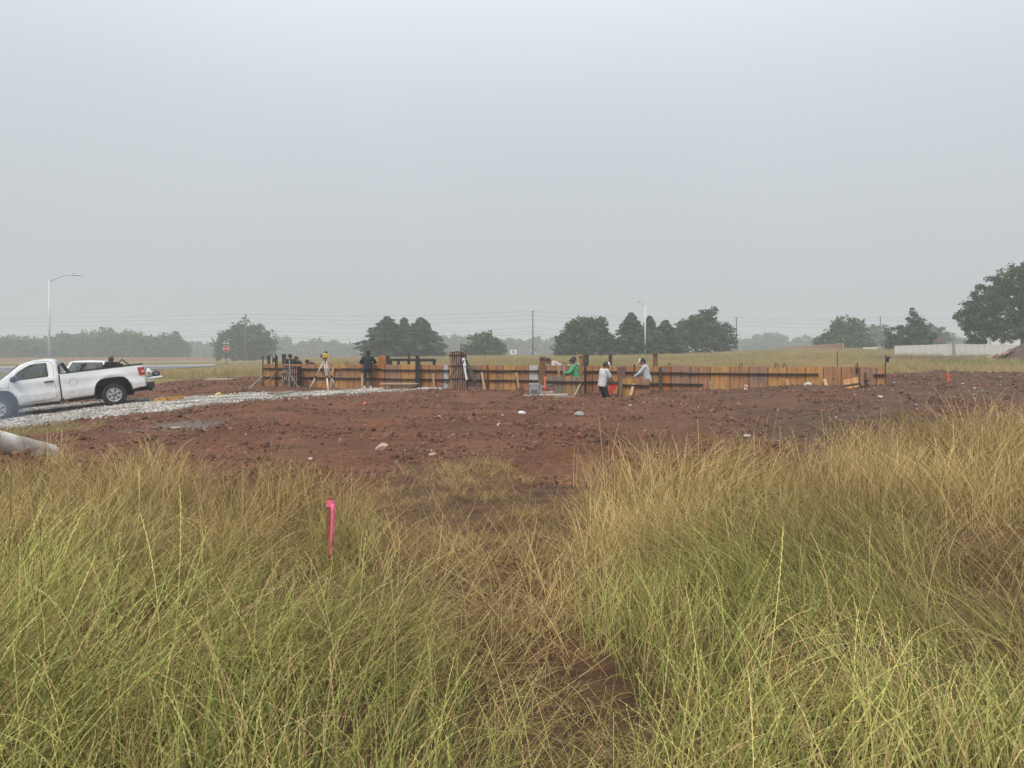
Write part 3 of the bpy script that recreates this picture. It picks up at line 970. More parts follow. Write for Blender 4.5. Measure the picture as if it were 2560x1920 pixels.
def conifer(name, label, Y, px, top_py, half_px, base_py, m, seed, group=None, cone=.75, leaf=.22, bare=.06):
    k = Y / FPX
    X0 = (px - 1280) * k
    zb = min(z1(X0, Y) - .1, EYE - (base_py - HY) * k)
    H = EYE - (top_py - HY) * k - zb; Rm = half_px * k
    g = np.random.default_rng(seed)
    root = empty(name, (X0, Y, zb), label=label, cat='tree', group=group)
    C, cr, ct = [], [], []
    nb = int(150)
    for i in range(nb):
        h = bare + (1 - bare) * (i + g.random()) / nb
        rad = Rm * 1.12 * min(1.0, (1 - h) / .66) ** .85 * g.uniform(.62, 1.12) + .10
        az = i * 2.4 + g.normal(0, .3)
        nseg = max(2, int(rad / .36))
        tnt = g.normal(.45, .24)
        for q in range(nseg):
            f = (q + .6) / nseg
            rr = rad * f
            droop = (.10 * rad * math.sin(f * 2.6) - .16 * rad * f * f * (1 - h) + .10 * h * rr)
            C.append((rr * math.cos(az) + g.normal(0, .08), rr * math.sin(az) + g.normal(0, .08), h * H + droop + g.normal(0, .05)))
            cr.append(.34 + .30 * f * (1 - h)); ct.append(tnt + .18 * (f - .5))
    for q in range(14):
        C.append((g.normal(0, .08), g.normal(0, .08), H * (.93 + .075 * q / 14))); cr.append(.2); ct.append(.55)
    C = np.array(C)
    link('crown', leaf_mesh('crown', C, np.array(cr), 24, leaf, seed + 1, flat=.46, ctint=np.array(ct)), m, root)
    mb = MB()
    mb.tube([(0, 0, 0), (0, 0, H * .5), (0, 0, H * .98)], [H * .026, H * .017, .03], 8)
    for q in range(26):
        h = bare + .8 * q / 26; az = q * 2.4
        r_ = Rm * min(1.0, (1 - h) / .66) * .75
        mb.tube([(0, 0, h * H), (r_ * math.cos(az), r_ * math.sin(az), h * H + .02 * r_)], [.045, .012], 5)
    mb.build('trunk', mat_bark, root, smooth=True)
    return root

# --- single trees, from left to right
broadleaf('broadleaf_tree', 'broad round-crowned hazy tree behind the first utility pole and the stop sign', 205,
          [(612, 838, 38, 30), (575, 858, 34, 28), (650, 856, 32, 28), (625, 870, 50, 26), (585, 880, 36, 18), (645, 884, 32, 14), (600, 825, 18, 14), (640, 832, 16, 14)], mat_leaf_mid, .46, 1.0, 26, 1.3, 1001, trunk_px=614, base_py=900)
conifer('spruce_tree', 'dark spreading spruce, left of the pair behind the man in the black hoodie', 138, 968, 793, 72, 902, mat_leaf_conifer, 1010, cone=.62)
conifer('spruce_tree', 'dark spreading spruce with a narrow top, right of the pair behind the black steel frame', 140, 1052, 796, 62, 902, mat_leaf_conifer, 1011, cone=.60)
conifer('spruce_tree', 'thin spruce tip standing between the two spreading spruces', 143, 1011, 797, 32, 902, mat_leaf_conifer, 1012, cone=.8)
broadleaf('broadleaf_tree', 'low dome-shaped tree right of the leaning form stack', 150,
          [(1210, 862, 44, 30), (1185, 876, 28, 22), (1240, 876, 24, 22), (1212, 882, 48, 16), (1205, 848, 24, 16)], mat_leaf_pale, .30, 1.5, 26, .8, 1020, trunk_px=1212, base_py=902)
broadleaf('broadleaf_tree', 'wide dark dome tree rising behind the worker in the green hoodie', 126,
          [(1465, 832, 48, 40), (1425, 850, 36, 36), (1508, 850, 40, 34), (1466, 866, 74, 26), (1412, 876, 24, 18), (1527, 866, 24, 22), (1450, 808, 26, 18), (1490, 812, 24, 16)], mat_leaf_mid, .30, 1.6, 28, .85, 1030, trunk_px=1466, base_py=900)
conifer('spruce_tree', 'spruce standing just left of the white street light', 124, 1578, 784, 44, 898, mat_leaf_conifer, 1040, cone=.62)
conifer('spruce_tree', 'spruce standing just right of the white street light', 127, 1624, 793, 34, 898, mat_leaf_conifer, 1041, cone=.62)
conifer('spruce_tree', 'low yellowish green spruce between the street light and the tall tree', 122, 1664, 803, 46, 896, mat_leaf_mid, 1042, cone=.55)
broadleaf('broadleaf_tree', 'tall tree with a lopsided peak right of the white street light', 132,
          [(1772, 800, 24, 28), (1755, 832, 42, 34), (1800, 838, 32, 34), (1722, 826, 34, 26), (1765, 862, 62, 26), (1812, 860, 22, 24), (1775, 776, 14, 13), (1700, 834, 22, 20), (1740, 812, 26, 22)], mat_leaf_mid, .30, 1.6, 28, .85, 1050, trunk_px=1768, base_py=896)
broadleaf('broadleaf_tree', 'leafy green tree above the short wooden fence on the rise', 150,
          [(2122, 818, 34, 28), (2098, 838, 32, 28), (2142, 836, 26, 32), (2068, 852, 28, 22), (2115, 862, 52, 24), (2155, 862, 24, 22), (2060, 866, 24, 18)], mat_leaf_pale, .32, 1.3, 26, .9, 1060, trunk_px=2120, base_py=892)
broadleaf('broadleaf_tree', 'slim pale tree directly behind the rightmost utility pole', 230,
          [(2182, 832, 14, 18), (2206, 830, 16, 20), (2194, 855, 26, 22)], mat_leaf_pale, .45, .9, 20, 1.1, 1065, trunk_px=2195, base_py=882)
broadleaf('cedar_tree', 'dense dark cedar behind the left end of the concrete wall', 118,
          [(2284, 804, 22, 26), (2290, 832, 34, 26), (2248, 838, 28, 24), (2310, 846, 24, 24), (2240, 858, 32, 20), (2285, 858, 46, 20)], mat_leaf_conifer, .24, 2.1, 28, .65, 1070, trunk_px=2284, base_py=884)
broadleaf('broadleaf_tree', 'pale hazy tree between the cedar and the small red sign', 200,
          [(2340, 836, 22, 22), (2352, 852, 22, 20), (2330, 856, 20, 18)], mat_leaf_pale, .40, 1.0, 22, 1.0, 1075, trunk_px=2342, base_py=880)
broadleaf('broadleaf_tree', 'faintest small tree in the gap left of the big oak', 330,
          [(2378, 846, 16, 14), (2395, 854, 18, 10), (2365, 856, 14, 10)], mat_leaf_pale, .6, .5, 20, 1.8, 1078, trunk_px=2380, base_py=880)
broadleaf('oak_tree', 'big spreading oak cut off by the right edge of the picture', 96,
          [(2530, 706, 50, 42), (2580, 690, 44, 40), (2470, 752, 52, 38), (2434, 780, 40, 30), (2510, 770, 60, 48), (2590, 760, 70, 60), (2456, 806, 46, 28), (2430, 812, 28, 20), (2520, 822, 60, 30), (2600, 820, 60, 36),
           (2462, 842, 26, 16), (2548, 672, 22, 18), (2500, 722, 30, 26), (2410, 800, 20, 14), (2640, 740, 60, 60)], mat_leaf_oak, .21, 2.0, 34, .62, 1080, trunk_px=2560, base_py=880)
broadleaf('shrub', 'low round bush at the foot of the big oak, above the concrete wall', 104,
          [(2430, 856, 24, 11), (2450, 858, 16, 9)], mat_leaf_mid, .20, 3.0, 26, .45, 1090, trunk_px=2436, base_py=876)['category'] = 'bush'

# --- tree line behind the cedar fence, each tree of its own
ORD = ['first', 'second', 'third', 'fourth', 'fifth', 'sixth', 'seventh', 'eighth', 'ninth', 'tenth', 'eleventh', 'twelfth', 'thirteenth', 'fourteenth', 'fifteenth', 'sixteenth', 'seventeenth', 'eighteenth']
line = [(-14, 842, 34), (28, 844, 34), (66, 846, 32), (100, 850, 30), (136, 842, 30), (166, 834, 30), (204, 834, 30), (236, 832, 24), (268, 822, 27), (300, 838, 26), (322, 830, 22), (350, 838, 24), (384, 846, 28), (420, 834, 24), (444, 846, 22)]
for i, (px, top, hw) in enumerate(line):
    rd = random.Random(900 + i)
    mid = (top + 896) / 2
    lb = [(px, top + 18, hw * .72, 18), (px - hw * .45, mid + 4, hw * .7, 26), (px + hw * .5, mid + 8, hw * .7, 24), (px, mid + 16, hw * 1.05, 24)]
    for q in range(4):
        lb.append((px + rd.uniform(-.8, .8) * hw, rd.uniform(top + 10, mid), hw * rd.uniform(.25, .4), rd.uniform(8, 13)))
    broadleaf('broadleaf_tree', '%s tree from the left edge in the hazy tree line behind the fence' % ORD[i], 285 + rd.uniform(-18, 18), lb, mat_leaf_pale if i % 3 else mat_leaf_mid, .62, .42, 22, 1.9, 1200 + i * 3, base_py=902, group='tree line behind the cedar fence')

# --- far woods that read as one mass
def far_wood(name, label, Y, spans, seed):
    """spans: (px0, px1, top_py)"""
    g = np.random.default_rng(seed)
    k = Y / FPX
    C, cr = [], []
    for (a, b, top) in spans:
        n = int((b - a) / 9) + 1
        for i in range(n):
            px = a + (b - a) * (i + g.random()) / n; tp = top + g.normal(0, 4)
            hw = g.uniform(9, 17); Yd = g.normal(0, 6)
            zt = EYE - (tp - HY) * k; zb = EYE - (905 - HY) * k
            for q in range(34):
                f = g.random() ** .7
                w = math.sin(min(1, (1 - f) * 2.2 + .25) * math.pi / 2)
                C.append(((px - 1280 + g.normal(0, hw * .5) * w) * k, Y + Yd + g.normal(0, 3), zb + (zt - zb) * f)); cr.append(g.uniform(1.6, 2.6))
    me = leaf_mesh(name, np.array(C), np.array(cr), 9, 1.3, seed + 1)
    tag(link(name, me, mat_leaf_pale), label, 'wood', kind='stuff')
far_wood('distant_wood', 'faint wood on the skyline seen through the fog from the fence to the spruces', 430,
         [(450, 545, 862), (660, 720, 848), (700, 920, 866), (780, 840, 856), (1085, 1180, 846), (1100, 1240, 852), (1240, 1400, 854), (1330, 1345, 848), (1380, 1420, 862), (1800, 1880, 858), (1880, 1960, 846), (1900, 1935, 836), (1950, 2060, 858), (2000, 2070, 852), (2160, 2240, 850), (2360, 2440, 866), (-60, 120, 856), (120, 450, 862)], 1500)

# ================================================================== POLES AND WIRES
mat_pole = M('weathered pole wood', (.11, .095, .085), .9, var=.25, scale=3)
mat_wire = M('overhead wire', (.06, .06, .065), .6, var=.05)
mat_galv = M('galvanised steel', (.50, .52, .54), .45, .6, var=.1, scale=2)
mat_paint_grey = M('pale grey painted steel', (.62, .64, .66), .4, var=.06, scale=2)
mat_lens = M('lamp lens', (.25, .26, .28), .3)
POLES = [(614, 785, 200, 896), (1332, 777, 190, 893), (1841, 793, 210, 886), (2201, 791, 220, 872)]
pole_tops = []
plab = ['tall thin wooden utility pole in front of the round tree at left', 'tall wooden utility pole left of the middle gap in the trees', 'wooden utility pole right of the lopsided tall tree', 'wooden utility pole above the pale site sign at right']
for i, (px, ty, Y, by) in enumerate(POLES):
    b = at(px, by, Y); t = at(px, ty, Y)
    zb = min(b.z, z1(b.x, Y)) - .2
    root = empty('utility_pole', (b.x, Y, zb), label=plab[i], cat='utility pole', group='utility poles along the road')
    h = t.z - zb
    MB().tube([(0, 0, 0), (0, 0, h * .5), (0, 0, h)], [.22, .19, .15], 10).build('pole', mat_pole, root, smooth=True)
    MB().box((0, 0, h - .25), (.9, .12, .14)).build('crossarm', mat_pole, root)
    for q in (-.38, .38):
        MB().lathe([(.0, 0), (.06, .02), (.09, .10), (.05, .16), (.08, .24), (0, .27)], (q, 0, h - .18), n=8).build('insulator', mat_paint_grey, root)
    if i == 1: MB().beam((0, 0, h * .42), (1.4, 0, h * .42), .14, .16).build('side_bracket', mat_pole, root)
    if i == 2:
        MB().beam((-1.2, 0, h * .63), (.0, 0, h * .66), .1, .1).build('side_bracket', mat_pole, root)
        MB().tube([(1.2, 0, 0), (1.2, 0, h * .62)], .07, 6).build('support_post', mat_galv, root)
    pole_tops.append((Vector((b.x, Y, zb)), h))

def wires():
    ends = [(-260, 215.0)] + [(p.x, p.y) for p, h in pole_tops] + [(170, 215.0)]
    zs = [11.6] + [p.z + h for p, h in pole_tops] + [12.4]
    offs = [.0, -2.1, -4.2, -8.1, -10.0, -11.2]
    names = ['topmost', 'second', 'third', 'fourth', 'fifth', 'lowest']
    for w, of in enumerate(offs):
        mb = MB()
        for i in range(len(ends) - 1):
            (xa, ya), (xb, yb) = ends[i], ends[i + 1]
            za, zb = zs[i] + of * .52 , zs[i + 1] + of * .52
            sag = .9 if w < 3 else 1.3
            n = 16
            pts = [Vector((xa + (xb - xa) * t, ya + (yb - ya) * t, za + (zb - za) * t - sag * 4 * t * (1 - t))) for t in [q / n for q in range(n + 1)]]
            mb.tube(pts, .019 if w < 5 else .030, 5, cap=False)
        tag(mb.build('overhead_wire', mat_wire), '%s of the overhead wires strung between the utility poles' % names[w], 'wire', 'overhead wires')
wires()

def street_light(px, ty, by, Y, arm, label, r0=.11):
    b = at(px, by, Y); t = at(px, ty, Y)
    zb = min(b.z, z1(b.x, Y)) - .05
    h = t.z - zb
    root = empty('street_light', (b.x, Y, zb), label=label, cat='street light', group='street lights')
    MB().tube([(0, 0, 0), (0, 0, h)], [r0 * 1.3, r0 * .75], 12).build('pole', mat_paint_grey, root, smooth=True)
    MB().lathe([(r0 * 2.2, 0), (r0 * 2.2, .1), (r0 * 1.5, .2)], n=12).build('base_collar', mat_galv, root)
    s = 1 if arm > 0 else -1; a = abs(arm)
    pts = [(0, 0, h - .25), (s * a * .2, 0, h + .05), (s * a * .45, 0, h + .36), (s * a * .7, 0, h + .5), (s * a * .82, 0, h + .5)]
    MB().tube(pts, [.055, .05, .045, .04, .04], 8).build('arm', mat_galv, root, smooth=True)
    hd = MB(); hd.prism([(s * a * .8, h + .44), (s * a * .84, h + .57), (s * a * 1.0, h + .55), (s * a * 1.16, h + .47), (s * a * 1.1, h + .43)], .28)
    head = hd.build('lamp_head', mat_galv, root, bevel=.02, recalc=True)
    MB().box((s * a * .98, 0, h + .425), (a * .2, .2, .03)).build('lens', mat_lens, head)
    MB().lathe([(0.05, 0), (.06, .06), (.045, .13), (0, .14)], (s * a * .88, 0, h + .565), n=10).build('photocell', mat_wire, head)
street_light(123, 699, 897, 80, 3.05, 'tall pale street light behind the white pickup')
street_light(1613, 763, 893, 122, -1.25, 'white street light among the trees in the middle distance', r0=.13)

# ================================================================== FENCES
mat_cedar = M('new cedar board', (.36, .205, .11), .85, var=.2, scale=4, stretch=(6, 6, .6))
mat_cedar_post = M('pale fence post', (.46, .36, .24), .85, var=.15, scale=4)
def fence(label, pts, post_gap, height, end_post=True):
    """pts: world (x, y, zbase) corner points"""
    root = empty('wooden_fence', pts[0], label=label, cat='fence')
    o = Vector(pts[0])
    panel_me = None
    for a, b in zip(pts[:-1], pts[1:]):
        a, b = Vector(a), Vector(b)
        n = max(1, round((b - a).length / post_gap))
        post = None
        ang = math.atan2(b.y - a.y, b.x - a.x)
        L_ = math.hypot(b.x - a.x, b.y - a.y) / n
        pm = MB()
        nb = int(L_ / .152)
        for q in range(nb):
            x0 = q * L_ / nb
            dz = random.Random(q * 7).uniform(-.02, .02)
            pm.box((x0 + L_ / nb * .5, -.03 - .012 * (q % 2), height / 2 + dz), (L_ / nb * .88, .022, height))
        for zz in (.3, height - .3): pm.box((L_ / 2, .02, zz), (L_, .04, .09))
        me = pm.mesh('picket_panel'); me.materials.append(mat_cedar)
        po = MB().box((0, 0, height * .52), (.14, .14, height * 1.06)).mesh('post'); po.materials.append(mat_cedar_post)
        for i in range(n + 1):
            p = a.lerp(b, i / n)
            k = link('post', po, None, root, p - o + Vector((0, -.06, 0)), (0, 0, ang))
            if i < n:
                q_ = a.lerp(b, (i + 1) / n)
                k = link('picket_panel', me, None, root, p - o, (0, -math.atan2(q_.z - p.z, L_), ang))
def fz(px, py, Y):
    v = at(px, py, Y); return (v.x, v.y, v.z)
fence('long low cedar fence running along the road behind the white pickup', [fz(-60, 909, 236), fz(300, 908, 236), fz(700, 906.5, 240), fz(900, 904, 252), fz(1120, 899, 290), fz(1240, 897, 330)], 4.8, 1.85)
fence('short cedar fence on the rise at right ending in a corner post', [fz(1935, 886, 185), fz(2020, 884, 150), fz(2108, 883.5, 118)], 2.4, 1.6)

# ================================================================== SIGNS, HOUSE, CONCRETE WALL
mat_sign_red = M('red sign sheeting', (.42, .025, .03), .4, var=.06)
mat_sign_white = M('white sign sheeting', (.78, .78, .78), .4, var=.05)
mat_sign_green = M('green sign sheeting', (.02, .22, .12), .4, var=.06)
mat_sign_back = M('bare aluminium sign back', (.34, .32, .32), .45, .5)
def text_part(name, body, size, m, parent, loc, rot=(math.pi / 2, 0, 0), ext=.002):
    c = bpy.data.curves.new(name, 'FONT'); c.body = body; c.size = size; c.extrude = ext
    c.align_x = 'CENTER'; c.align_y = 'CENTER'
    c.materials.append(m)
    tmp = bpy.data.objects.new(name, c)
    me = bpy.data.meshes.new_from_object(tmp)
    bpy.data.objects.remove(tmp)
    me.name = name
    return link(name, me, m, parent, loc, rot)
def octagon(r): return [(r * math.cos(R(22.5 + 45 * i)), r * math.sin(R(22.5 + 45 * i))) for i in range(8)]
def stop_sign():
    Y = 88.0; p = at(566, 912, Y); c = at(566, 872, Y)
    zb = z1(p.x, Y) - .05
    root = empty('stop_sign', (p.x, Y, zb), label='red octagonal stop sign with green street name blades by the road', cat='stop sign')
    h = c.z - zb
    MB().tube([(0, 0, 0), (0, 0, h + .9)], .045, 8).build('post', mat_wire, root)
    rim = MB().prism(octagon(.42), .02, Matrix.Translation((0, -.07, h))).build('rim', mat_sign_white, root, recalc=True)
    plate = MB().prism(octagon(.39), .02, Matrix.Translation((0, -.085, h))).build('plate', mat_sign_red, root, recalc=True)
    text_part('lettering', 'STOP', .34, mat_sign_white, plate, (0, -.10, h))
    for (zz, w, a) in ((.62, 1.15, .0), (.83, .75, .5)):
        bl = MB().box((0, 0, 0), (w, .02, .19)).build('street_name_blade', mat_sign_green, root, (-.05, -.02, h + zz), (0, 0, a))
        MB().box((0, -.013, 0), (w * .72, .004, .07)).build('name_print', mat_sign_white, bl)
stop_sign()

def far_sign():
    Y = 104.0; c = at(2347, 848, Y); p = at(2347, 876, Y)
    root = empty('road_sign', (p.x, Y, p.z), label='small dull red round-topped sign showing above the concrete wall', cat='sign')
    h = c.z - p.z
    MB().tube([(0, 0, 0), (0, 0, h)], .05, 8).build('post', mat_wire, root)
    MB().prism(octagon(.36), .02, Matrix.Translation((0, -.06, h))).build('plate', M('faded red sign', (.36, .14, .14), .5), root, recalc=True)
far_sign()
def marker(px, t, b, Y, w, label):
    p, q = at(px, b, Y), at(px, t, Y)
    root = empty('marker_post', (p.x, Y, p.z), label=label, cat='post', group='white marker posts')
    h = q.z - p.z
    MB().box((0, 0, h / 2), (w, .06, h)).build('post', mat_sign_white, root, bevel=.01)
    MB().box((0, 0, h + .015), (w * .8, .05, .03)).build('cap', mat_paint_grey, root)
marker(2475, 853, 872, 100, .16, 'single short white marker post above the concrete wall below the oak')
marker(2503, 849, 872, 100, .14, 'left of the twin white marker posts above the concrete wall')
marker(2510, 849, 872, 100, .14, 'right of the twin white marker posts above the concrete wall')

mat_conc = M('fresh concrete', (.56, .555, .53), .85, var=.14, scale=1.2, bump=.15, bscale=8, col2=(.47, .465, .445), c2scale=.7, stretch=(1, 1, .35))
mat_joint = M('dark form joint in concrete', (.30, .30, .29), .9)
def concrete_wall():
    pts = [(2236, 864.5, 893, 86), (2330, 861.5, 893, 84.5), (2384, 859.5, 893.5, 84), (2590, 863.5, 896, 80)]
    W = [at(px, tp, Y) for px, tp, bp, Y in pts]; B = [at(px, bp, Y) for px, tp, bp, Y in pts]
    o = W[0].copy(); o.z = B[0].z
    root = empty('concrete_wall', o, label='long pale new concrete foundation wall on the rise at right', cat='wall')
    zt = [w.z for w in W]
    for i in range(3):
        a, b = W[i].copy(), W[i + 1].copy()
        L_ = (b.xy - a.xy).length; n = max(1, round(L_ / .61))
        ang = math.atan2(b.y - a.y, b.x - a.x)
        for q in range(n):
            p = a.lerp(b, q / n); p2 = a.lerp(b, (q + 1) / n)
            base = B[i].lerp(B[i + 1], q / n).z - .6
            mb = MB()
            w = (p2.xy - p.xy).length
            h0, h1 = p.z - base, p2.z - base
            rd = random.Random(q + i * 50)
            dy = rd.uniform(-.012, .012)
            e = .012
            vs = [(e, dy, 0), (w - e, dy, 0), (w - e, dy, h1), (e, dy, h0), (e, .22, 0), (w - e, .22, 0), (w - e, .22, h1), (e, .22, h0)]
            mb.add(vs, [(0, 1, 2, 3), (5, 4, 7, 6), (3, 2, 6, 7), (0, 4, 5, 1), (1, 5, 6, 2), (4, 0, 3, 7)])
            mb.build('panel', mat_conc, root, (p.x - o.x, p.y - o.y, base - o.z), (0, 0, ang))
            if rd.random() < .35:
                zz = .95 + rd.choice([0, .25])
                MB().box((w / 2, dy - .004, zz), (w * .95, .012, .022)).build('form_line', mat_joint, root, (p.x - o.x, p.y - o.y, base - o.z), (0, 0, ang))
        mb = MB()
        bs = min(B[i].z, B[i + 1].z) - .6
        mb.beam(Vector((a.x, a.y + .13, (bs + min(a.z, b.z)) / 2 - .02)), Vector((b.x, b.y + .13, (bs + min(a.z, b.z)) / 2 - .02)), .14, min(a.z, b.z) - bs - .06)
        mb.build('wall_core', mat_joint, root, -o)
    c = at(2384, 860, 83.9)
    MB().box((0, 0, 0), (.22, .12, 2.1)).build('joint_strip', M('darker joint strip', (.27, .27, .262), .9), root, Vector((c.x, c.y - .08, c.z - .75)) - o, (0, R(-3), 0))
concrete_wall()

def site_sign():
    Y = 124.0; a, b = at(2158, 880, Y), at(2193, 868, Y)
    root = empty('site_sign', ((a.x + b.x) / 2, Y, a.z), label='white site sign board standing in the grass beside the concrete wall', cat='sign')
    w, h = b.x - a.x, b.z - a.z
    MB().box((0, 0, h * .72), (w, .06, h * .55)).build('board', mat_sign_white, root, rot=(0, R(1.5) * -1, 0))
    MB().box((-w * .25, -.02, h * .2), (w * .42, .06, h * .36)).build('lower_board', mat_sign_white, root)
    for s in (-.45, .45): MB().box((w * s, .06, h * .35), (.1, .1, h * .9)).build('post', mat_wire, root)
    a, b = at(2194, 884, 130), at(2216, 866.5, 130)
    root = empty('utility_box', ((a.x + b.x) / 2, 130, a.z), label='grey utility cabinet right of the white site sign board', cat='utility box')
    w, h = b.x - a.x, b.z - a.z
    MB().box((0, 0, h / 2), (w, 1.0, h)).build('cabinet', M('grey cabinet paint', (.40, .43, .43), .6), root, bevel=.02)
    MB().box((0, -.52, h / 2), (w * .45, .03, h * .8)).build('door', M('grey cabinet door', (.36, .39, .39), .6), root)
    MB().box((0, 0, h + .04), (w * 1.06, 1.1, .08)).build('lid', M('grey cabinet lid', (.44, .46, .46), .6), root)
site_sign()

def house():
    Y = 265.0; c = at(1303, 893, Y)
    root = empty('house', (c.x, Y, c.z - 1.0), label='hazy grey-roofed house half hidden among the far trees', cat='house')
    k = Y / FPX
    H = (893 - 874) * k + 1.0
    wm = M('house wall', (.42, .42, .42), .8); rm = M('grey roof shingle', (.19, .20, .22), .9)
    MB().box((0, 0, 1.0), (9.5, 7, 2.2)).build('wall', wm, root)
    rf = MB().prism([(-5.2, 2.1), (5.2, 2.1), (2.6, H + .2), (-2.6, H + .2)], 7.6).build('roof', rm, root, recalc=True)
    gb = MB().prism([(-3.9, 2.0), (-1.7, 2.0), (-1.7, 3.6), (-3.9, 3.6)], .3, Matrix.Translation((0, -3.9, 0))).build('dormer', M('white dormer', (.75, .75, .75), .7), root, recalc=True)
    MB().box((-2.8, -4.08, 2.9), (.8, .04, .9)).build('window', M('dormer window', (.1, .12, .14), .2), gb)
    MB().beam((2.7, -4.0, H + .1), (5.3, -4.0, 2.1), .12, .3).build('verge_board', M('pale verge board', (.55, .55, .55), .7), root)
house()

def earth_pile():
    Y0 = 66.0; c = at(2628, 895, Y0)
    n, mm = 110, 90
    xs = np.linspace(-7, 7, n); ys = np.linspace(-3.4, 3.4, mm)
    X, Y = np.meshgrid(xs, ys)
    x, y = X.ravel(), Y.ravel()
    h = 2.1 * np.maximum(0, 1 - np.abs(x / 4.6) ** 1.5 - (y / 3.2) ** 2) ** .8 + .25 * np.maximum(0, 1 - (np.abs(x) / 6.5) ** 2 - (y / 3.3) ** 2)
    h = h + (h > .03) * (.28 * fbm(x * .8, y * .8, 91, 3) + .16 * np.abs(pnoise(x * 2.5, y * 2.5, 92)))
    zz = zg(x + c.x, y + Y0)
    V = np.stack([x + c.x, y + Y0, zz - .25 + np.maximum(h, 0)], 1)
    i = np.arange((mm - 1) * n).reshape(mm - 1, n)[:, :-1].ravel()
    me = np_mesh('dirt_pile', V, np.stack([i, i + 1, i + n + 1, i + n], 1), smooth=False)
    tag(link('dirt_pile', me, M('dark dug earth', (.085, .05, .042), .95, var=.35, scale=1.5, bump=.6, bscale=6, col2=(.13, .075, .058))),
        'dark brown heap of dug earth at the right edge in front of the concrete wall', 'dirt pile')
earth_pile()
def rubble():
    g = random.Random(5)
    ms = [M('broken brick red', (.30, .12, .085), .9), M('broken block grey', (.45, .38, .32), .9), M('pale broken stone', (.60, .52, .44), .9)]
    lab = ['reddish', 'greyish', 'pale']
    srcs = rock_meshes('rubble stone', 4, 77, flat=.6, nsub=1)
    root = None
    me_all = []
    V, F = [], []
    mb = MB()
    for i in range(150):
        f = g.random()
        px = 2468 + 62 * f + g.uniform(-4, 4); py = 893.5 - 18 * f ** 1.6 + g.uniform(-1.5, 2.5)
        Y = 66.5 - g.random() * 1.5
        p = at(px, py, Y)
        s = g.uniform(.05, .17)
        src = g.choice(srcs)
        Rm_ = Matrix.Rotation(g.uniform(0, 6), 3, 'Z') @ Matrix.Rotation(g.uniform(-.6, .6), 3, 'X')
        mb.add([p + Rm_ @ (v.co * s) for v in src.vertices], [tuple(q.vertices) for q in src.polygons])
    tag(mb.build('rubble_stones', M('mixed rubble', (.34, .17, .125), .9, var=.4, scale=2.5, col2=(.55, .47, .40), c2scale=1.6)), 'broken stones and brick spilling from the foot of the earth heap', 'rubble', kind='stuff')
rubble()

# ================================================================== CONCRETE FORMS
def ply(name, c, c2):
    return M(name, c, .66, var=.36, scale=2.6, bump=.12, bscale=30, col2=c2, c2scale=1.7, c2lo=.42, c2hi=.72, stretch=(3, 3, .5))
PLY = {'h': ply('honey form plywood', (.47, .235, .080), (.34, .165, .062)), 'y': ply('yellow form plywood', (.49, .265, .085), (.38, .195, .068)),
       'b': ply('brown form plywood', (.39, .190, .085), (.28, .135, .070)), 'm': ply('stained mauve form plywood', (.34, .188, .118), (.26, .14, .094)),
       'o': ply('orange form plywood', (.42, .165, .045), (.30, .125, .045)), 'd': ply('weathered grey form plywood', (.26, .205, .145), (.19, .14, .10)),
       'w': M('cement-smeared filler', (.50, .51, .51), .8, var=.15, scale=3, col2=(.38, .38, .37))}
mat_waler = M('dark oily waler steel', (.032, .029, .028), .6, .2, var=.4, scale=5, bump=.3, bscale=20)
mat_black = M('black painted steel', (.018, .020, .021), .5, var=.2)
mat_post_old = M('old creosoted timber', (.060, .058, .050), .85, var=.3, scale=5, stretch=(4, 4, .6))
mat_post_brown = M('brown stained timber', (.175, .095, .055), .85, var=.3, scale=5, stretch=(4, 4, .6))
mat_stake = M('pale sawn stake wood', (.52, .37, .22), .85, var=.15, scale=6, stretch=(5, 5, .6))
mat_stake2 = M('tan sawn stake wood', (.40, .245, .15), .85, var=.15, scale=6, stretch=(5, 5, .6))
mat_rust = M('rusty rebar', (.10, .045, .025), .8, var=.3, scale=12)
mat_greyboard = M('weathered grey board', (.30, .28, .25), .9, var=.2, scale=4, stretch=(.6, 5, 5))
mat_edge = M('red-brown form edges and gap shade', (.060, .026, .021), .7, var=.3, scale=8)
mat_chalk = M('chalk marks', (.20, .17, .14), .9)
mat_blueink = M('faded blue stencil ink', (.17, .15, .20), .9)

def wy(px): return 1.0 / (1 / 34.0 + (px - 660) / 1555.0 * (1 / 26.0 - 1 / 34.0))
def wp(px, off=0.0):
    """point on the outer face of the forms; off > 0 is towards the camera"""
    Y = wy(px); v = Vector(((px - 1280) / FPX * Y, Y, 0))
    return v + Vector((-.31, -.951, 0)) * off
WA, WB = wp(660), wp(2213)
WANG = math.atan2(WB.y - WA.y, WB.x - WA.x)
WTOP = 1.072

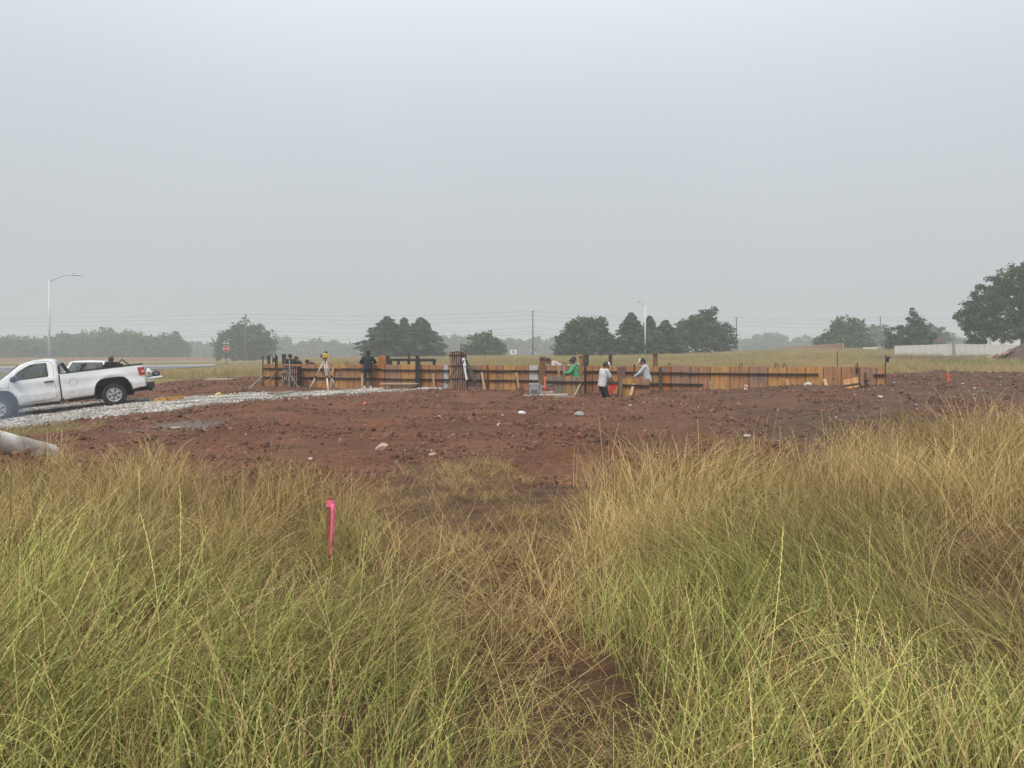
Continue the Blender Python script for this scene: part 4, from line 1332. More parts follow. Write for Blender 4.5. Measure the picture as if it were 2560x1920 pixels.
def form_wall():
    root = empty('form_wall', WA, label='long wall of plywood concrete forms held by dark walers', cat='formwork')
    P = [(660, 675, 'h'), (675, 693, 'b'), (693, 722, 'b'), (722, 753, 'h'), (753, 791, 'b'), (791, 831, 'h'), (831, 869, 'y'), (869, 905, 'b'), (905, 930, 'b'), (930, 944, 'b'), (944, 963, 'O'), (963, 975, 'm'),
         (975, 1003, 'm'), (1003, 1039, 'y'), (1039, 1054, 'm'), (1054, 1072, 'h'), (1072, 1108, 'b'), (1108, 1120, 'w'), (1120, 1168, 'b'), (1168, 1202, 'm'), (1202, 1220, 'b'), (1220, 1243, 'h'), (1243, 1258, 'm'), (1258, 1290, 'y'),
         (1290, 1322, 'b'), (1322, 1345, 'w'), (1345, 1366, 'b'), (1366, 1396, 'b'), (1396, 1422, 'm'), (1422, 1448, 'b'), (1448, 1465, 'h'), (1465, 1481, 'b'), (1481, 1498, 'b'), (1498, 1530, 'h'), (1530, 1545, 'h'), (1545, 1565, 'm'),
         (1565, 1600, 'b'), (1600, 1632, 'h'), (1632, 1653, 'b'), (1653, 1678, 'o'), (1678, 1727, 'm'), (1727, 1747, 'm'), (1747, 1776, 'b'), (1776, 1825, 'y'), (1825, 1873, 'b'), (1873, 1920, 'm'), (1920, 1967, 'y'), (1967, 2014, 'h'),
         (2014, 2058, 'y'), (2058, 2103, 'b'), (2103, 2149, 'b'), (2149, 2192, 'm'), (2192, 2213, 'h')]
    rd = random.Random(3)
    first = None
    for a, b, k in P:
        p, q = wp(a), wp(b)
        w = (q - p).length
        zt = WTOP + rd.uniform(-.012, .012)
        if k == 'O': zt, k = 1.47, 'o'
        dy = rd.uniform(-.008, .008)
        h = zt + .45
        o = MB().box((w / 2, .03 + dy, zt - h / 2), (w - .022, .055, h)).build('panel', PLY[k], root, p - WA, (0, 0, WANG), bevel=.004)
        if first is None: first = o
    # dark backing sheet standing in for shade in the panel gaps, then the inner form
    ln = (WB - WA).length
    MB().box((ln / 2, .085, .32), (ln - .03, .04, 1.46)).build('gap_shade_backing', mat_edge, root, (0, 0, 0), (0, 0, WANG))
    MB().box((ln / 2, .34, .33), (ln - .03, .05, 1.44)).build('inner_form', PLY['b'], root, (0, 0, 0), (0, 0, WANG))
    def waler(a, b, z, off=.045, r=.027):
        n = max(1, int((b - a) / 75))
        for i in range(n):
            pa, pb = wp(a + (b - a) * i / n, off), wp(a + (b - a) * (i + 1) / n, off)
            za, zb = z + rd.uniform(-.012, .012), z + rd.uniform(-.012, .012)
            mb = MB().beam(pa + Vector((0, 0, za)) - WA, pb + Vector((0, 0, zb)) - WA, .075, r * 2)
            for q in range(3):
                c = pa.lerp(pb, (q + .5) / 3) - WA + Vector((0, 0, (za + zb) / 2))
                mb.box(c, (.06, .10, .075), Matrix.Rotation(WANG, 3, 'Z'))
            mb.build('waler', mat_waler, root, bevel=.006)
    waler(660, 955, .865); waler(955, 1355, .845); waler(1363, 1632, .835); waler(1632, 2046, .805); waler(2183, 2213, .80)
    waler(660, 975, .462); waler(975, 1345, .45); waler(1463, 1560, .43); waler(1560, 1758, .385)
    # upright strongbacks in front of the forms
    for px, zt, w, m in ((661, 1.47, .05, mat_rust), (693, 1.50, .06, mat_black), (1054, 1.08, .04, mat_rust), (1221, 1.08, .045, mat_rust), (1652, 1.02, .10, mat_post_old)):
        p = wp(px, .11) - WA
        MB().beam(p + Vector((0, 0, -.1)), p + Vector((0, 0, zt)), w, w).build('strongback', m, root, bevel=.005)
    # wire hooks standing on the top edge
    for px in (866, 1408, 1673, 1853, 1941, 1961):
        p = wp(px, -.02) - WA
        pts = [p + Vector((-.05, 0, WTOP - .05)), p + Vector((-.05, 0, WTOP + .07)), p + Vector((-.03, 0, WTOP + .11)), p + Vector((.03, 0, WTOP + .11)), p + Vector((.05, 0, WTOP + .07)), p + Vector((.05, 0, WTOP - .05))]
        MB().tube(pts, .016, 6).build('tie_hook', mat_rust, root)
    # tie pin heads
    pin = MB().lathe([(0, -.03), (.02, -.03), (.02, 0)], axis='y', n=8).mesh('tie_pin'); pin.materials.append(mat_waler)
    for a, b, k in P:
        if b - a > 26:
            for z in (.66, .25):
                link('tie_pin', pin, None, root, wp((a + b) / 2, .003) - WA + Vector((rd.uniform(-.05, .05), 0, z + rd.uniform(-.03, .03))), (0, 0, WANG))
    # chalk numbers and faded stencils printed on the boards
    def on(px, z): return wp(px, .008) - WA + Vector((0, 0, z))
    text_part('chalk_number', '10', .20, mat_chalk, root, on(667.5, .985), (math.pi / 2, 0, WANG))
    text_part('chalk_number', '15', .17, mat_chalk, root, on(1668, .955), (math.pi / 2, 0, WANG))
    text_part('chalk_number', '1/2', .15, mat_chalk, root, on(1788, .965), (math.pi / 2, 0, WANG))
    MB().box((0, 0, 0), (.055, .004, .15)).build('blue_mark', M('blue paint mark', (.10, .17, .30), .7), root, on(1661.5, .955), (0, 0, WANG))
    def stencil(px, z, w, rows, seed):
        g = random.Random(seed)
        mb = MB()
        for r_ in range(rows):
            x = -w / 2 + g.uniform(0, .08)
            while x < w / 2:
                t = g.uniform(.03, .07)
                mb.box((x + t / 2, 0, -r_ * .075), (t, .004, g.uniform(.03, .05)))
                x += t + g.choice([.015, .015, .05])
        mb.build('stencil_print', mat_blueink, root, on(px, z), (0, 0, WANG))
    stencil(808, .73, .3, 3, 1); stencil(850, .73, .42, 4, 2); stencil(1896, .72, .40, 4, 3); stencil(988, .96, .22, 1, 4); stencil(884, .98, .2, 1, 5)
form_wall()

def timber(name, label, cat, a, b, w, t, m, up=(0, 1, 0), pointed=False, group=None):
    """a straight piece of timber from a (foot) to b (head), origin at its foot"""
    a, b = Vector(a), Vector(b)
    mb = MB()
    d = b - a
    if pointed:
        mb.beam(d * .12, d, w, t, up)
        mb.beam(d * .0, d * .12, w * .45, t * .5, up)
    else:
        mb.beam((0, 0, 0), d, w, t, up)
    o = mb.build(name, m, None, a, bevel=min(w, t) * .08)
    return tag(o, label, cat, group)

def tp(px0, py0, px1, py1, off=.25, dy=.0, name='wooden_stake', label='', cat='stake', w=.09, t=.04, m=None, Y=None, group=None, **kw):
    """timber given by its foot and head in the photo, standing 'off' in front of the forms"""
    Y = Y if Y is not None else wp(px0, off).y
    a = at(px0, py0, Y); b = at(px1, py1, Y + dy)
    a.z = min(a.z, zt1(a.x, a.y)) - .06
    return timber(name, label, cat, a, b, w, t, m or mat_stake, **kw, group=group)

G = 'wooden form stakes'
tp(826, 967, 833, 917, .30, .12, label='brown stake leaning on the forms behind the tripod', w=.10, m=mat_stake2, group=G)
tp(905.5, 967, 905.5, 934, .30, .1, label='pale upright stake left of the man in the black hoodie', w=.10, group=G)
tp(1087, 962, 1082, 934, .30, .1, label='tan stake leaning on the forms left of the white filler panel', w=.09, m=mat_stake2, group=G)
tp(1213, 957, 1204, 931, .35, .15, label='pale tan stake leaning right of the tall form stack', w=.085, group=G)
tp(1299, 963, 1291, 931, .35, .15, label='mauve-tan stake leaning left of the grey bucket', w=.08, m=mat_stake2, group=G)
tp(1778, 970, 1775, 952, .22, .12, label='short weathered stake at the foot of the mauve forms', w=.10, m=M('weathered stake wood', (.30, .21, .15), .9), group=G)
tp(1971, 962, 1966, 948, .22, .12, label='short stake leaning between the two right-hand hooks', w=.10, m=mat_stake2, group=G)
tp(2067, 968, 2061, 948, .30, .18, label='stout pale stake leaning left of the fallen form panel', w=.12, t=.07, group=G)
tp(1575, 976, 1584, 960, .55, .25, Y=26.75, label='short pale stake leaning against the low form behind the trench', w=.10, group=G)
tp(1432, 978, 1461, 940, .2, .35, Y=27.35, name='diagonal_brace', label='long pale lath leaning across the low form beside the bucket', cat='brace', w=.055, t=.03, m=mat_stake)
tp(1400, 943, 1396, 914, .3, .05, Y=28.35, name='wooden_post', label='pale leaning post in front of the worker in green', cat='post', w=.075, t=.06, m=mat_stake2)
tp(1417, 943, 1409, 912, .3, .05, Y=28.2, name='wooden_post', label='tan leaning board held by the worker in green', cat='post', w=.08, t=.05, m=mat_stake2)

# tall uprights that rise above the forms
U = 'uprights standing above the forms'
def upright(px0, px1, top, Y, label, m, t=.09, bottom=968, name='timber_upright'):
    k = Y / FPX
    x = ((px0 + px1) / 2 - 1280) * k; w = (px1 - px0) * k
    zt = EYE - (top - HY) * k; zb = min(z1(x, Y), EYE - (bottom - HY) * k) - .05
    root = empty(name, (x, Y, zb), rz=WANG * .6, label=label, cat='post', group=U)
    MB().box((0, 0, (zt - zb) / 2), (w, t, zt - zb)).build('post', m, root, bevel=.008)
    MB().box((0, -t / 2 - .008, (zt - zb) * .93), (w * .8, .014, .05)).build('strap', mat_waler, root)
upright(669, 675, 888, 34.9, 'grey timber upright nearest the left corner of the forms', mat_post_old)
upright(690, 694, 890, 35.1, 'narrow dark upright beside the second strongback', mat_post_old)
upright(705, 715, 885, 35.3, 'wide dark upright left of the three bent heads', mat_post_old)
upright(965, 974, 889, 32.4, 'grey-green upright right of the tall orange panel', mat_post_old)
upright(1039, 1048, 889.5, 31.15, 'black painted upright in front of the forms right of the black frame', mat_black)
upright(1349, 1363, 892, 28.55, 'brown doubled upright right of the grey bucket', mat_post_brown, t=.2)
upright(1448, 1457, 886, 28.7, 'pale brown upright right of the worker in green', PLY['b'], t=.2)
upright(1521.5, 1530, 886, 29.4, 'dark mossy upright behind the man in the white cap', mat_post_old)
upright(1632, 1644, 881, 29.0, 'brown square upright right of the man in the grey shirt', mat_post_brown)
def block(px0, px1, t, b, Y, label, m, name='timber_block', cat='timber block'):
    k = Y / FPX
    a = at(px0, b, Y); c = at(px1, t, Y)
    root = empty(name, ((a.x + c.x) / 2, Y, a.z), label=label, cat=cat)
    w, h = c.x - a.x, c.z - a.z
    MB().box((0, 0, h / 2), (w, .12, h)).build('board', m, root, bevel=.006)
    MB().box((w * .5 + .012, 0, h / 2), (.024, .13, h)).build('edge_batten', mat_waler, root)
    MB().box((0, -.066, h * .15), (w * .8, .012, h * .2)).build('stain_band', mat_waler, root)
block(1458, 1470, 886, 914.5, 28.4, 'dark stained timber block fixed high right of the worker in green', M('dark stained timber', (.085, .062, .055), .8, var=.35, scale=4))
def short_panel():
    Y = 27.55
    a, c = at(1544, 947, Y), at(1562, 917, Y)
    root = empty('loose_plywood_form', ((a.x + c.x) / 2, Y, -.3), label='mauve form panel standing end-on between the two men in the trench', cat='form panel')
    w = c.x - a.x; h = c.z + .3
    MB().box((0, 0, h / 2), (w, .06, h)).build('board', M('mauve painted board', (.16, .085, .078), .7, var=.25, scale=4), root, bevel=.006)
    for z in (h * .55, h * .9): MB().box((0, .05, z), (w, .05, .06)).build('batten', mat_waler, root)
short_panel()
tp(1542, 978, 1551, 938, .3, .05, Y=26.9, name='wooden_post', label='brown plank leaning left of the mauve form panel', cat='post', w=.10, t=.05, m=mat_post_brown)
tp(1548, 980, 1554, 944, .3, .05, Y=26.75, name='wooden_post', label='shorter brown plank leaning beside the low yellow form', cat='post', w=.09, t=.05, m=M('brown plank', (.23, .14, .09), .85, var=.25, scale=5))

def low_form(label, px0, px1, top, bot, Y, cols, wz, side=None):
    k = Y / FPX
    a, b = at(px0, bot, Y), at(px1, top, Y)
    o = Vector((a.x, Y, min(a.z, z1(a.x, Y)) - .1))
    root = empty('low_form_wall', o, label=label, cat='formwork')
    tot = px1 - px0
    rd = random.Random(int(px0))
    zt = b.z - o.z
    x = 0.0
    W_ = b.x - a.x
    for f, c in cols:
        w = W_ * f
        MB().box((x + w / 2, .03 + rd.uniform(-.008, .008), zt / 2 + rd.uniform(-.01, .01)), (w - .01, .05, zt)).build('panel', PLY[c], root, bevel=.004)
        x += w
    MB().box((W_ / 2, .08, zt / 2 - .03), (W_ - .02, .04, zt - .05)).build('gap_shade_backing', mat_edge, root)  # dark sheet behind the panels, puts shade into their gaps by colour
    for zpx in wz:
        z = EYE - (zpx - HY) * k - o.z
        MB().beam((0, -.04, z + .01), (W_, -.04, z - .015), .07, .07).build('waler', mat_waler, root, bevel=.006)
    if side:
        MB().box((x - .03 if side > 0 else .03, .5, zt / 2), (.05, .9, zt)).build('return_panel', PLY['d'], root, bevel=.004)
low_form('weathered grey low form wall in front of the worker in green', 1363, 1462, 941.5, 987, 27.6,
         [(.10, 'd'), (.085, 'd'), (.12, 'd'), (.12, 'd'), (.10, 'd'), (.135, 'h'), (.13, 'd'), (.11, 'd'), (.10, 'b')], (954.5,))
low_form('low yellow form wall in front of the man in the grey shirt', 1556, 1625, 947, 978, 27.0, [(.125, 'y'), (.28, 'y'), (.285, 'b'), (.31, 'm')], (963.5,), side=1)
def pipe_post():
    Y = 27.5; p = at(1462.5, 985, Y); q = at(1462.5, 914, Y)
    z = z1(p.x, Y) - .1
    o = MB().tube([(0, 0, 0), (0, 0, q.z - z)], .035, 10).build('steel_post', mat_black, None, (p.x, Y, z))
    tag(o, 'thin black steel post at the right end of the grey low form', 'post')
pipe_post()

# rods
def rod(px, top, Y, label, clamp=None, r=.016, bottom=968):
    a = at(px, bottom, Y); b = at(px, top, Y)
    zb = min(a.z, z1(a.x, Y)) - .1
    root = empty('steel_rod', (a.x, Y, zb), label=label, cat='rod', group='steel rods standing at the forms')
    h = b.z - zb
    MB().tube([(0, 0, 0), (0, 0, h * .5), (.01, 0, h)], r, 8).build('rod', mat_rust, root)
    if clamp:
        z = EYE - (clamp - HY) * Y / FPX - zb
        mb = MB().box((.05, -.02, z), (.09, .09, .16)).lathe([(0, 0), (.05, 0), (.05, .07), (0, .07)], (.08, -.05, z + .05), n=10)
        mb.build('clamp', mat_black, root, bevel=.008)
rod(2093, 879, 26.9, 'thin steel rod standing up behind the right part of the forms')
rod(2213.5, 887, 25.85, 'thin steel rod with a clamp at the right corner of the forms', clamp=900, r=.022)
rod(681.5, 891, 34.6, 'short steel rod between the two left uprights', clamp=901)
rod(1585, 911, 28.2, 'short rusty rod rising beside the mauve panel', r=.03)
def slotted(px, top, bot, Y, label, wpx=6.5):
    k = Y / FPX
    a, b = at(px, bot, Y), at(px, top, Y)
    w, h = wpx * k, b.z - a.z
    root = empty('slotted_bracket', (a.x, Y, a.z), label=label, cat='bracket', group='slotted black brackets')
    MB().box((0, 0, h * .24), (w, .05, h * .48)).build('plate', mat_black, root, bevel=.008)
    pts = [(-w * .36, 0, h * .46), (-w * .36, 0, h * .86), (-w * .2, 0, h * .97), (w * .2, 0, h * .97), (w * .36, 0, h * .86), (w * .36, 0, h * .46)]
    MB().tube(pts, w * .16, 8).build('loop', mat_black, root, smooth=True)
slotted(2142.5, 907, 933, wp(2142, .10).y, 'black slotted bracket clipped over the right part of the forms')
slotted(1022.5, 881, 902, 36.6, 'black slotted bracket standing on the black steel frame', 5.0)

def black_frame():
    Y0 = 36.0
    a, b = at(976, 912, Y0), at(1089, 912, Y0)
    zt = EYE - (899.5 - HY) * Y0 / FPX
    o = Vector((a.x, Y0, z1(a.x, Y0)))
    root = empty('steel_table', o, label='black steel table with thin legs standing behind the forms', cat='steel table')
    w = b.x - a.x; h = zt - o.z
    for (p, q) in (((0, 0, h), (w, -.25, h - .03)), ((0, 1.6, h), (w * .93, 1.35, h)), ((w, -.25, h - .03), (w * .93, 1.35, h)), ((0, 0, h), (0, 1.6, h))):
        MB().beam(p, q, .10, .11).build('rail', mat_black, root, bevel=.008)
    for f, y in ((.01, 0), (.18, 0), (.41, -.05), (.64, -.1), (.985, -.22), (.5, 1.4), (.90, 1.3)):
        MB().beam((w * f, y, 0), (w * f, y, h - .02), .12, .12).build('leg', mat_black, root, bevel=.008)
black_frame()

mat_plyedge = M('pale form rib', (.42, .27, .19), .8, var=.35, scale=7)
# ------------------------------------------------------------------ stacks of loose forms
def stack(label, px0, px1, top, bot, Y, n, lean, m, base_w=1.0, side_m=None, seed=1, name='form_stack'):
    k = Y / FPX
    a, b = at(px0, bot, Y), at(px1, top, Y)
    zb = min(a.z, z1((a.x + b.x) / 2, Y)) - .03
    w, h = b.x - a.x, b.z - zb
    root = empty(name, ((a.x + b.x) / 2, Y, zb), label=label, cat='form stack')
    rd = random.Random(seed)
    t = w / n
    for i in range(n):
        x0 = -w / 2 + t * (i + .5)
        xb = x0 * base_w
        hh = h + rd.uniform(-.02, .02)
        dy = rd.uniform(-.02, .02)
        mb = MB()
        e = t * .42
        vs = []
        for (xx, zz) in ((xb + lean, 0), (x0, hh)):
            for yy in (dy, .62 + dy):
                vs += [(xx - e, yy, zz), (xx + e, yy, zz)]
        mb.add(vs, [(0, 1, 5, 4), (3, 2, 6, 7), (1, 3, 7, 5), (2, 0, 4, 6), (4, 5, 7, 6), (2, 3, 1, 0)])
        p = mb.build('form_panel', m if i or side_m is None else side_m, root, bevel=.004)
        # plywood edge inset shows as a paler line between the rails
        MB().add([(xb + lean - e * .5, dy - .006, .03), (xb + lean + e * .5, dy - .006, .03), (x0 + e * .5, dy - .006, hh - .03), (x0 - e * .5, dy - .006, hh - .03)], [(0, 1, 2, 3)]).build('ply_edge', mat_plyedge, p)
    for z in (.28, .62, .9):
        xs = w / 2 * (base_w + (1 - base_w) * z) + .02; cx = lean * (1 - z)
        MB().beam((cx - xs, -.035, h * z), (cx + xs, -.035, h * z + .02), .012, .045).build('strap', mat_waler, root)
    return root, w, h
stack('low bundle of form panels on edge behind the grey tripod brace', 708, 743, 915, 969, 32.6, 8, -.06, mat_edge, base_w=1.2, seed=2)
stack('tall strapped stack of form panels on edge standing above the forms', 1122, 1164, 879, 960, 29.7, 9, .05, mat_edge, base_w=.93, side_m=PLY['b'], seed=4)

def a_brace():
    Y = 31.9
    c = at(723, 934, Y); g = at(723, 969, Y)
    zb = z1(g.x, Y)
    root = empty('tripod_brace', (g.x, Y, zb), label='grey steel tripod brace standing before the low form bundle', cat='brace')
    mg = M('grey galvanised brace', (.24, .24, .22), .5, .4, var=.25, scale=6)
    h = c.z - zb; t = at(723, 899, Y).z - zb
    MB().beam((0, .05, 0), (0, .05, h + .25), .075, .06).build('upright', mg, root, bevel=.006)
    MB().tube([(0, .05, h + .2), (.0, .05, t)], .022, 8).build('rod', mat_galv, root)
    for s in (-1, 1): MB().beam((s * .42, -.05, 0), (s * .02, .0, h), .05, .045).build('leg', mg, root, bevel=.006)
    MB().beam((0, .5, 0), (0, .1, h), .05, .045).build('leg', mg, root, bevel=.006)
    pts = [(-.22 + .12 * math.cos(a), -.02, h - .02 + .13 * math.sin(a)) for a in np.linspace(.3, 4.6, 12)]
    MB().tube(pts, .016, 6).build('hook', mg, root, smooth=True)
a_brace()
G2 = 'braces leaning on the left corner of the forms'
tp(655, 930, 622, 970, .0, -.6, Y=33.4, name='diagonal_brace', label='upper grey brace slanting down left from the corner of the forms', cat='brace', w=.06, t=.05, m=mat_greyboard, group=G2)
def lean(px0, py0, Y0, px1, py1, Y1, label, m, w=.05, t=.05, name='diagonal_brace', cat='brace', group=None):
    a, b = at(px0, py0, Y0), at(px1, py1, Y1)
    return timber(name, label, cat, a, b, w, t, m, group=group)
lean(622, 971, 32.9, 657, 941, 33.9, 'lower grey brace slanting down left from the corner of the forms', M('grey brace steel', (.30, .29, .28), .5, .4), .045, .045, group=G2)
lean(662, 969, 33.0, 691, 926, 33.6, 'rust-brown brace crossing the leftmost form panels', mat_post_brown, .05, .05, group=G2)
G3 = 'braces beside the tall form stack'
lean(1192, 953, 29.3, 1166, 901, 29.9, 'upper dark brace sloping right from the tall form stack', mat_post_old, .07, .06, group=G3)
lean(1187, 955, 29.0, 1166, 911, 29.7, 'lower dark brace sloping right from the tall form stack', mat_post_old, .06, .06, group=G3)
lean(1116, 959, 29.2, 1146, 912, 29.5, 'dark brace crossing the face of the tall form stack', mat_waler, .05, .05, group=G3)
mat_muted = M('scuffed white board', (.50, .52, .54), .6, var=.2, scale=7)
def level_board():
    a, b = at(1167, 950, 29.0), at(1157, 895, 29.35)
    root = empty('white_board', a, label='narrow white board leaning on the tall form stack', cat='board')
    d = b - a
    MB().beam((0, 0, 0), d, .075, .04, up=(0, 1, 0)).build('board', mat_muted, root, bevel=.004)
    MB().beam(d * .62 + Vector((.02, -.03, 0)), d * 1.0 + Vector((.035, -.03, 0)), .10, .03, up=(0, 1, 0)).build('upper_plate', mat_muted, root, bevel=.004)
    for f in (.80, .87): MB().lathe([(0, 0), (.028, 0), (.028, .02), (0, .02)], d * f + Vector((-.01 if f < .85 else .02, -.062, 0)), axis='y', n=10).build('hole', mat_black, root)
level_board()
rod(1152, 859, 29.55, 'long thin black rod sticking up out of the tall form stack', r=.018)

def plank_pile():
    Y = 30.6
    g = random.Random(8)
    rows = [(952, 1045, 953.5), (968, 1042, 957.5), (975, 1040, 961), (960, 1038, 964)]
    labs = ['topmost pale edged board of the low pile at the forms', 'second board from the top of the low pile at the forms', 'third board from the top of the low pile at the forms', 'bottom board of the low pile at the forms']
    for i, (p0, p1, py) in enumerate(rows):
        a, b = at(p0, py, Y), at(p1, py + g.uniform(-.6, .6), Y)
        z = z1((a.x + b.x) / 2, Y) + .02 + .065 * (3 - i)
        root = empty('board', ((a.x + b.x) / 2, Y, z), rz=g.uniform(-.06, .06), label=labs[i], cat='board', group='boards piled at the forms')
        w = b.x - a.x
        MB().box((0, 0, .022), (w, .30, .042)).build('plank', mat_post_brown if i else M('wet pale plank', (.42, .33, .27), .5), root, bevel=.004)
        for s in (-.4, .4): MB().box((w * s, 0, -.008), (.09, .28, .022)).build('cleat', mat_post_old, root)
plank_pile()

def fallen_panel():
    Y = 25.3
    a = at(2112, 967, Y); w = (2153 - 2112) * Y / FPX
    z = zt1(a.x + w / 2, Y)
    root = empty('loose_plywood_form', (a.x, Y, z - .03), label='small form panel with a dark band leaning against the right end of the forms', cat='form panel', rot=(R(-28), R(-5), 0))
    h = .36
    MB().prism([(0, 0), (w * .9, .02), (w * 1.02, h + .06), (w * .05, h - .02)], .05).build('board', PLY['h'], root, recalc=True, bevel=.004)
    MB().beam((-.02, -.04, .11), (w * .94, -.04, .15), .035, .05).build('dark_band', mat_waler, root, bevel=.004)
    MB().box((w * 1.02, .06, .2), (.03, .16, .42)).build('edge_rail', mat_waler, root)
fallen_panel()
def clamps():
    Y = 25.4
    for i, (px, top, lab, m) in enumerate(((2164, 931, 'rusty steel clamp bar standing left at the leaning form panel', mat_rust), (2168, 932, 'grey steel clamp bar standing right at the leaning form panel', mat_black))):
        a, b = at(px - 1, 966, Y), at(px, top, Y)
        root = empty('clamp_bar', a - Vector((0, 0, .05)), label=lab, cat='clamp', group='clamp bars at the right end of the forms')
        h = b.z - a.z + .05
        MB().beam((0, 0, 0), (.01, .08, h), .03, .03).build('bar', m, root)
        MB().box((.015, .02, h * .45), (.08, .07, .06)).build('jaw', mat_black, root, bevel=.006)
        MB().beam((.02, -.02, h * .3), (.05, -.03, h * .05), .025, .03).build('handle', mat_black, root)
clamps()

# ------------------------------------------------------------------ laser level on its tripod
def laser_level():
    Y = 31.4
    feet = [at(772, 967, Y - .1), at(821, 969, Y - .75), at(842, 966, Y + .25)]
    ap = at(812, 897.5, Y - .15)
    zb = z1(ap.x, Y)
    o = Vector((ap.x, ap.y, zb))
    root = empty('survey_tripod', o, label='white and black surveying tripod standing on the gravel before the forms', cat='tripod')
    wm = M('white tripod leg', (.78, .76, .73), .35, var=.04); bk = mat_black
    top = ap - o
    for i, f in enumerate(feet):
        f = f - o; f.z = zt1(f.x + o.x, f.y + o.y) - zb
        t = top + (f - top).normalized() * .10
        d = f - t
        n_ = Vector((d.y, -d.x, 0)).normalized() if d.xy.length > .01 else Vector((1, 0, 0))
        leg = MB()
        for s in (-1, 1): leg.tube([t + n_ * (.05 * s), t + d * .55 + n_ * (.024 * s)], .014, 8)
        leg.tube([t + d * .5, f], .02 if i != 1 else .028, 8)
        lg = leg.build('leg', wm, root, smooth=True)
        MB().tube([t + d * .50, t + d * .57], .042, 8).build('clamp', bk, lg)
        MB().tube([f - d * .035, f + Vector((0, 0, -.02))], [.03, .012], 8).build('foot', bk, lg)
        MB().tube([t - d * .02, t + d * .07], .036, 8).build('hinge', bk, lg)
    MB().lathe([(0, -.02), (.09, -.02), (.10, .02), (.08, .05), (0, .05)], top, n=16).build('head_plate', bk, root)
    root2 = empty('laser_level', o + top + Vector((0, 0, .05)), rz=.25, label='yellow rotating laser level mounted on the surveying tripod', cat='laser level')
    yl = M('yellow tool plastic', (.72, .47, .02), .35, var=.05)
    MB().prism([(-.10, 0), (.16, 0), (.17, .10), (.13, .19), (-.02, .20), (-.09, .14)], .19).build('body', yl, root2, recalc=True, bevel=.015)
    MB().box((-.13, 0, .08), (.10, .15, .14)).build('battery_pack', M('grey tool plastic', (.07, .08, .09), .4), root2, bevel=.012)
    MB().lathe([(.05, .19), (.05, .24), (0, .24)], (.06, 0, 0), n=14).build('rotor_housing', M('smoked lens', (.03, .03, .035), .1), root2)
    MB().tube([(-.03, .0, .19), (-.02, .0, .255), (.04, 0, .27), (.10, 0, .255), (.12, 0, .185)], .014, 8).build('carry_handle', bk, root2, smooth=True)
    MB().lathe([(0, -.012), (.035, -.012), (.035, 0)], (.09, -.095, .07), axis='y', n=14).build('dial', M('orange brown dial', (.40, .17, .03), .5), root2)
    MB().box((-.01, -.098, .08), (.07, .006, .08)).build('display', M('grey display', (.32, .34, .36), .3), root2)
laser_level()

# ------------------------------------------------------------------ odds and ends around the forms
def bucket():
    Y = 26.9
    a = at(1335, 974, Y); k = Y / FPX
    z = z1(a.x, Y) - .02
    root = empty('bucket', (a.x, Y, z), label='square grey plastic bucket with a black label by the forms', cat='bucket')
    m = M('grey bucket plastic', (.36, .37, .37), .5, var=.08)
    h = .44; w = .36
    mb = MB()
    prof = [(.80, 0), (.98, h * .86), (1.06, h * .87), (1.06, h * .92), (1.0, h * .93), (1.06, h * .96), (1.04, h)]
    def ring(s, zz):
        q = w / 2 * s; c = q * .75
        return [(-c, -q, zz), (c, -q, zz), (q, -c, zz), (q, c, zz), (c, q, zz), (-c, q, zz), (-q, c, zz), (-q, -c, zz)]
    vs = []
    for s, zz in prof: vs += ring(s, zz)
    fs = []
    for i in range(len(prof) - 1):
        for k_ in range(8): fs.append((i * 8 + k_, i * 8 + (k_ + 1) % 8, (i + 1) * 8 + (k_ + 1) % 8, (i + 1) * 8 + k_))
    fs.append(tuple(range(8))[::-1])
    vs += ring(.98, h - .03); j = len(prof) * 8
    for k_ in range(8): fs.append((j - 8 + k_, j - 8 + (k_ + 1) % 8, j + (k_ + 1) % 8, j + k_))
    fs.append(tuple(range(j, j + 8)))
    mb.add(vs, fs).build('tub', m, root)
    lb = MB().box((0, 0, 0), (.19, .006, .17)).build('label_print', mat_black, root, (.0, -w * .453, h * .42), (R(-4), 0, 0))
    MB().box((0, -.004, -.045), (.10, .006, .012)).build('label_stripe', mat_sign_white, lb)
    MB().box((0, -.004, .02), (.12, .006, .05)).build('label_badge', M('grey label print', (.16, .17, .19), .6), lb)
    pts = [(.19, 0, h * .93), (.24, -.10, h * .86), (.26, -.13, h * .72), (.24, -.1, h * .6)]
    MB().tube(pts, .012, 6).build('bail_handle', m, root, smooth=True)
bucket()
def saw():
    Y = 26.9; a = at(1369, 968, Y)
    root = empty('cutoff_saw', (a.x, Y, z1(a.x, Y) + .10), label='red and black engine saw resting on boards by the orange stake', cat='saw')
    rd_ = M('dull red tool body', (.22, .055, .035), .5); gr = M('dark grey tool housing', (.10, .095, .09), .6)
    MB().box((-.06, 0, .14), (.26, .22, .18)).build('body', rd_, root, bevel=.03)
    MB().box((.07, 0, .26), (.16, .2, .12)).build('engine_cover', gr, root, bevel=.03)
    MB().tube([(.16, 0, .22), (.25, 0, .20), (.27, 0, .12), (.25, 0, .03), (.16, 0, .02)], .018, 8).build('rear_handle', M('red handle', (.30, .05, .04), .5), root, smooth=True)
    MB().lathe([(0, -.01), (.14, -.01), (.14, .01), (0, .01)], (-.22, -.02, .13), axis='y', n=24).build('blade', mat_galv, root)
    MB().box((.0, 0, .03), (.42, .26, .05)).build('base', M('pale tool base', (.42, .38, .34), .7), root, bevel=.01)
saw()
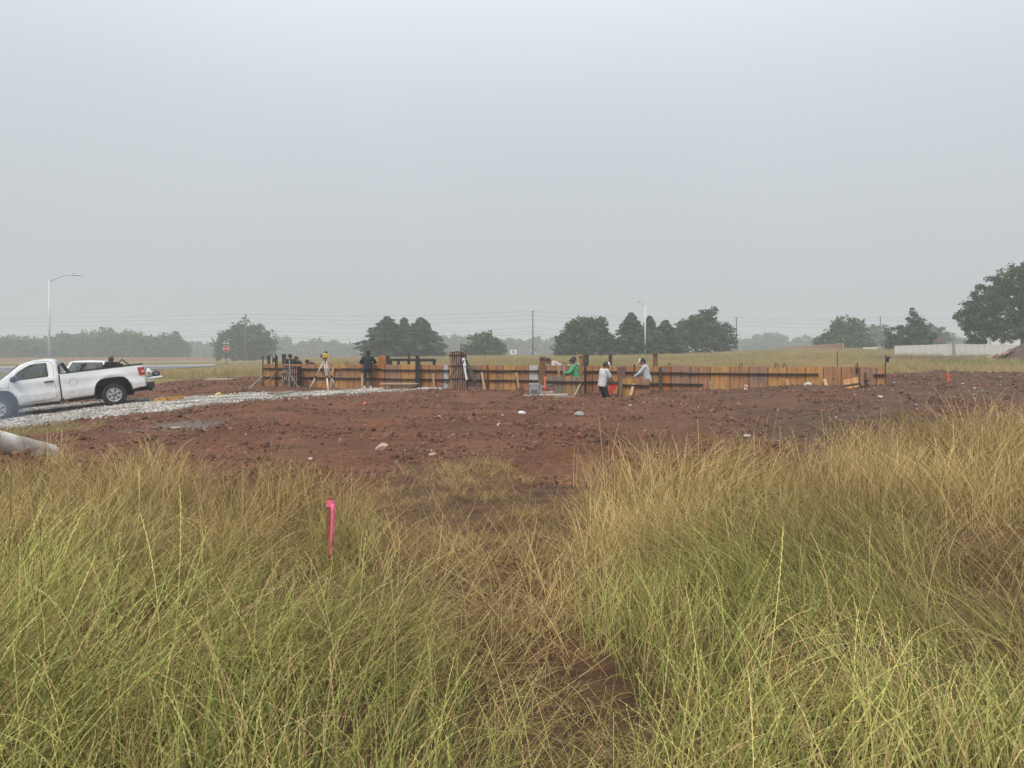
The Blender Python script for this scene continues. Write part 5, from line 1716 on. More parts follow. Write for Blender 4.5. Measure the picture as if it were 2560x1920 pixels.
def flat_board(name, label, p0, p1, Y0, Y1, w, t, m, lift=.0, cat='board', group=None):
    a = at(p0[0], p0[1], Y0); b = at(p1[0], p1[1], Y1)
    a.z = zt1(a.x, a.y) + t / 2 + lift; b.z = zt1(b.x, b.y) + t / 2 + lift
    mb = MB().beam((0, 0, 0), b - a, w, t)
    return tag(mb.build(name, m, None, a, bevel=.004), label, cat, group)
mat_palewood = M('pale weathered board', (.50, .44, .37), .85, var=.15, scale=4)
flat_board('board', 'pale board lying under the red saw beside the orange stake', (1348, 977), (1419, 979), 26.6, 26.5, .28, .05, mat_palewood, lift=.07)
flat_board('board', 'lower grey board lying at the foot of the weathered low form', (1370, 982), (1437, 985), 26.3, 26.2, .16, .05, mat_greyboard)
flat_board('board', 'thin pale lath lying left of the grey bucket', (1308, 969), (1328, 973), 27.1, 26.8, .09, .03, mat_palewood)
flat_board('plank', 'brown weathered plank lying askew on the edge of the gravel', (677, 985), (733, 973), 27.0, 29.6, .30, .07, M('wet brown plank', (.18, .125, .08), .85, var=.25, scale=5), lift=.02)
flat_board('plank', 'pale grey plank lying on earth before the brown plank', (687, 988), (739, 979), 26.6, 28.6, .16, .07, M('wet grey plank', (.27, .25, .22), .8, var=.2, scale=5), lift=.02)
flat_board('board', 'pale plywood sheet lying on the spoil left of the forms', (516, 955), (586, 954), 37.2, 37.2, .75, .03, mat_palewood, lift=.05)
def beam_pair():
    ym = M('yellow form beam', (.62, .32, .03), .6, var=.18, scale=4, col2=(.40, .19, .03))
    a = at(387, 981, 25.6)
    for i, (p0, p1, lab) in enumerate((((386, 982), (434, 979), 'yellow timber beam lying left in the pair behind the pickup tailgate'), ((425, 978), (457, 976), 'shorter yellow timber beam lying right in the pair behind the pickup'))):
        Y = 26.2 + .35 * i
        p, q = at(p0[0], p0[1], Y), at(p1[0], p1[1], Y)
        p.z = zt1(p.x, Y) + .07; q.z = zt1(q.x, Y) + .10
        root = empty('yellow_beam', p, label=lab, cat='beam', group='yellow beams on the ground')
        d = q - p
        MB().beam((0, 0, 0), d, .12, .13).build('beam', ym, root, bevel=.006)
        for f in (.3, .72): MB().beam(d * f + Vector((-.012, -.064, -.05)), d * f + Vector((.012, -.064, .05)), .03, .008).build('dark_slot', mat_post_old, root)
beam_pair()
def stake_ribbon(name, label, px, top, bot, Y, w, wood, rib_m, rib, lean=(0, 0), h_above=None, ribw=.03):
    k = Y / FPX
    b = at(px, bot, Y); t = at(px, top, Y)
    zb = min(b.z, zt1(b.x, Y)) - .15
    root = empty(name, (b.x, Y, zb), label=label, cat='survey stake')
    h = t.z - zb
    MB().beam((lean[0], lean[1], 0), (0, 0, h), w, w * .45, up=(0, 1, 0)).build('stake', wood, root, bevel=.002)
    # wrap and hanging tail of tape
    z0 = h - rib[0]
    tape = MB()
    tape.box((0, 0, z0), (w * 1.15, w * .62, ribw * 1.6))
    tape.build('tape_wrap', rib_m, root)
    L_ = rib[1]; n = 9
    tail = MB()
    vs = []
    for i in range(n + 1):
        f = i / n
        xx = w * .50 + .007 * math.sin(f * 4) - .016 * f; yy = -w * .45 - .010 * math.sin(f * 3.2); zz = z0 - L_ * f
        tw = .55 * math.sin(f * 7)
        hw = ribw * .5 * (1 - .25 * f)
        vs += [(xx - hw * math.cos(tw), yy - hw * math.sin(tw), zz), (xx + hw * math.cos(tw), yy + hw * math.sin(tw), zz)]
    tail.add(vs, [(2 * i, 2 * i + 1, 2 * i + 3, 2 * i + 2) for i in range(n)])
    o = tail.build('tape_tail', rib_m, root, smooth=True)
    md = o.modifiers.new('thick', 'SOLIDIFY'); md.thickness = .0025
    return root
mat_pink = M('hot pink survey tape', (.95, .17, .33), .55, var=.12, scale=30, spec=.3)
mat_orange = M('orange survey tape', (.86, .13, .03), .55, var=.06)
stake_ribbon('survey_stake', 'brown wooden survey stake with a hot pink tape tail in the grass', 826, 1243, 1560, 5.35, .042, M('red-brown stake wood', (.27, .105, .045), .8, var=.2, scale=9, stretch=(4, 4, .5)), mat_pink, (.045, .40), lean=(-.045, .02), ribw=.029)
stake_ribbon('survey_stake', 'stake wrapped in orange tape beside the grey bucket', 1361.5, 943, 988, 25.6, .05, mat_stake2, mat_orange, (.02, .42), ribw=.06)
stake_ribbon('survey_stake', 'short stake with orange tape out on the bare earth at far right', 2369, 935, 959, 28.4, .05, mat_stake2, mat_orange, (.03, .30), lean=(.10, 0), ribw=.08)
def lot_tag():
    Y = 25.4; a = at(1862, 968, Y)
    root = empty('marker_board', (a.x, Y, zt1(a.x, Y) - .03), label='small white board with red and black marks leaning before the forms', cat='marker board', rot=(R(-14), R(16), 0))
    MB().box((0, 0, .14), (.10, .02, .28)).build('board', mat_sign_white, root, bevel=.003)
    for z in (.20, .09): MB().box((0, -.012, z), (.085, .004, .085)).build('red_square', M('red print', (.62, .10, .09), .6), root)
    for z in (.20, .09):
        MB().box((0, -.016, z), (.05, .004, .018)).build('black_mark', mat_black, root)
        MB().box((-.012, -.0165, z + .012), (.018, .004, .035)).build('black_mark', mat_black, root)
lot_tag()
def litter():
    def rockthing(px, py, s, m, label, seed, name='stone', cat='stone', flat=.65):
        Y = 24.0
        for _ in range(12):
            X = (px - 1280) / FPX * Y
            Y = (EYE - zt1(X, Y) - s * .3) * FPX / (py - HY)
        X = (px - 1280) / FPX * Y
        me = rock_meshes(name, 1, seed, flat=flat, nsub=2)[0]
        for v in me.vertices: v.co *= s
        o = link(name, me, m, None, (X, Y, zt1(X, Y) + s * .25), (0, 0, seed))
        tag(o, label, cat)
    pale = M('pale weathered stone', (.56, .52, .47), .85, var=.2, scale=20); pink = M('pinkish broken stone', (.50, .33, .24), .9, var=.2, scale=20); grey = M('grey stone', (.30, .30, .28), .85, var=.2, scale=20)
    white = M('white crumpled plastic', (.72, .75, .77), .35, var=.15, scale=18)
    rockthing(1305, 1031, .115, white, 'white crumpled bag lying on earth below the orange stake', 11, 'plastic_bag', 'bag', .6)
    rockthing(1450, 1041, .14, grey, 'rounded grey rock at the meadow edge right of the white bag', 12)
    rockthing(1257, 1040, .055, pale, 'small white stone just left of the white bag', 13)
    rockthing(1249, 1062, .07, pale, 'white stone between two clods below the white bag', 14)
    rockthing(660, 1061, .10, pink, 'pale pinkish stone lying right of the grey cement spill', 15, flat=.4)
    rockthing(437, 1070, .14, pink, 'flat tan stone below the grey cement spill', 16, flat=.35)
    rockthing(955, 1118, .13, pink, 'tan broken slab on the lip of the meadow', 17, flat=.5)
    rockthing(1081, 1137, .07, pink, 'tan stone at the near end of the dug edge', 18)
    rockthing(1868, 1084, .07, pale, 'white stone peeping from the right-hand grass', 19)
    rockthing(2020, 964, .16, pale, 'white boulder-like lump at the foot of the right forms', 20, flat=.55)
    rockthing(1145, 966, .13, pale, 'pale flat stone below the tall form stack', 21, flat=.35)
    rockthing(1576, 1013, .06, pale, 'white chip of stone below the yellow low form', 22)
    rockthing(2200, 992, .07, pale, 'white stone on the bare earth below the forms corner', 23)
    # orange cap and yellow cup
    Y = 22.6; X = (911 - 1280) / FPX * Y
    o = MB().lathe([(0, .05), (.035, .05), (.045, .035), (.045, 0), (.02, 0), (.02, .02)], n=14).build('rebar_cap', mat_orange, None, (X, Y, zt1(X, Y) + .03), (R(60), 0, .4))
    tag(o, 'small orange plastic cap lying alone on the red earth', 'cap')
    Y = 27.6; X = (546 - 1280) / FPX * Y
    root = empty('paper_cup', (X, Y, zt1(X, Y) + .09), label='yellow and white cup lying at the gravel edge', cat='cup', rot=(R(80), 0, .9))
    MB().lathe([(0, -.13), (.05, -.13), (.065, .06), (.06, .06), (.045, -.12)], n=14).build('cup', mat_sign_white, root)
    MB().lathe([(0, .09), (.06, .09), (.075, .07), (.075, .05), (.066, .05)], n=14).build('lid', M('yellow lid', (.75, .60, .08), .5), root)
litter()

# ================================================================== PEOPLE
mat_skin = M('skin', (.30, .165, .105), .55, var=.08, scale=12)
mat_skin2 = M('tanned skin', (.24, .125, .078), .55, var=.08, scale=12)
mat_hair = M('black hair', (.012, .011, .011), .5, var=.3, scale=40, bump=.4, bscale=90)
def cloth(name, c, var=.14): return M(name, c, .85, var=var, scale=9, bump=.25, bscale=26)
mat_tee_white = cloth('light grey tee', (.55, .56, .57)); mat_tee_grey = cloth('pale grey shirt', (.50, .53, .56)); mat_tee_pink = cloth('pinkish grey tee', (.46, .385, .37))
mat_green = cloth('bright green hoodie', (.075, .36, .17)); mat_black_cloth = cloth('black cloth', (.014, .015, .020)); mat_navy = cloth('dark jeans', (.020, .024, .034))
mat_camo = cloth('dark camouflage trousers', (.040, .038, .026), .4); mat_boot = M('work boot', (.05, .04, .032), .7); mat_shoe = M('pale shoe', (.60, .62, .66), .6)
mat_cap_white = cloth('white cap cloth', (.74, .75, .76)); mat_mask = M('dark cap', (.025, .024, .028), .5)

def person(label, loc, face, H=1.75, bend=0.0, head_tilt=0.0, hands=None, feet=None, shirt=None, sleeve='long', trousers=None, skin=None,
           hair=True, cap=None, hood=None, shoes=None, name='person', kneel=0.0, head_turn=0.0, twist=0.0):
    """local frame: +y is where the person faces, +x to the right hand; z = 0 at the feet"""
    s = H / 1.75
    skin = skin or mat_skin; shirt = shirt or mat_black_cloth; trousers = trousers or mat_navy; shoes = shoes or mat_boot
    pel = Vector((0, 0, .95 - kneel))
    Rb = Matrix.Rotation(-bend, 3, 'X')
    def up(p): return pel + Rb @ (Vector(p) - Vector((0, 0, .95)))
    waist, belly, chest, neckb = up((0, 0, 1.02)), up((0, .01, 1.16)), up((0, .0, 1.34)), up((0, -.01, 1.48))
    Rh = Matrix.Rotation(-(bend * .75 + head_tilt), 3, 'X')
    Rt = Matrix.Rotation(head_turn, 3, 'Z')
    neck = up((0, .0, 1.50))
    def hd(p): return neck + Rt @ (Rh @ (Vector(p) - Vector((0, 0, 1.50))))
    head = hd((0, .03, 1.64))
    J = {}
    hands = hands or {}
    feet = feet or {}
    for sd, sg in (('l', -1), ('r', 1)):
        sh = up((sg * .185, -.005, 1.43))
        tgt = Vector(hands.get(sd, (sg * .27, .10, .82)))
        L1, L2 = .29, .26
        d = tgt - sh
        dist = min(d.length, L1 + L2 - .01)
        d.normalize(); wr = sh + d * dist
        a = (L1 * L1 - L2 * L2 + dist * dist) / (2 * dist); hgt = math.sqrt(max(0, L1 * L1 - a * a))
        pole = Vector((sg * 1.0, -.55, -.55))
        pole = (pole - d * pole.dot(d)).normalized()
        el = sh + d * a + pole * hgt
        ft = Vector(feet.get(sd, (sg * .12, .0, 0.0)))
        hip = pel + Vector((sg * .095, 0, -.03)); an = ft + Vector((0, 0, .09))
        d2 = an - hip; T1, T2 = .45, .44
        dd = min(d2.length, T1 + T2 - .005); d2.normalize()
        a2 = (T1 * T1 - T2 * T2 + dd * dd) / (2 * dd); h2 = math.sqrt(max(0, T1 * T1 - a2 * a2))
        pl = Vector((sg * .15, 1, .1)); pl = (pl - d2 * pl.dot(d2)).normalized()
        kn = hip + d2 * a2 + pl * h2
        an = hip + d2 * dd
        J[sd] = (sh, el, wr, hip, kn, an, d)
    right = (1, 0, 0)
    B = MB()
    # trunk, neck and head
    B.loft([pel + Vector((0, 0, -.08)), pel, waist, belly, chest, up((0, 0, 1.43)), neckb], [.12, .165, .15, .155, .175, .15, .06], [.09, .115, .105, .11, .115, .09, .055], right)
    B.capsule(up((0, -.005, 1.45)), hd((0, .015, 1.56)), .062, .056)
    B.ball(head, (.076, .098, .118), 16, 12, M=(Rt @ Rh).to_4x4())
    B.capsule(hd((0, .075, 1.58)), hd((0, .045, 1.545)), .04, .04)                 # jaw
    B.capsule(hd((0, .118, 1.645)), hd((0, .138, 1.615)), .012, .017, 8)             # nose
    B.capsule(hd((-.035, .10, 1.672)), hd((.035, .10, 1.672)), .016, .016, 8)        # brow
    B.capsule(hd((-.022, .108, 1.578)), hd((.022, .108, 1.578)), .012, .012, 8)      # mouth
    for sg in (-1, 1): B.capsule(hd((sg * .078, .01, 1.655)), hd((sg * .08, .0, 1.615)), .016, .012, 8)   # ears
    for sd, sg in (('l', -1), ('r', 1)):
        sh, el, wr, hip, kn, an, d = J[sd]
        B.capsule(sh, el, .058, .043); B.capsule(el, wr, .043, .028)
        f = (wr - el).normalized(); sx = f.cross(Vector((0, 0, 1)))
        sx = sx.normalized() if sx.length > .1 else Vector((1, 0, 0))
        nz = sx.cross(f).normalized()
        palm = wr + f * .055
        B.capsule(wr, palm, .03, .036, 8)
        for q in range(4):                                                             # four fingers, slightly curled
            o_ = palm + sx * ((q - 1.5) * .021) + f * .02
            l_ = (.058, .07, .066, .05)[q]
            m_ = o_ + f * l_ * .6 - nz * .012
            B.capsule(o_, m_, .0105, .0095, 6); B.capsule(m_, m_ + f * l_ * .35 - nz * .026, .0095, .008, 6)
        t0 = wr + f * .03 + sx * (-sg * .03); t1 = t0 + f * .035 + sx * (-sg * .035); B.capsule(t0, t1, .013, .011, 6); B.capsule(t1, t1 + f * .03 - nz * .01, .011, .009, 6)
        B.capsule(hip, kn, .088, .058); B.capsule(kn, an, .058, .038)
        B.capsule(an - Vector((0, 0, .04)), an + Vector((0, .13, -.06)), .035, .03)
    body = B.build(name, skin, None, loc, (0, 0, face), remesh=.013 * s)
    body.scale = (s, s, s)
    tag(body, label, 'person', kind='thing')
    # shirt
    S = MB()
    S.loft([pel + Rb @ Vector((0, 0, -.10)), pel + Rb @ Vector((0, 0, -.02)), waist, belly, chest, up((0, -.005, 1.44)), up((0, -.01, 1.50))], [.200, .202, .194, .202, .225, .190, .078], [.150, .152, .146, .150, .156, .122, .074], right)
    for sd in 'lr':
        sh, el, wr, hip, kn, an, d = J[sd]
        if sleeve == 'long':
            S.capsule(sh, el, .086, .068); S.capsule(el, el.lerp(wr, .93), .068, .047)
        else:
            S.capsule(sh, sh.lerp(el, .78), .087, .082)
    if hood == 'up':
        S.ball(hd((0, -.01, 1.655)), (.108, .118, .142), 14, 10, M=(Rt @ Rh).to_4x4()); S.capsule(up((0, -.02, 1.46)), hd((0, -.02, 1.58)), .095, .09)
    if hood == 'down':
        S.capsule(up((-.08, -.10, 1.50)), up((.08, -.10, 1.50)), .055, .055); S.capsule(up((0, -.13, 1.44)), up((0, -.10, 1.50)), .05, .06)
    S.build('shirt', shirt, body, remesh=.015)
    # trousers
    T = MB()
    T.loft([pel + Vector((0, 0, -.13)), pel + Vector((0, 0, -.04)), pel + Rb @ Vector((0, 0, .06))], [.165, .178, .166], [.122, .128, .118], right)
    for sd in 'lr':
        sh, el, wr, hip, kn, an, d = J[sd]
        T.capsule(hip, kn, .104, .076); T.capsule(kn, an + (kn - an) * .06, .076, .062)
    T.build('trousers', trousers, body, remesh=.016)
    for sd in 'lr':
        an = J[sd][5]
        F = MB().capsule(an + Vector((0, -.03, -.045)), an + Vector((0, .15, -.055)), .05, .042); F.capsule(an + Vector((0, 0, .04)), an + Vector((0, -.01, -.03)), .05, .05)
        F.build('shoe', shoes, body, remesh=.014)
    Mh = (Rt @ Rh).to_4x4()
    if hair and hood != 'up':
        Hh = MB().ball(hd((0, .005, 1.672)), (.088, .105, .105), 14, 10, M=Mh, jitter=.05, seed=int(H * 100))
        Hh.ball(hd((0, -.035, 1.625)), (.082, .075, .095), 12, 8, M=Mh)
        Hh.build('hair', mat_hair, body, remesh=.014)
    if cap:
        front, back = cap[0], cap[1]
        C = MB().ball(hd((0, .01, 1.69)), (.094, .112, .088), 16, 10, M=Mh)
        C.build('cap', back, body, smooth=True)
        Fp = MB()
        Fp.ball(hd((0, .055, 1.705)), (.082, .074, .076), 14, 8, M=Mh); Fp.build('cap_front', front, body, smooth=True)
        vs = []
        for i in range(9):
            a = R(-70 + 140 * i / 8)
            vs += [hd((.082 * math.sin(a), .07 + .045 * math.cos(a), 1.682)), hd((.085 * math.sin(a), .105 + .105 * math.cos(a), 1.668 - .012 * math.cos(a)))]
        if len(cap) > 2 and cap[2] == 'back':
            vs = [hd((Rt @ Rh).inverted() @ (v - neck) * 1 + Vector((0, 0, 1.5))) for v in vs]
        o = MB().add(vs, [(2 * i, 2 * i + 1, 2 * i + 3, 2 * i + 2) for i in range(8)]).build('cap_brim', front, body, smooth=True)
        md = o.modifiers.new('thick', 'SOLIDIFY'); md.thickness = .012
    return body

def pz(px, py, Y): return at(px, py, Y)

# man in the black hoodie, seen from behind, working on top of the forms
v = at(919, 968, 31.75)
p = person('man in a black hoodie seen from behind, arms out over the forms', (v.x, v.y, zt1(v.x, v.y)), R(4), H=1.66, bend=R(14), head_tilt=R(12),
       hands={'l': (-.20, .42, 1.16), 'r': (.20, .42, 1.16)}, feet={'l': (-.13, -.05, 0), 'r': (.14, .0, 0)}, shirt=mat_black_cloth, trousers=mat_camo, hood='up', shoes=mat_shoe)
MB().box((.0, 0, 0), (.10, .05, .16)).build('tool_pouch', mat_boot, p, (-.19, .02, .84), bevel=.02)
MB().box((.0, 0, 0), (.13, .05, .18)).build('trouser_pocket', mat_camo, p, (.17, -.02, .62), bevel=.02)

# three bent heads behind the left part of the forms
for (px, top, Y, lab, bd, ht, cp, hr, sh, fc) in (
        (726, 885, 36.2, 'person in a black cap looking over the left part of the forms', 8, 10, (mat_mask, mat_mask), True, mat_black_cloth, 170),
        (739, 891, 36.5, 'person in dark clothes stooping right of the black-capped one', 24, 14, None, True, mat_black_cloth, 120),
        (765, 901, 36.0, 'dark-haired person bent so low only the head shows above the forms', 52, 20, None, True, mat_navy, 150)):
    w = at(px, top, Y)
    H = 1.70
    t_ = R(bd)
    hz = (.95 + (.55 * math.cos(t_)) + .26 * math.cos(t_ * .75 + R(ht))) * H / 1.75
    fc = R(fc)
    fwd = .55 * math.sin(t_) + .24 * math.sin(t_)
    x = w.x + math.sin(fc) * fwd * 1.0; y = Y - math.cos(fc) * fwd
    person(lab, (x, y, w.z - hz), fc, H=H, bend=t_, head_tilt=R(ht), hair=hr, cap=cp, shirt=sh, hands={'l': (-.2, .45, .95), 'r': (.2, .45, .95)})

# bent man in a pinkish tee right of the doubled upright
def place_head(px, py, Y, face, bend, tilt, H):
    """feet position that puts the head centre at the given point"""
    s = H / 1.75
    n = Vector((0, 0, .95)) + Matrix.Rotation(-bend, 3, 'X') @ Vector((0, 0, .55))
    h = n + Matrix.Rotation(-(bend * .75 + tilt), 3, 'X') @ Vector((0, .03, .14))
    h = Matrix.Rotation(face, 3, 'Z') @ (h * s)
    return at(px, py, Y) - h
q = place_head(1370, 902.5, 30.6, R(96), R(64), R(4), 1.75)
person('dark-haired man in a pinkish tee bent over behind the forms', q, R(96), H=1.75, bend=R(64), head_tilt=R(4), sleeve='short', shirt=mat_tee_pink, hands={'l': (-.16, .62, .93), 'r': (.18, .60, .95)})
q = place_head(1429, 904.5, 28.15, R(78), R(10), R(20), 1.72)
person('worker in a bright green hoodie standing behind the grey low form', q, R(78), H=1.72, bend=R(10), head_tilt=R(20), shirt=mat_green, hood='down', hands={'l': (-.14, .44, 1.17), 'r': (.10, .42, 1.13)})
q = place_head(1434.5, 899.5, 30.3, R(150), R(6), R(18), 1.74)
person('black-capped person half hidden behind the worker in green', q, R(150), H=1.74, bend=R(6), head_tilt=R(18), shirt=mat_tee_pink, cap=(mat_mask, mat_mask), hands={'l': (-.2, .4, 1.0), 'r': (.2, .4, 1.0)})
q = place_head(1516, 913.5, 27.15, R(-68), R(9), R(14), 1.80)
person('man in a grey tee and black and white cap standing in the trench', q, R(-68), H=1.80, bend=R(9), head_tilt=R(14), sleeve='short', shirt=mat_tee_white, trousers=mat_navy, skin=mat_skin2, cap=(mat_cap_white, mat_mask), head_turn=R(-28),
       hands={'l': (-.10, .46, .98), 'r': (.16, .44, .93)})
q = place_head(1605, 904.5, 27.75, R(80), R(12), R(16), 1.76)
person('man in a pale grey long-sleeved shirt reaching left behind the yellow low form', q, R(80), H=1.76, bend=R(12), head_tilt=R(16), shirt=mat_tee_grey, trousers=mat_navy, cap=(mat_cap_white, mat_hair),
       hands={'l': (-.06, .50, 1.03), 'r': (.10, .46, 1.0)})
q = place_head(278, 900, 28.4, R(196), R(30), R(16), 1.75)
person('man in a black cap and shirt leaning over the far side of the pickup bed', q, R(196), H=1.75, bend=R(30), head_tilt=R(16), sleeve='short', shirt=mat_black_cloth, skin=mat_skin2, cap=(mat_mask, mat_mask), hands={'l': (-.42, .40, 1.05), 'r': (.25, .48, 1.0)})

def red_tote():
    Y = 26.65; a = at(1531, 990, Y)
    root = empty('tool_bag', (a.x, Y, a.z), label='bright red canvas tool bag hanging beside the man in the trench', cat='tool bag')
    k = Y / FPX
    rm = M('red canvas', (.60, .03, .035), .7, var=.1, scale=10, bump=.2)
    MB().prism([(-8.5 * k, 2 * k), (-4.0 * k, 2 * k), (-2.2 * k, 12 * k), (8.5 * k, 19 * k), (9.5 * k, 31 * k), (-7.5 * k, 29 * k)], .14).build('bag', rm, root, recalc=True, bevel=.015)
    MB().beam((-7.5 * k, -.02, 29.5 * k), (9.5 * k, -.02, 32 * k), .17, .025).build('rim', mat_black, root, bevel=.006)
    MB().tube([(-6 * k, 0, 30 * k), (0, 0, 35 * k), (8 * k, 0, 32 * k)], .014, 8).build('handle', mat_black, root)
red_tote()

# ================================================================== VEHICLES
mat_white_paint = M('white car paint', (.74, .75, .76), .32, var=.03, scale=1.5, coat=.5)
def muddy_paint():
    m = M('white car paint with road film', (.81, .82, .83), .26, var=.03, scale=1.5, coat=.5)
    nt = m.node_tree; N, L = nt.nodes.new, nt.links.new
    b = nt.nodes['Principled BSDF']; src = b.inputs['Base Color'].links[0].from_socket
    tc = N('ShaderNodeTexCoord'); sp = N('ShaderNodeSeparateXYZ'); L(tc.outputs['Object'], sp.inputs[0])
    nz = N('ShaderNodeTexNoise'); nz.inputs['Scale'].default_value = 7; nz.inputs['Detail'].default_value = 6; L(tc.outputs['Object'], nz.inputs['Vector'])
    ma = N('ShaderNodeMath'); ma.operation = 'MULTIPLY_ADD'; ma.inputs[1].default_value = -.55; L(nz.outputs['Fac'], ma.inputs[0]); L(sp.outputs['Z'], ma.inputs[2])
    mr = N('ShaderNodeMapRange'); mr.inputs['From Min'].default_value = .10; mr.inputs['From Max'].default_value = .50; mr.inputs['To Min'].default_value = .55; mr.inputs['To Max'].default_value = 0
    L(ma.outputs[0], mr.inputs['Value'])
    mx = N('ShaderNodeMix'); mx.data_type = 'RGBA'; mx.inputs[7].default_value = (.30, .20, .15, 1)
    L(mr.outputs['Result'], mx.inputs['Factor']); L(src, mx.inputs[6]); L(mx.outputs[2], b.inputs['Base Color'])
    return m
mat_white_paint = muddy_paint()
mat_rubber = M('tyre rubber', (.022, .022, .023), .85, var=.25, scale=14, bump=.3, bscale=40)
mat_blackplas = M('black trim plastic', (.018, .018, .019), .6, var=.15)
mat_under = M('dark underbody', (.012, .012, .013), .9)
mat_rim = M('silver wheel steel', (.52, .52, .52), .35, .5, var=.08)
mat_hub = M('grey hub steel', (.22, .22, .225), .4, .6)
mat_taillight = M('red tail lamp', (.40, .012, .014), .18, var=.25, scale=9, coat=.6)
mat_glass = glass_mat('car glass', (.42, .48, .50), .10)
mat_seat = M('grey seat cloth', (.16, .17, .18), .9)
mat_chrome = M('chrome', (.6, .6, .6), .15, .9, var=.02)
mat_bedliner = M('dark bed liner', (.02, .02, .021), .8)
mat_seam = M('panel gap', (.05, .05, .052), .8)

def sheet(outline, holes, yfun, stepx=.10, stepz=.07):
    """flat outline in x-z, cut into a grid and pushed out along y by yfun(x, z)"""
    polys = [[Vector((x, z, 0)) for x, z in outline]] + [[Vector((x, z, 0)) for x, z in h] for h in holes]
    tris = tessellate_polygon(polys)
    flat = [v for p in polys for v in p]
    bm = bmesh.new()
    bv = [bm.verts.new((v.x, 0, v.y)) for v in flat]
    for t in tris:
        try: bm.faces.new([bv[i] for i in t])
        except ValueError: pass
    xs = [p[0] for p in outline]; zs = [p[1] for p in outline]
    x = min(xs) + stepx
    while x < max(xs):
        bmesh.ops.bisect_plane(bm, geom=bm.verts[:] + bm.edges[:] + bm.faces[:], plane_co=(x, 0, 0), plane_no=(1, 0, 0)); x += stepx
    z = min(zs) + stepz
    while z < max(zs):
        bmesh.ops.bisect_plane(bm, geom=bm.verts[:] + bm.edges[:] + bm.faces[:], plane_co=(0, 0, z), plane_no=(0, 0, 1)); z += stepz
    for v in bm.verts: v.co.y = yfun(v.co.x, v.co.z)
    return bm
def bm_link(bm, name, m, parent, smooth=True, solid=0):
    bmesh.ops.recalc_face_normals(bm, faces=bm.faces)
    me = bpy.data.meshes.new(name); bm.to_mesh(me); bm.free()
    if smooth: me.shade_smooth()
    o = link(name, me, m, parent)
    if solid:
        md = o.modifiers.new('thick', 'SOLIDIFY'); md.thickness = solid; md.offset = -1
    return o

def wheel(parent, x, y, r, side, name='wheel', spokes=6):
    w = empty(name, (x, y, r)); w.parent = parent
    W_ = .25
    s = side
    prof = [(r * .60, -W_ / 2 * .86), (r * .80, -W_ / 2), (r * .93, -W_ / 2 * .97), (r * .985, -W_ / 2 * .8), (r, -W_ / 2 * .5), (r, W_ / 2 * .5), (r * .985, W_ / 2 * .8), (r * .93, W_ / 2 * .97), (r * .80, W_ / 2), (r * .60, W_ / 2 * .86)]
    ty = MB().lathe(prof, axis='y', n=40).build('tyre', mat_rubber, w, smooth=True, recalc=True)
    blocks = MB()
    for i in range(44):
        a = 2 * math.pi * i / 44
        for q in (-1, 1):
            Mx = Matrix.Rotation(-a, 3, 'Y')
            blocks.box(Mx @ Vector((r * 1.003, q * W_ * .27, 0)), (.012, W_ * .36, .035), Mx)
    tr = blocks.build('tread', mat_rubber, w)
    tr['kind'] = 'stuff'
    fo = s * W_ / 2 * .80
    rim = MB().lathe([(r * .615, fo + s * .012), (r * .60, fo + s * .018), (r * .55, fo), (r * .52, fo - s * .03), (r * .50, fo - s * .10)], axis='y', n=40).build('rim', mat_rim, w, smooth=True, recalc=True)
    MB().lathe([(0, fo - s * .09), (r * .56, fo - s * .09)], axis='y', n=32).build('spoke_shade_disc', mat_under, w, recalc=True)  # added dark disc, stands in for the shade seen between the spokes
    sp = []
    for i in range(spokes):
        a = 2 * math.pi * i / spokes + .26
        mb = MB()
        vs = []
        for rr, hw, yy in ((r * .13, .055, fo - s * .015), (r * .34, .050, fo + s * .0), (r * .54, .088, fo - s * .01)):
            for e in (-1, 1):
                ang = a + e * math.atan2(hw, rr)
                vs.append((rr * math.cos(ang), yy, rr * math.sin(ang)))
        mb.add(vs, [(0, 1, 3, 2), (2, 3, 5, 4)])
        o = mb.build('spoke', mat_rim, rim, recalc=True)
        md = o.modifiers.new('thick', 'SOLIDIFY'); md.thickness = .02
    hb = MB().lathe([(0, fo + s * .03), (r * .10, fo + s * .03), (r * .14, fo + s * .015), (r * .20, fo + s * .0), (r * .22, fo - s * .03)], axis='y', n=24).build('hub', mat_hub, w, smooth=True, recalc=True)
    for i in range(6):
        a = i * math.pi / 3
        MB().lathe([(0, s * .022), (.011, s * .022), (.011, 0)], (r * .165 * math.cos(a), fo + s * .005, r * .165 * math.sin(a)), axis='y', n=6).build('lug_nut', mat_chrome, hb)
    return w

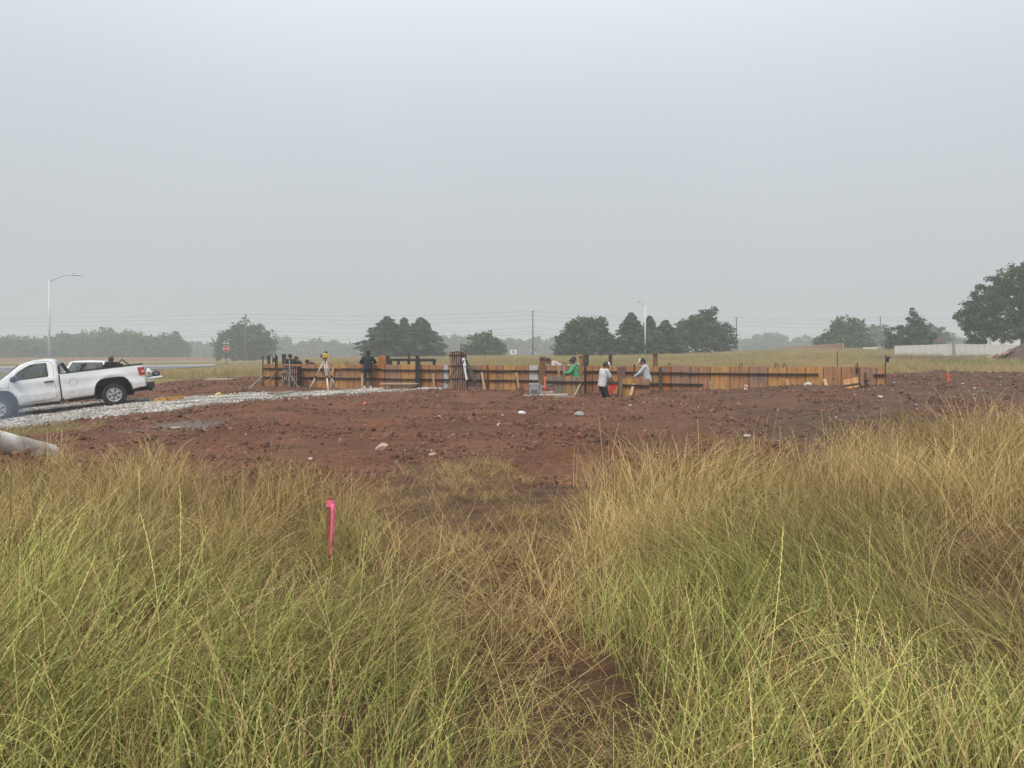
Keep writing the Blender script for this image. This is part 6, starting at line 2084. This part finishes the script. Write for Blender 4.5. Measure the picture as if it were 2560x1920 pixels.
def pickup():
    Yr = 25.8
    contact = at(290, 1014, Yr)
    pitch, yaw = R(6.8), R(207)
    Rm_ = Matrix.Rotation(yaw, 3, 'Z') @ Matrix.Rotation(pitch, 3, 'Y')
    loc = contact - Rm_ @ Vector((0, .86, 0))
    root = empty('pickup_truck', loc, label='white long-bed pickup parked nose-down on the gravel with its tailgate open', cat='pickup truck', rot=(0, pitch, yaw))
    HB = 1.31
    def ys(x, z):
        y = .985
        y -= max(0, .62 - z) ** 2 * .55                      # tuck under
        y -= max(0, z - 1.20) * .30 if x > 1.56 else max(0, z - 1.12) * .10
        y += .012 * math.exp(-((z - .74) / .05) ** 2)          # lower crease
        y += .014 / (1 + math.exp(-(z - 1.03) / .015)) - .014   # shoulder step
        for cx in (0.0, 3.38):                               # flared arches
            d = math.hypot((x - cx) / 1.0, (z - .45) * .92)
            y += .030 * math.exp(-((d - .60) / .10) ** 2) * (z > .35)
        if x > 3.3: y -= (x - 3.3) ** 2 * .09
        if x < -.8: y -= (x + .8) ** 2 * .25
        return y
    arch_r = [(-.57, .50), (-.545, .68), (-.46, .86), (-.36, .955), (-.22, .985), (.22, .985), (.37, .955), (.47, .86), (.55, .68), (.585, .45)]
    bed = [(-1.03, .56)] + arch_r + [(1.535, .43), (1.535, HB), (.4, HB + .01), (-1.0, HB + .02)]
    arch_f = [(3.38 + x, z) for x, z in [(-.575, .42), (-.55, .66), (-.46, .85), (-.35, .94), (-.2, .965), (.2, .965), (.35, .94), (.46, .85), (.54, .66), (.56, .46)]]
    cab = [(1.575, .40)] + arch_f + [(4.24, .48), (4.30, .80), (4.24, 1.10), (3.9, 1.19), (3.30, 1.245), (3.02, 1.45), (2.66, 1.735), (2.5, 1.80), (2.3, 1.835), (1.95, 1.845), (1.78, 1.83), (1.68, 1.78), (1.62, 1.65), (1.575, 1.30)]
    win = [(2.955, 1.255), (2.90, 1.335), (2.72, 1.49), (2.50, 1.645), (2.36, 1.71), (2.2, 1.735), (1.92, 1.735), (1.885, 1.71), (1.87, 1.285)]
    bodyparts = {}
    for s in (1, -1):
        f = (lambda x, z, s=s: s * ys(x, z))
        bs = bm_link(sheet(bed, [], f), 'bed_side', mat_white_paint, root, solid=.03)
        cs = bm_link(sheet(cab, [win], f), 'cab_side', mat_white_paint, root, solid=.03)
        gl = bm_link(sheet(win, [], lambda x, z, s=s: s * (ys(x, z) - .018), .2, .2), 'side_window', mat_glass, root)
        # black arch trims
        for ar in (arch_r, arch_f):
            pts = [Vector((x, s * (ys(x, z) + .004), z)) for x, z in ar]
            tr = MB()
            for a, b in zip(pts[:-1], pts[1:]): tr.beam(a, b, .03, .042, up=(0, 1, 0))
            tr.build('arch_trim', mat_blackplas, root)
        # window surround
        pts = [Vector((x, s * (ys(x, z) + .001), z)) for x, z in win + win[:1]]
        tr = MB()
        for a, b in zip(pts[:-1], pts[1:]): tr.beam(a, b, .018, .022, up=(0, 1, 0))
        tr.build('window_trim', mat_blackplas, root)
        # panel gaps
        def seam(poly, nm='panel_gap', r_=.006):
            pts = [Vector((x, s * (ys(x, z) - .001), z)) for x, z in poly]
            MB().tube(pts, r_, 5).build(nm, mat_seam, root)
        seam([(1.70, 1.62), (1.70, 1.28), (1.69, .9), (1.68, .62), (1.73, .53), (1.9, .50), (2.86, .50), (2.90, .60), (2.97, .80), (3.0, 1.05), (3.0, 1.22)], 'door_gap')
        seam([(1.70, 1.62), (1.74, 1.74), (1.85, 1.785), (2.2, 1.79)], 'door_gap')
        seam([(3.02, 1.06), (3.55, 1.07), (4.2, 1.0)], 'hood_gap')
        if s > 0:
            ring = [(1.165 + .118 * math.cos(a), .985 + .125 * math.sin(a)) for a in np.linspace(0, 2 * math.pi, 28)]
            seam(ring, 'fuel_door', .0045)
        # handle
        hx = 1.86
        hd_ = MB().tube([(hx - .13, s * (ys(hx, 1.1) + .012), 1.10), (hx - .06, s * (ys(hx, 1.1) + .035), 1.105), (hx + .06, s * (ys(hx, 1.1) + .035), 1.105), (hx + .13, s * (ys(hx, 1.1) + .012), 1.095)], .022, 8).build('door_handle', mat_blackplas, root, smooth=True)
        # mirror
        mx = 2.83; my = s * (ys(mx, 1.28) + .13)
        mi = MB().loft([(mx + .09, my, 1.30), (mx + .05, my, 1.30), (mx - .05, my, 1.305)], [.05, .115, .12], [.05, .095, .10], right=(0, 1, 0), n=14).build('mirror', mat_blackplas, root, smooth=True)
        MB().beam((mx + .02, s * (ys(mx, 1.26) - .01), 1.25), (mx + .02, my, 1.26), .07, .05).build('mirror_arm', mat_blackplas, mi)
        # rail cap along the bed
        MB().beam((-1.0, s * .93, HB + .028), (1.53, s * .93, HB + .016), .10, .018).build('rail_cap', mat_blackplas, root)
        # tail lamp
        tl = MB()
        tl.add([(-1.035, s * .90, .95), (-.84, s * .972, .95), (-.80, s * .965, 1.245), (-1.02, s * .89, 1.245), (-1.035, s * .99, .96), (-.845, s * 1.0, .96), (-.815, s * .985, 1.235), (-1.02, s * .965, 1.235)],
               [(4, 5, 6, 7), (0, 4, 7, 3), (0, 1, 5, 4), (3, 7, 6, 2), (1, 2, 6, 5), (0, 3, 2, 1)])
        t_ = tl.build('tail_light', mat_taillight, root, recalc=True, bevel=.01)
        MB().box((-.965, s * .998, 1.09), (.09, .012, .07)).build('reverse_lens', M('pale lens', (.62, .40, .40), .2), t_)
        # inner bed wall, wheel well, mud flap, headlamp
        MB().box((.27, s * .86, 1.02), (2.5, .05, .5)).build('bed_inner_wall', mat_bedliner, root)
        for cx in (0.0, 3.38):
            a_ = MB()
            pts = [(cx + .62 * math.cos(t), .42 + .60 * math.sin(t)) for t in np.linspace(-.1, math.pi + .1, 18)]
            vs = [(x, s * .93, z) for x, z in pts] + [(x, s * .45, z) for x, z in pts]
            n = len(pts)
            a_.add(vs, [(i, i + 1, i + 1 + n, i + n) for i in range(n - 1)]).build('wheel_well', mat_under if cx else M('grey wheel liner', (.055, .054, .052), .9), root)
            MB().box((cx, s * .46, .66), (1.2, .02, .75)).build('well_wall', mat_under, root)
        MB().box((-.60, s * .86, .40), (.02, .2, .3)).build('mud_flap', mat_under, root)
        MB().box((4.18, s * .78, .95), (.16, .3, .18)).build('headlight', M('headlamp glass', (.5, .52, .54), .1), root, bevel=.03)
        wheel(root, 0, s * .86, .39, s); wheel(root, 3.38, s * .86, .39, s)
    # roof
    prof = [(2.66, 1.735), (2.5, 1.80), (2.3, 1.835), (1.95, 1.845), (1.78, 1.83), (1.68, 1.78), (1.63, 1.68)]
    V, F = [], []
    nyy = 11
    for x, z in prof:
        yy = ys(x, z)
        for j in range(nyy):
            t = -1 + 2 * j / (nyy - 1)
            V.append((x, yy * t, z + .035 * (1 - t * t)))
    for i in range(len(prof) - 1):
        for j in range(nyy - 1): F.append((i * nyy + j, i * nyy + j + 1, (i + 1) * nyy + j + 1, (i + 1) * nyy + j))
    mb = MB(); mb.v, mb.f = V, F
    mb.build('roof', mat_white_paint, root, smooth=True, recalc=True)
    # hood with raised middle
    prof = [(3.30, 1.245), (3.5, 1.23), (3.9, 1.19), (4.1, 1.15), (4.24, 1.10), (4.29, .98)]
    V, F = [], []
    for x, z in prof:
        yy = ys(x, z)
        for j in range(nyy):
            t = -1 + 2 * j / (nyy - 1)
            V.append((x, yy * t, z + .085 * (1 - abs(t) ** 2.6)))
    for i in range(len(prof) - 1):
        for j in range(nyy - 1): F.append((i * nyy + j, i * nyy + j + 1, (i + 1) * nyy + j + 1, (i + 1) * nyy + j))
    mb = MB(); mb.v, mb.f = V, F
    mb.build('hood', mat_white_paint, root, smooth=True, recalc=True)
    # windscreen and rear window
    V = []
    for x, z, k in ((3.33, 1.27, .95), (3.02, 1.46, .95), (2.68, 1.745, .96)):
        for j in range(7):
            t = -1 + 2 * j / 6
            V.append((x + .10 * (1 - t * t), ys(x, z) * k * t, z + .02 * (1 - t * t)))
    mb = MB(); mb.v = V; mb.f = [(i * 7 + j, i * 7 + j + 1, (i + 1) * 7 + j + 1, (i + 1) * 7 + j) for i in range(2) for j in range(6)]
    mb.build('windshield', mat_glass, root, smooth=True, recalc=True)
    MB().tube([(3.36, -.7, 1.285), (3.30, 0.0, 1.30), (3.28, .55, 1.32)], .012, 6).build('wiper', mat_blackplas, root)
    MB().box((1.60, 0, 1.0), (.05, 1.9, .66)).build('cab_back', mat_white_paint, root)
    MB().box((1.64, 0, 1.72), (.05, 1.6, .10)).build('cab_back_top', mat_white_paint, root)
    MB().box((1.625, 0, 1.50), (.02, 1.45, .36)).build('rear_window', mat_glass, root)
    for s in (1, -1): MB().box((1.61, s * .82, 1.50), (.05, .2, .40)).build('cab_back_corner', mat_white_paint, root)
    # inside the cab
    MB().box((2.45, 0, .80), (1.6, 1.7, .5)).build('cab_floor', mat_under, root)
    MB().box((3.06, 0, 1.18), (.35, 1.7, .18)).build('dashboard', mat_blackplas, root, bevel=.05)
    for y in (.45, -.45):
        st = MB().box((1.98, y, 1.22), (.16, .5, .62), Matrix.Rotation(R(-12), 3, 'Y')).build('seat', mat_seat, root, bevel=.05)
        MB().box((1.90, y, 1.58), (.11, .26, .18)).build('headrest', mat_seat, st, bevel=.04)
    pts = [(2.72 + .07 * math.cos(a), .45 + .19 * math.sin(a), 1.24 + .19 * math.cos(a)) for a in np.linspace(0, 2 * math.pi, 24)]
    sw = MB().tube(pts, .018, 8, cap=False).build('steering_wheel', mat_blackplas, root, smooth=True)
    MB().box((2.73, .45, 1.22), (.04, .14, .10)).build('wheel_boss', mat_chrome, sw, bevel=.02)
    # bed
    MB().box((.27, 0, .80), (2.52, 1.75, .05)).build('bed_floor', mat_bedliner, root)
    MB().box((1.515, 0, 1.04), (.04, 1.86, .49)).build('bed_front_wall', mat_white_paint, root)
    tg = MB().box((-1.31, 0, .815), (.52, 1.55, .065)).build('tailgate', mat_white_paint, root, bevel=.02)
    MB().box((-1.31, 0, .851), (.46, 1.40, .008)).build('tailgate_liner', mat_blackplas, tg)
    MB().box((-1.55, 0, .835), (.09, .25, .03)).build('tailgate_handle', mat_blackplas, tg)
    # rear bumper, frame, exhaust
    bp = MB().box((-1.17, 0, .56), (.24, 1.96, .24)).build('rear_bumper', mat_blackplas, root, bevel=.04)
    MB().box((-1.17, 0, .688), (.24, 1.9, .012)).build('bumper_step', mat_chrome, bp)
    MB().box((-1.15, .45, .40), (.12, .14, .10)).build('hitch', mat_under, bp)
    MB().box((4.30, 0, .58), (.22, 1.86, .30)).build('front_bumper', mat_chrome, root, bevel=.05)
    MB().box((4.27, 0, .92), (.08, 1.2, .34)).build('grille', mat_blackplas, root, bevel=.02)
    for s in (1, -1): MB().beam((-1.1, s * .42, .47), (4.2, s * .42, .47), .10, .16).build('frame_rail', mat_under, root)
    for x in (0.0, 3.38): MB().tube([(x, -.8, .39), (x, .8, .39)], .06, 8).build('axle', mat_under, root)
    MB().box((2.3, 0, .52), (1.4, 1.3, .22)).build('underbody', mat_under, root)
    MB().box((2.25, .90, .36), (1.25, .06, .09)).build('sill_trim', mat_blackplas, root, bevel=.01)
    MB().box((2.25, -.90, .36), (1.25, .06, .09)).build('sill_trim', mat_blackplas, root, bevel=.01)
    MB().box((.95, .84, .38), (.9, .06, .08)).build('sill_trim', mat_blackplas, root, bevel=.01)
    MB().box((1.555, .93, .44), (.12, .06, .14)).build('cab_gap_guard', mat_blackplas, root, bevel=.01)
    MB().box((1.556, 0, .86), (.03, 1.86, .82)).build('cab_bed_gap', mat_seam, root)
    return root, Rm_, loc
truck, TR, TL = pickup()
def tw(x, y, z): return TL + TR @ Vector((x, y, z))

def bed_load():
    rot = (0, R(6.8), R(207))
    # dark power trowel with raised arms behind the cab
    root = empty('folded_tool', tw(1.15, .3, .83), label='black folded tool with angled arms standing in the pickup bed behind the cab', cat='tool', rot=rot)
    MB().box((0, 0, .25), (.5, .3, .34)).build('motor', mat_blackplas, root, bevel=.06)
    MB().beam((.1, 0, .35), (.34, .02, .85), .10, .12).build('arm', mat_blackplas, root, bevel=.02)
    MB().beam((-.1, 0, .35), (-.30, .02, .66), .08, .07).build('arm', mat_blackplas, root, bevel=.02)
    MB().box((-.33, .02, .70), (.18, .12, .09), Matrix.Rotation(R(20), 3, 'Y')).build('grip', mat_blackplas, root, bevel=.03)
    # square steel frame on its corner
    root = empty('steel_stand', tw(-.35, -.55, .83), label='rusty square steel stand tipped on its corner in the pickup bed', cat='stand', rot=rot)
    c = .27
    P = [(0, 0, .12), (c, 0, .12 + c + .06), (.0, 0, .12 + 2 * c + .08), (-c, 0, .12 + c + .06)]
    for y in (0, .45):
        for i in range(4):
            MB().beam(Vector(P[i]) + Vector((0, y, 0)), Vector(P[(i + 1) % 4]) + Vector((0, y, 0)), .035, .035).build('tube', M('dark rusty tube', (.06, .04, .03), .7) if i == 0 and y == 0 else mat_rust, root)
    for i in range(4): MB().beam(Vector(P[i]), Vector(P[i]) + Vector((0, .45, 0)), .03, .03).build('cross_tube', mat_rust, root)
    root = empty('hand_tool', tw(-.30, -.15, .83), label='reddish tool with a black knob lying beside the steel stand in the bed', cat='tool', rot=rot)
    MB().box((0, 0, .42), (.30, .15, .14)).build('body', M('pinkish plastic tool body', (.36, .13, .11), .5), root, bevel=.03)
    MB().box((0, 0, .18), (.24, .2, .36)).build('case', mat_blackplas, root, bevel=.02)
    MB().lathe([(0, .12), (.05, .10), (.05, .0), (0, 0)], (-.02, 0, .48), n=12).build('knob', mat_blackplas, root)
    # things on the tailgate
    root = empty('plastic_sack', tw(-1.17, .30, .858), label='white sack with red print standing on the open tailgate', cat='sack', rot=rot)
    sk = MB(); sk.loft([(0, 0, 0), (0, 0, .03), (.0, 0, .16), (.02, 0, .26), (.03, 0, .30)], [.09, .11, .10, .06, .02], [.12, .15, .14, .09, .04], n=16)
    sk.build('sack', M('white sack plastic', (.70, .70, .69), .5, var=.1), root, smooth=True)
    MB().box((.01, .148, .12), (.08, .006, .08)).build('red_print', M('red brown print', (.28, .06, .05), .6), root)
    root = empty('tool_case', tw(-1.40, .25, .858), label='dark grey tool case lying on the end of the tailgate', cat='tool case', rot=rot)
    MB().box((0, 0, .08), (.24, .36, .15)).build('case', M('dark grey case plastic', (.055, .06, .065), .5), root, bevel=.02)
    MB().box((0, 0, .175), (.08, .14, .03)).build('handle', mat_blackplas, root, bevel=.01)
    MB().box((0, .185, .08), (.05, .012, .04)).build('latch', mat_galv, root)
bed_load()

def old_pickup():
    Y = 33.0
    c = at(214, 902, Y)
    zg_ = c.z - 1.72
    top = 1.72
    root = empty('parked_pickup', (c.x + .15, Y, zg_), rz=R(200), label='older white pickup parked facing the site behind the long-bed pickup', cat='pickup truck')
    # local: +y forward (towards the camera), x to its left seen from the front
    s = top / 1.72
    def P(x, y, z): return (x * s, y * s, z * s)
    wp_ = mat_white_paint
    MB().loft([P(0, 2.4, .72), P(0, 2.2, .78), P(0, .9, .84), P(0, -.9, .84), P(0, -2.5, .82)], [.80 * s, .90 * s, .93 * s, .93 * s, .91 * s], [.24 * s, .30 * s, .34 * s, .34 * s, .32 * s], n=20).build('body', wp_, root, smooth=True)
    # cab: roof, pillars, glass
    rf = MB()
    rf.loft([P(0, .32, 1.66), P(0, .15, 1.68), P(0, -.9, 1.685), P(0, -1.05, 1.66)], [.60 * s, .66 * s, .66 * s, .62 * s], [.035 * s, .05 * s, .05 * s, .04 * s], n=20)
    rf.build('roof', wp_, root, smooth=True)
    for sx in (-1, 1):
        for (a, b, w) in (((.80, .98, 1.10), (.62, .30, 1.66), .07), ((.83, -.35, 1.10), (.655, -.35, 1.66), .07), ((.82, -1.0, 1.10), (.63, -.98, 1.66), .12)):
            MB().beam(P(sx * a[0], a[1], a[2]), P(sx * b[0], b[1], b[2]), w * s, .07 * s).build('pillar', wp_, root, bevel=.01)
        v = [P(sx * .80, .90, 1.10), P(sx * .82, -.35, 1.10), P(sx * .65, -.35, 1.64), P(sx * .625, .26, 1.64)]
        MB().add(v, [(0, 1, 2, 3)]).build('side_window', mat_glass, root)
        v = [P(sx * .82, -.40, 1.10), P(sx * .82, -.96, 1.10), P(sx * .63, -.95, 1.64), P(sx * .65, -.40, 1.64)]
        MB().add(v, [(0, 1, 2, 3)]).build('quarter_window', mat_glass, root)
        MB().box(P(sx * .98, .75, 1.18), (.16 * s, .1 * s, .2 * s)).build('mirror', wp_, root, bevel=.03)
        MB().box(P(sx * .62, 2.42, .86), (.24 * s, .06 * s, .16 * s)).build('headlight', M('old headlamp', (.45, .46, .46), .2), root, bevel=.02)
        for y in (1.55, -1.6):
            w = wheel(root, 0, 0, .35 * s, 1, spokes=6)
            w.location = (sx * .78 * s, y * s, .35 * s); w.rotation_euler = (0, 0, R(-90) * sx)
    V = [P(-.80, .98, 1.10), P(.80, .98, 1.10), P(.61, .30, 1.655), P(-.61, .30, 1.655)]
    MB().add(V, [(0, 1, 2, 3)]).build('windshield', mat_glass, root)
    V = [P(-.78, -1.02, 1.15), P(.78, -1.02, 1.15), P(.60, -1.0, 1.62), P(-.60, -1.0, 1.62)]
    MB().add(V, [(0, 1, 2, 3)]).build('rear_window', mat_glass, root)
    MB().loft([P(0, 2.42, .95), P(0, 2.2, 1.02), P(0, 1.0, 1.10), P(0, .95, 1.10)], [.70 * s, .78 * s, .82 * s, .8 * s], [.08 * s, .1 * s, .06 * s, .03 * s], n=16).build('hood', wp_, root, smooth=True)
    MB().tube([P(-.75, 1.0, 1.12), P(0, 1.06, 1.13), P(.75, 1.0, 1.12)], .02, 6).build('wiper', mat_blackplas, root)
    MB().box(P(0, 2.46, .80), (1.1 * s, .06 * s, .22 * s)).build('grille', mat_blackplas, root, bevel=.02)
    MB().box(P(0, 2.5, .52), (1.75 * s, .14 * s, .18 * s)).build('front_bumper', mat_chrome, root, bevel=.03)
    MB().box(P(0, -.2, 1.0), (1.5 * s, 2.0 * s, .2 * s)).build('interior', mat_under, root)
    for sx in (-.4, .4): MB().box(P(sx, -.55, 1.25), (.45 * s, .14 * s, .5 * s)).build('seat', mat_seat, root, bevel=.04)
    for sx in (-1, 1): MB().box(P(sx * .86, -1.85, 1.12), (.08 * s, 1.5 * s, .12 * s)).build('bed_rail', wp_, root, bevel=.02)
old_pickup()

# ------------------------------------------------------------------ concrete pipe in the grass, lower left
def big_pipe():
    a, b = at(-40, 1096, 10.7), at(128, 1138, 11.7)
    ra, rb = .165, .165
    m = M('wet pale pipe', (.60, .585, .55), .30, var=.22, scale=5, bump=.2, bscale=12, col2=(.30, .26, .21), c2scale=3.2, c2lo=.50, c2hi=.66)
    d = (b - a)
    L_ = d.length
    root = empty('drain_pipe', b, label='length of pale drain pipe lying in the grass at the left edge', cat='pipe')
    rotq = d.to_track_quat('Z', 'Y')
    root.rotation_mode = 'QUATERNION'; root.rotation_quaternion = rotq
    n = 40
    mb = MB()
    prof = [(rb * .86, -2.2), (rb * .86, -.02), (rb * .93, 0), (rb, -.015), (rb, -L_ * .5), (rb * 1.005, -L_), (rb, -2.6)]
    V, F = [], []
    rd = random.Random(4)
    jag = [rd.uniform(-.02, .012) for _ in range(n)]
    for (r, h) in prof:
        for k in range(n):
            t = 2 * math.pi * k / n
            V.append((r * math.cos(t), r * math.sin(t), h + (jag[k] if h > -.05 else 0)))
    for i in range(len(prof) - 1):
        for k in range(n): F.append((i * n + k, i * n + (k + 1) % n, (i + 1) * n + (k + 1) % n, (i + 1) * n + k))
    mb.v, mb.f = V, F
    mb.build('pipe', m, root, smooth=True, recalc=True)
    band = MB().lathe([(rb * 1.0, -1.42), (rb * 1.03, -1.40), (rb * 1.03, -1.34), (rb * 1.0, -1.32)], n=40)
    band.build('joint_band', m, root, smooth=True)
big_pipe()

def smoke():
    c = at(-45, 1000, 21.5)
    mb = MB().ball((0, 0, 0), (1.5, .8, 1.0), 24, 14)
    m = bpy.data.materials.new('thin exhaust smoke'); m.use_nodes = True
    nt = m.node_tree; nt.nodes.clear()
    out = nt.nodes.new('ShaderNodeOutputMaterial'); v = nt.nodes.new('ShaderNodeVolumePrincipled')
    v.inputs['Color'].default_value = (.62, .74, .95, 1); v.inputs['Density'].default_value = .16
    nt.links.new(v.outputs[0], out.inputs['Volume'])
    o = mb.build('exhaust_smoke', m, None, c)
    tag(o, 'thin bluish exhaust smoke drifting around the front wheel of the pickup', 'smoke', kind='stuff')
smoke()

# ================================================================== the damp air
def build_haze():
    mb = MB().box((0, 770, 6.0), (3600, 1760, 21.0))
    m = bpy.data.materials.new('damp air'); m.use_nodes = True
    nt = m.node_tree; nt.nodes.clear()
    out = nt.nodes.new('ShaderNodeOutputMaterial'); v = nt.nodes.new('ShaderNodeVolumePrincipled')
    v.inputs['Color'].default_value = (.83, .87, .89, 1)
    v.inputs['Density'].default_value = .0017
    v.inputs['Anisotropy'].default_value = .0
    nt.links.new(v.outputs[0], out.inputs['Volume'])
    o = mb.build('haze', m)
    tag(o, kind='stuff')
build_haze()
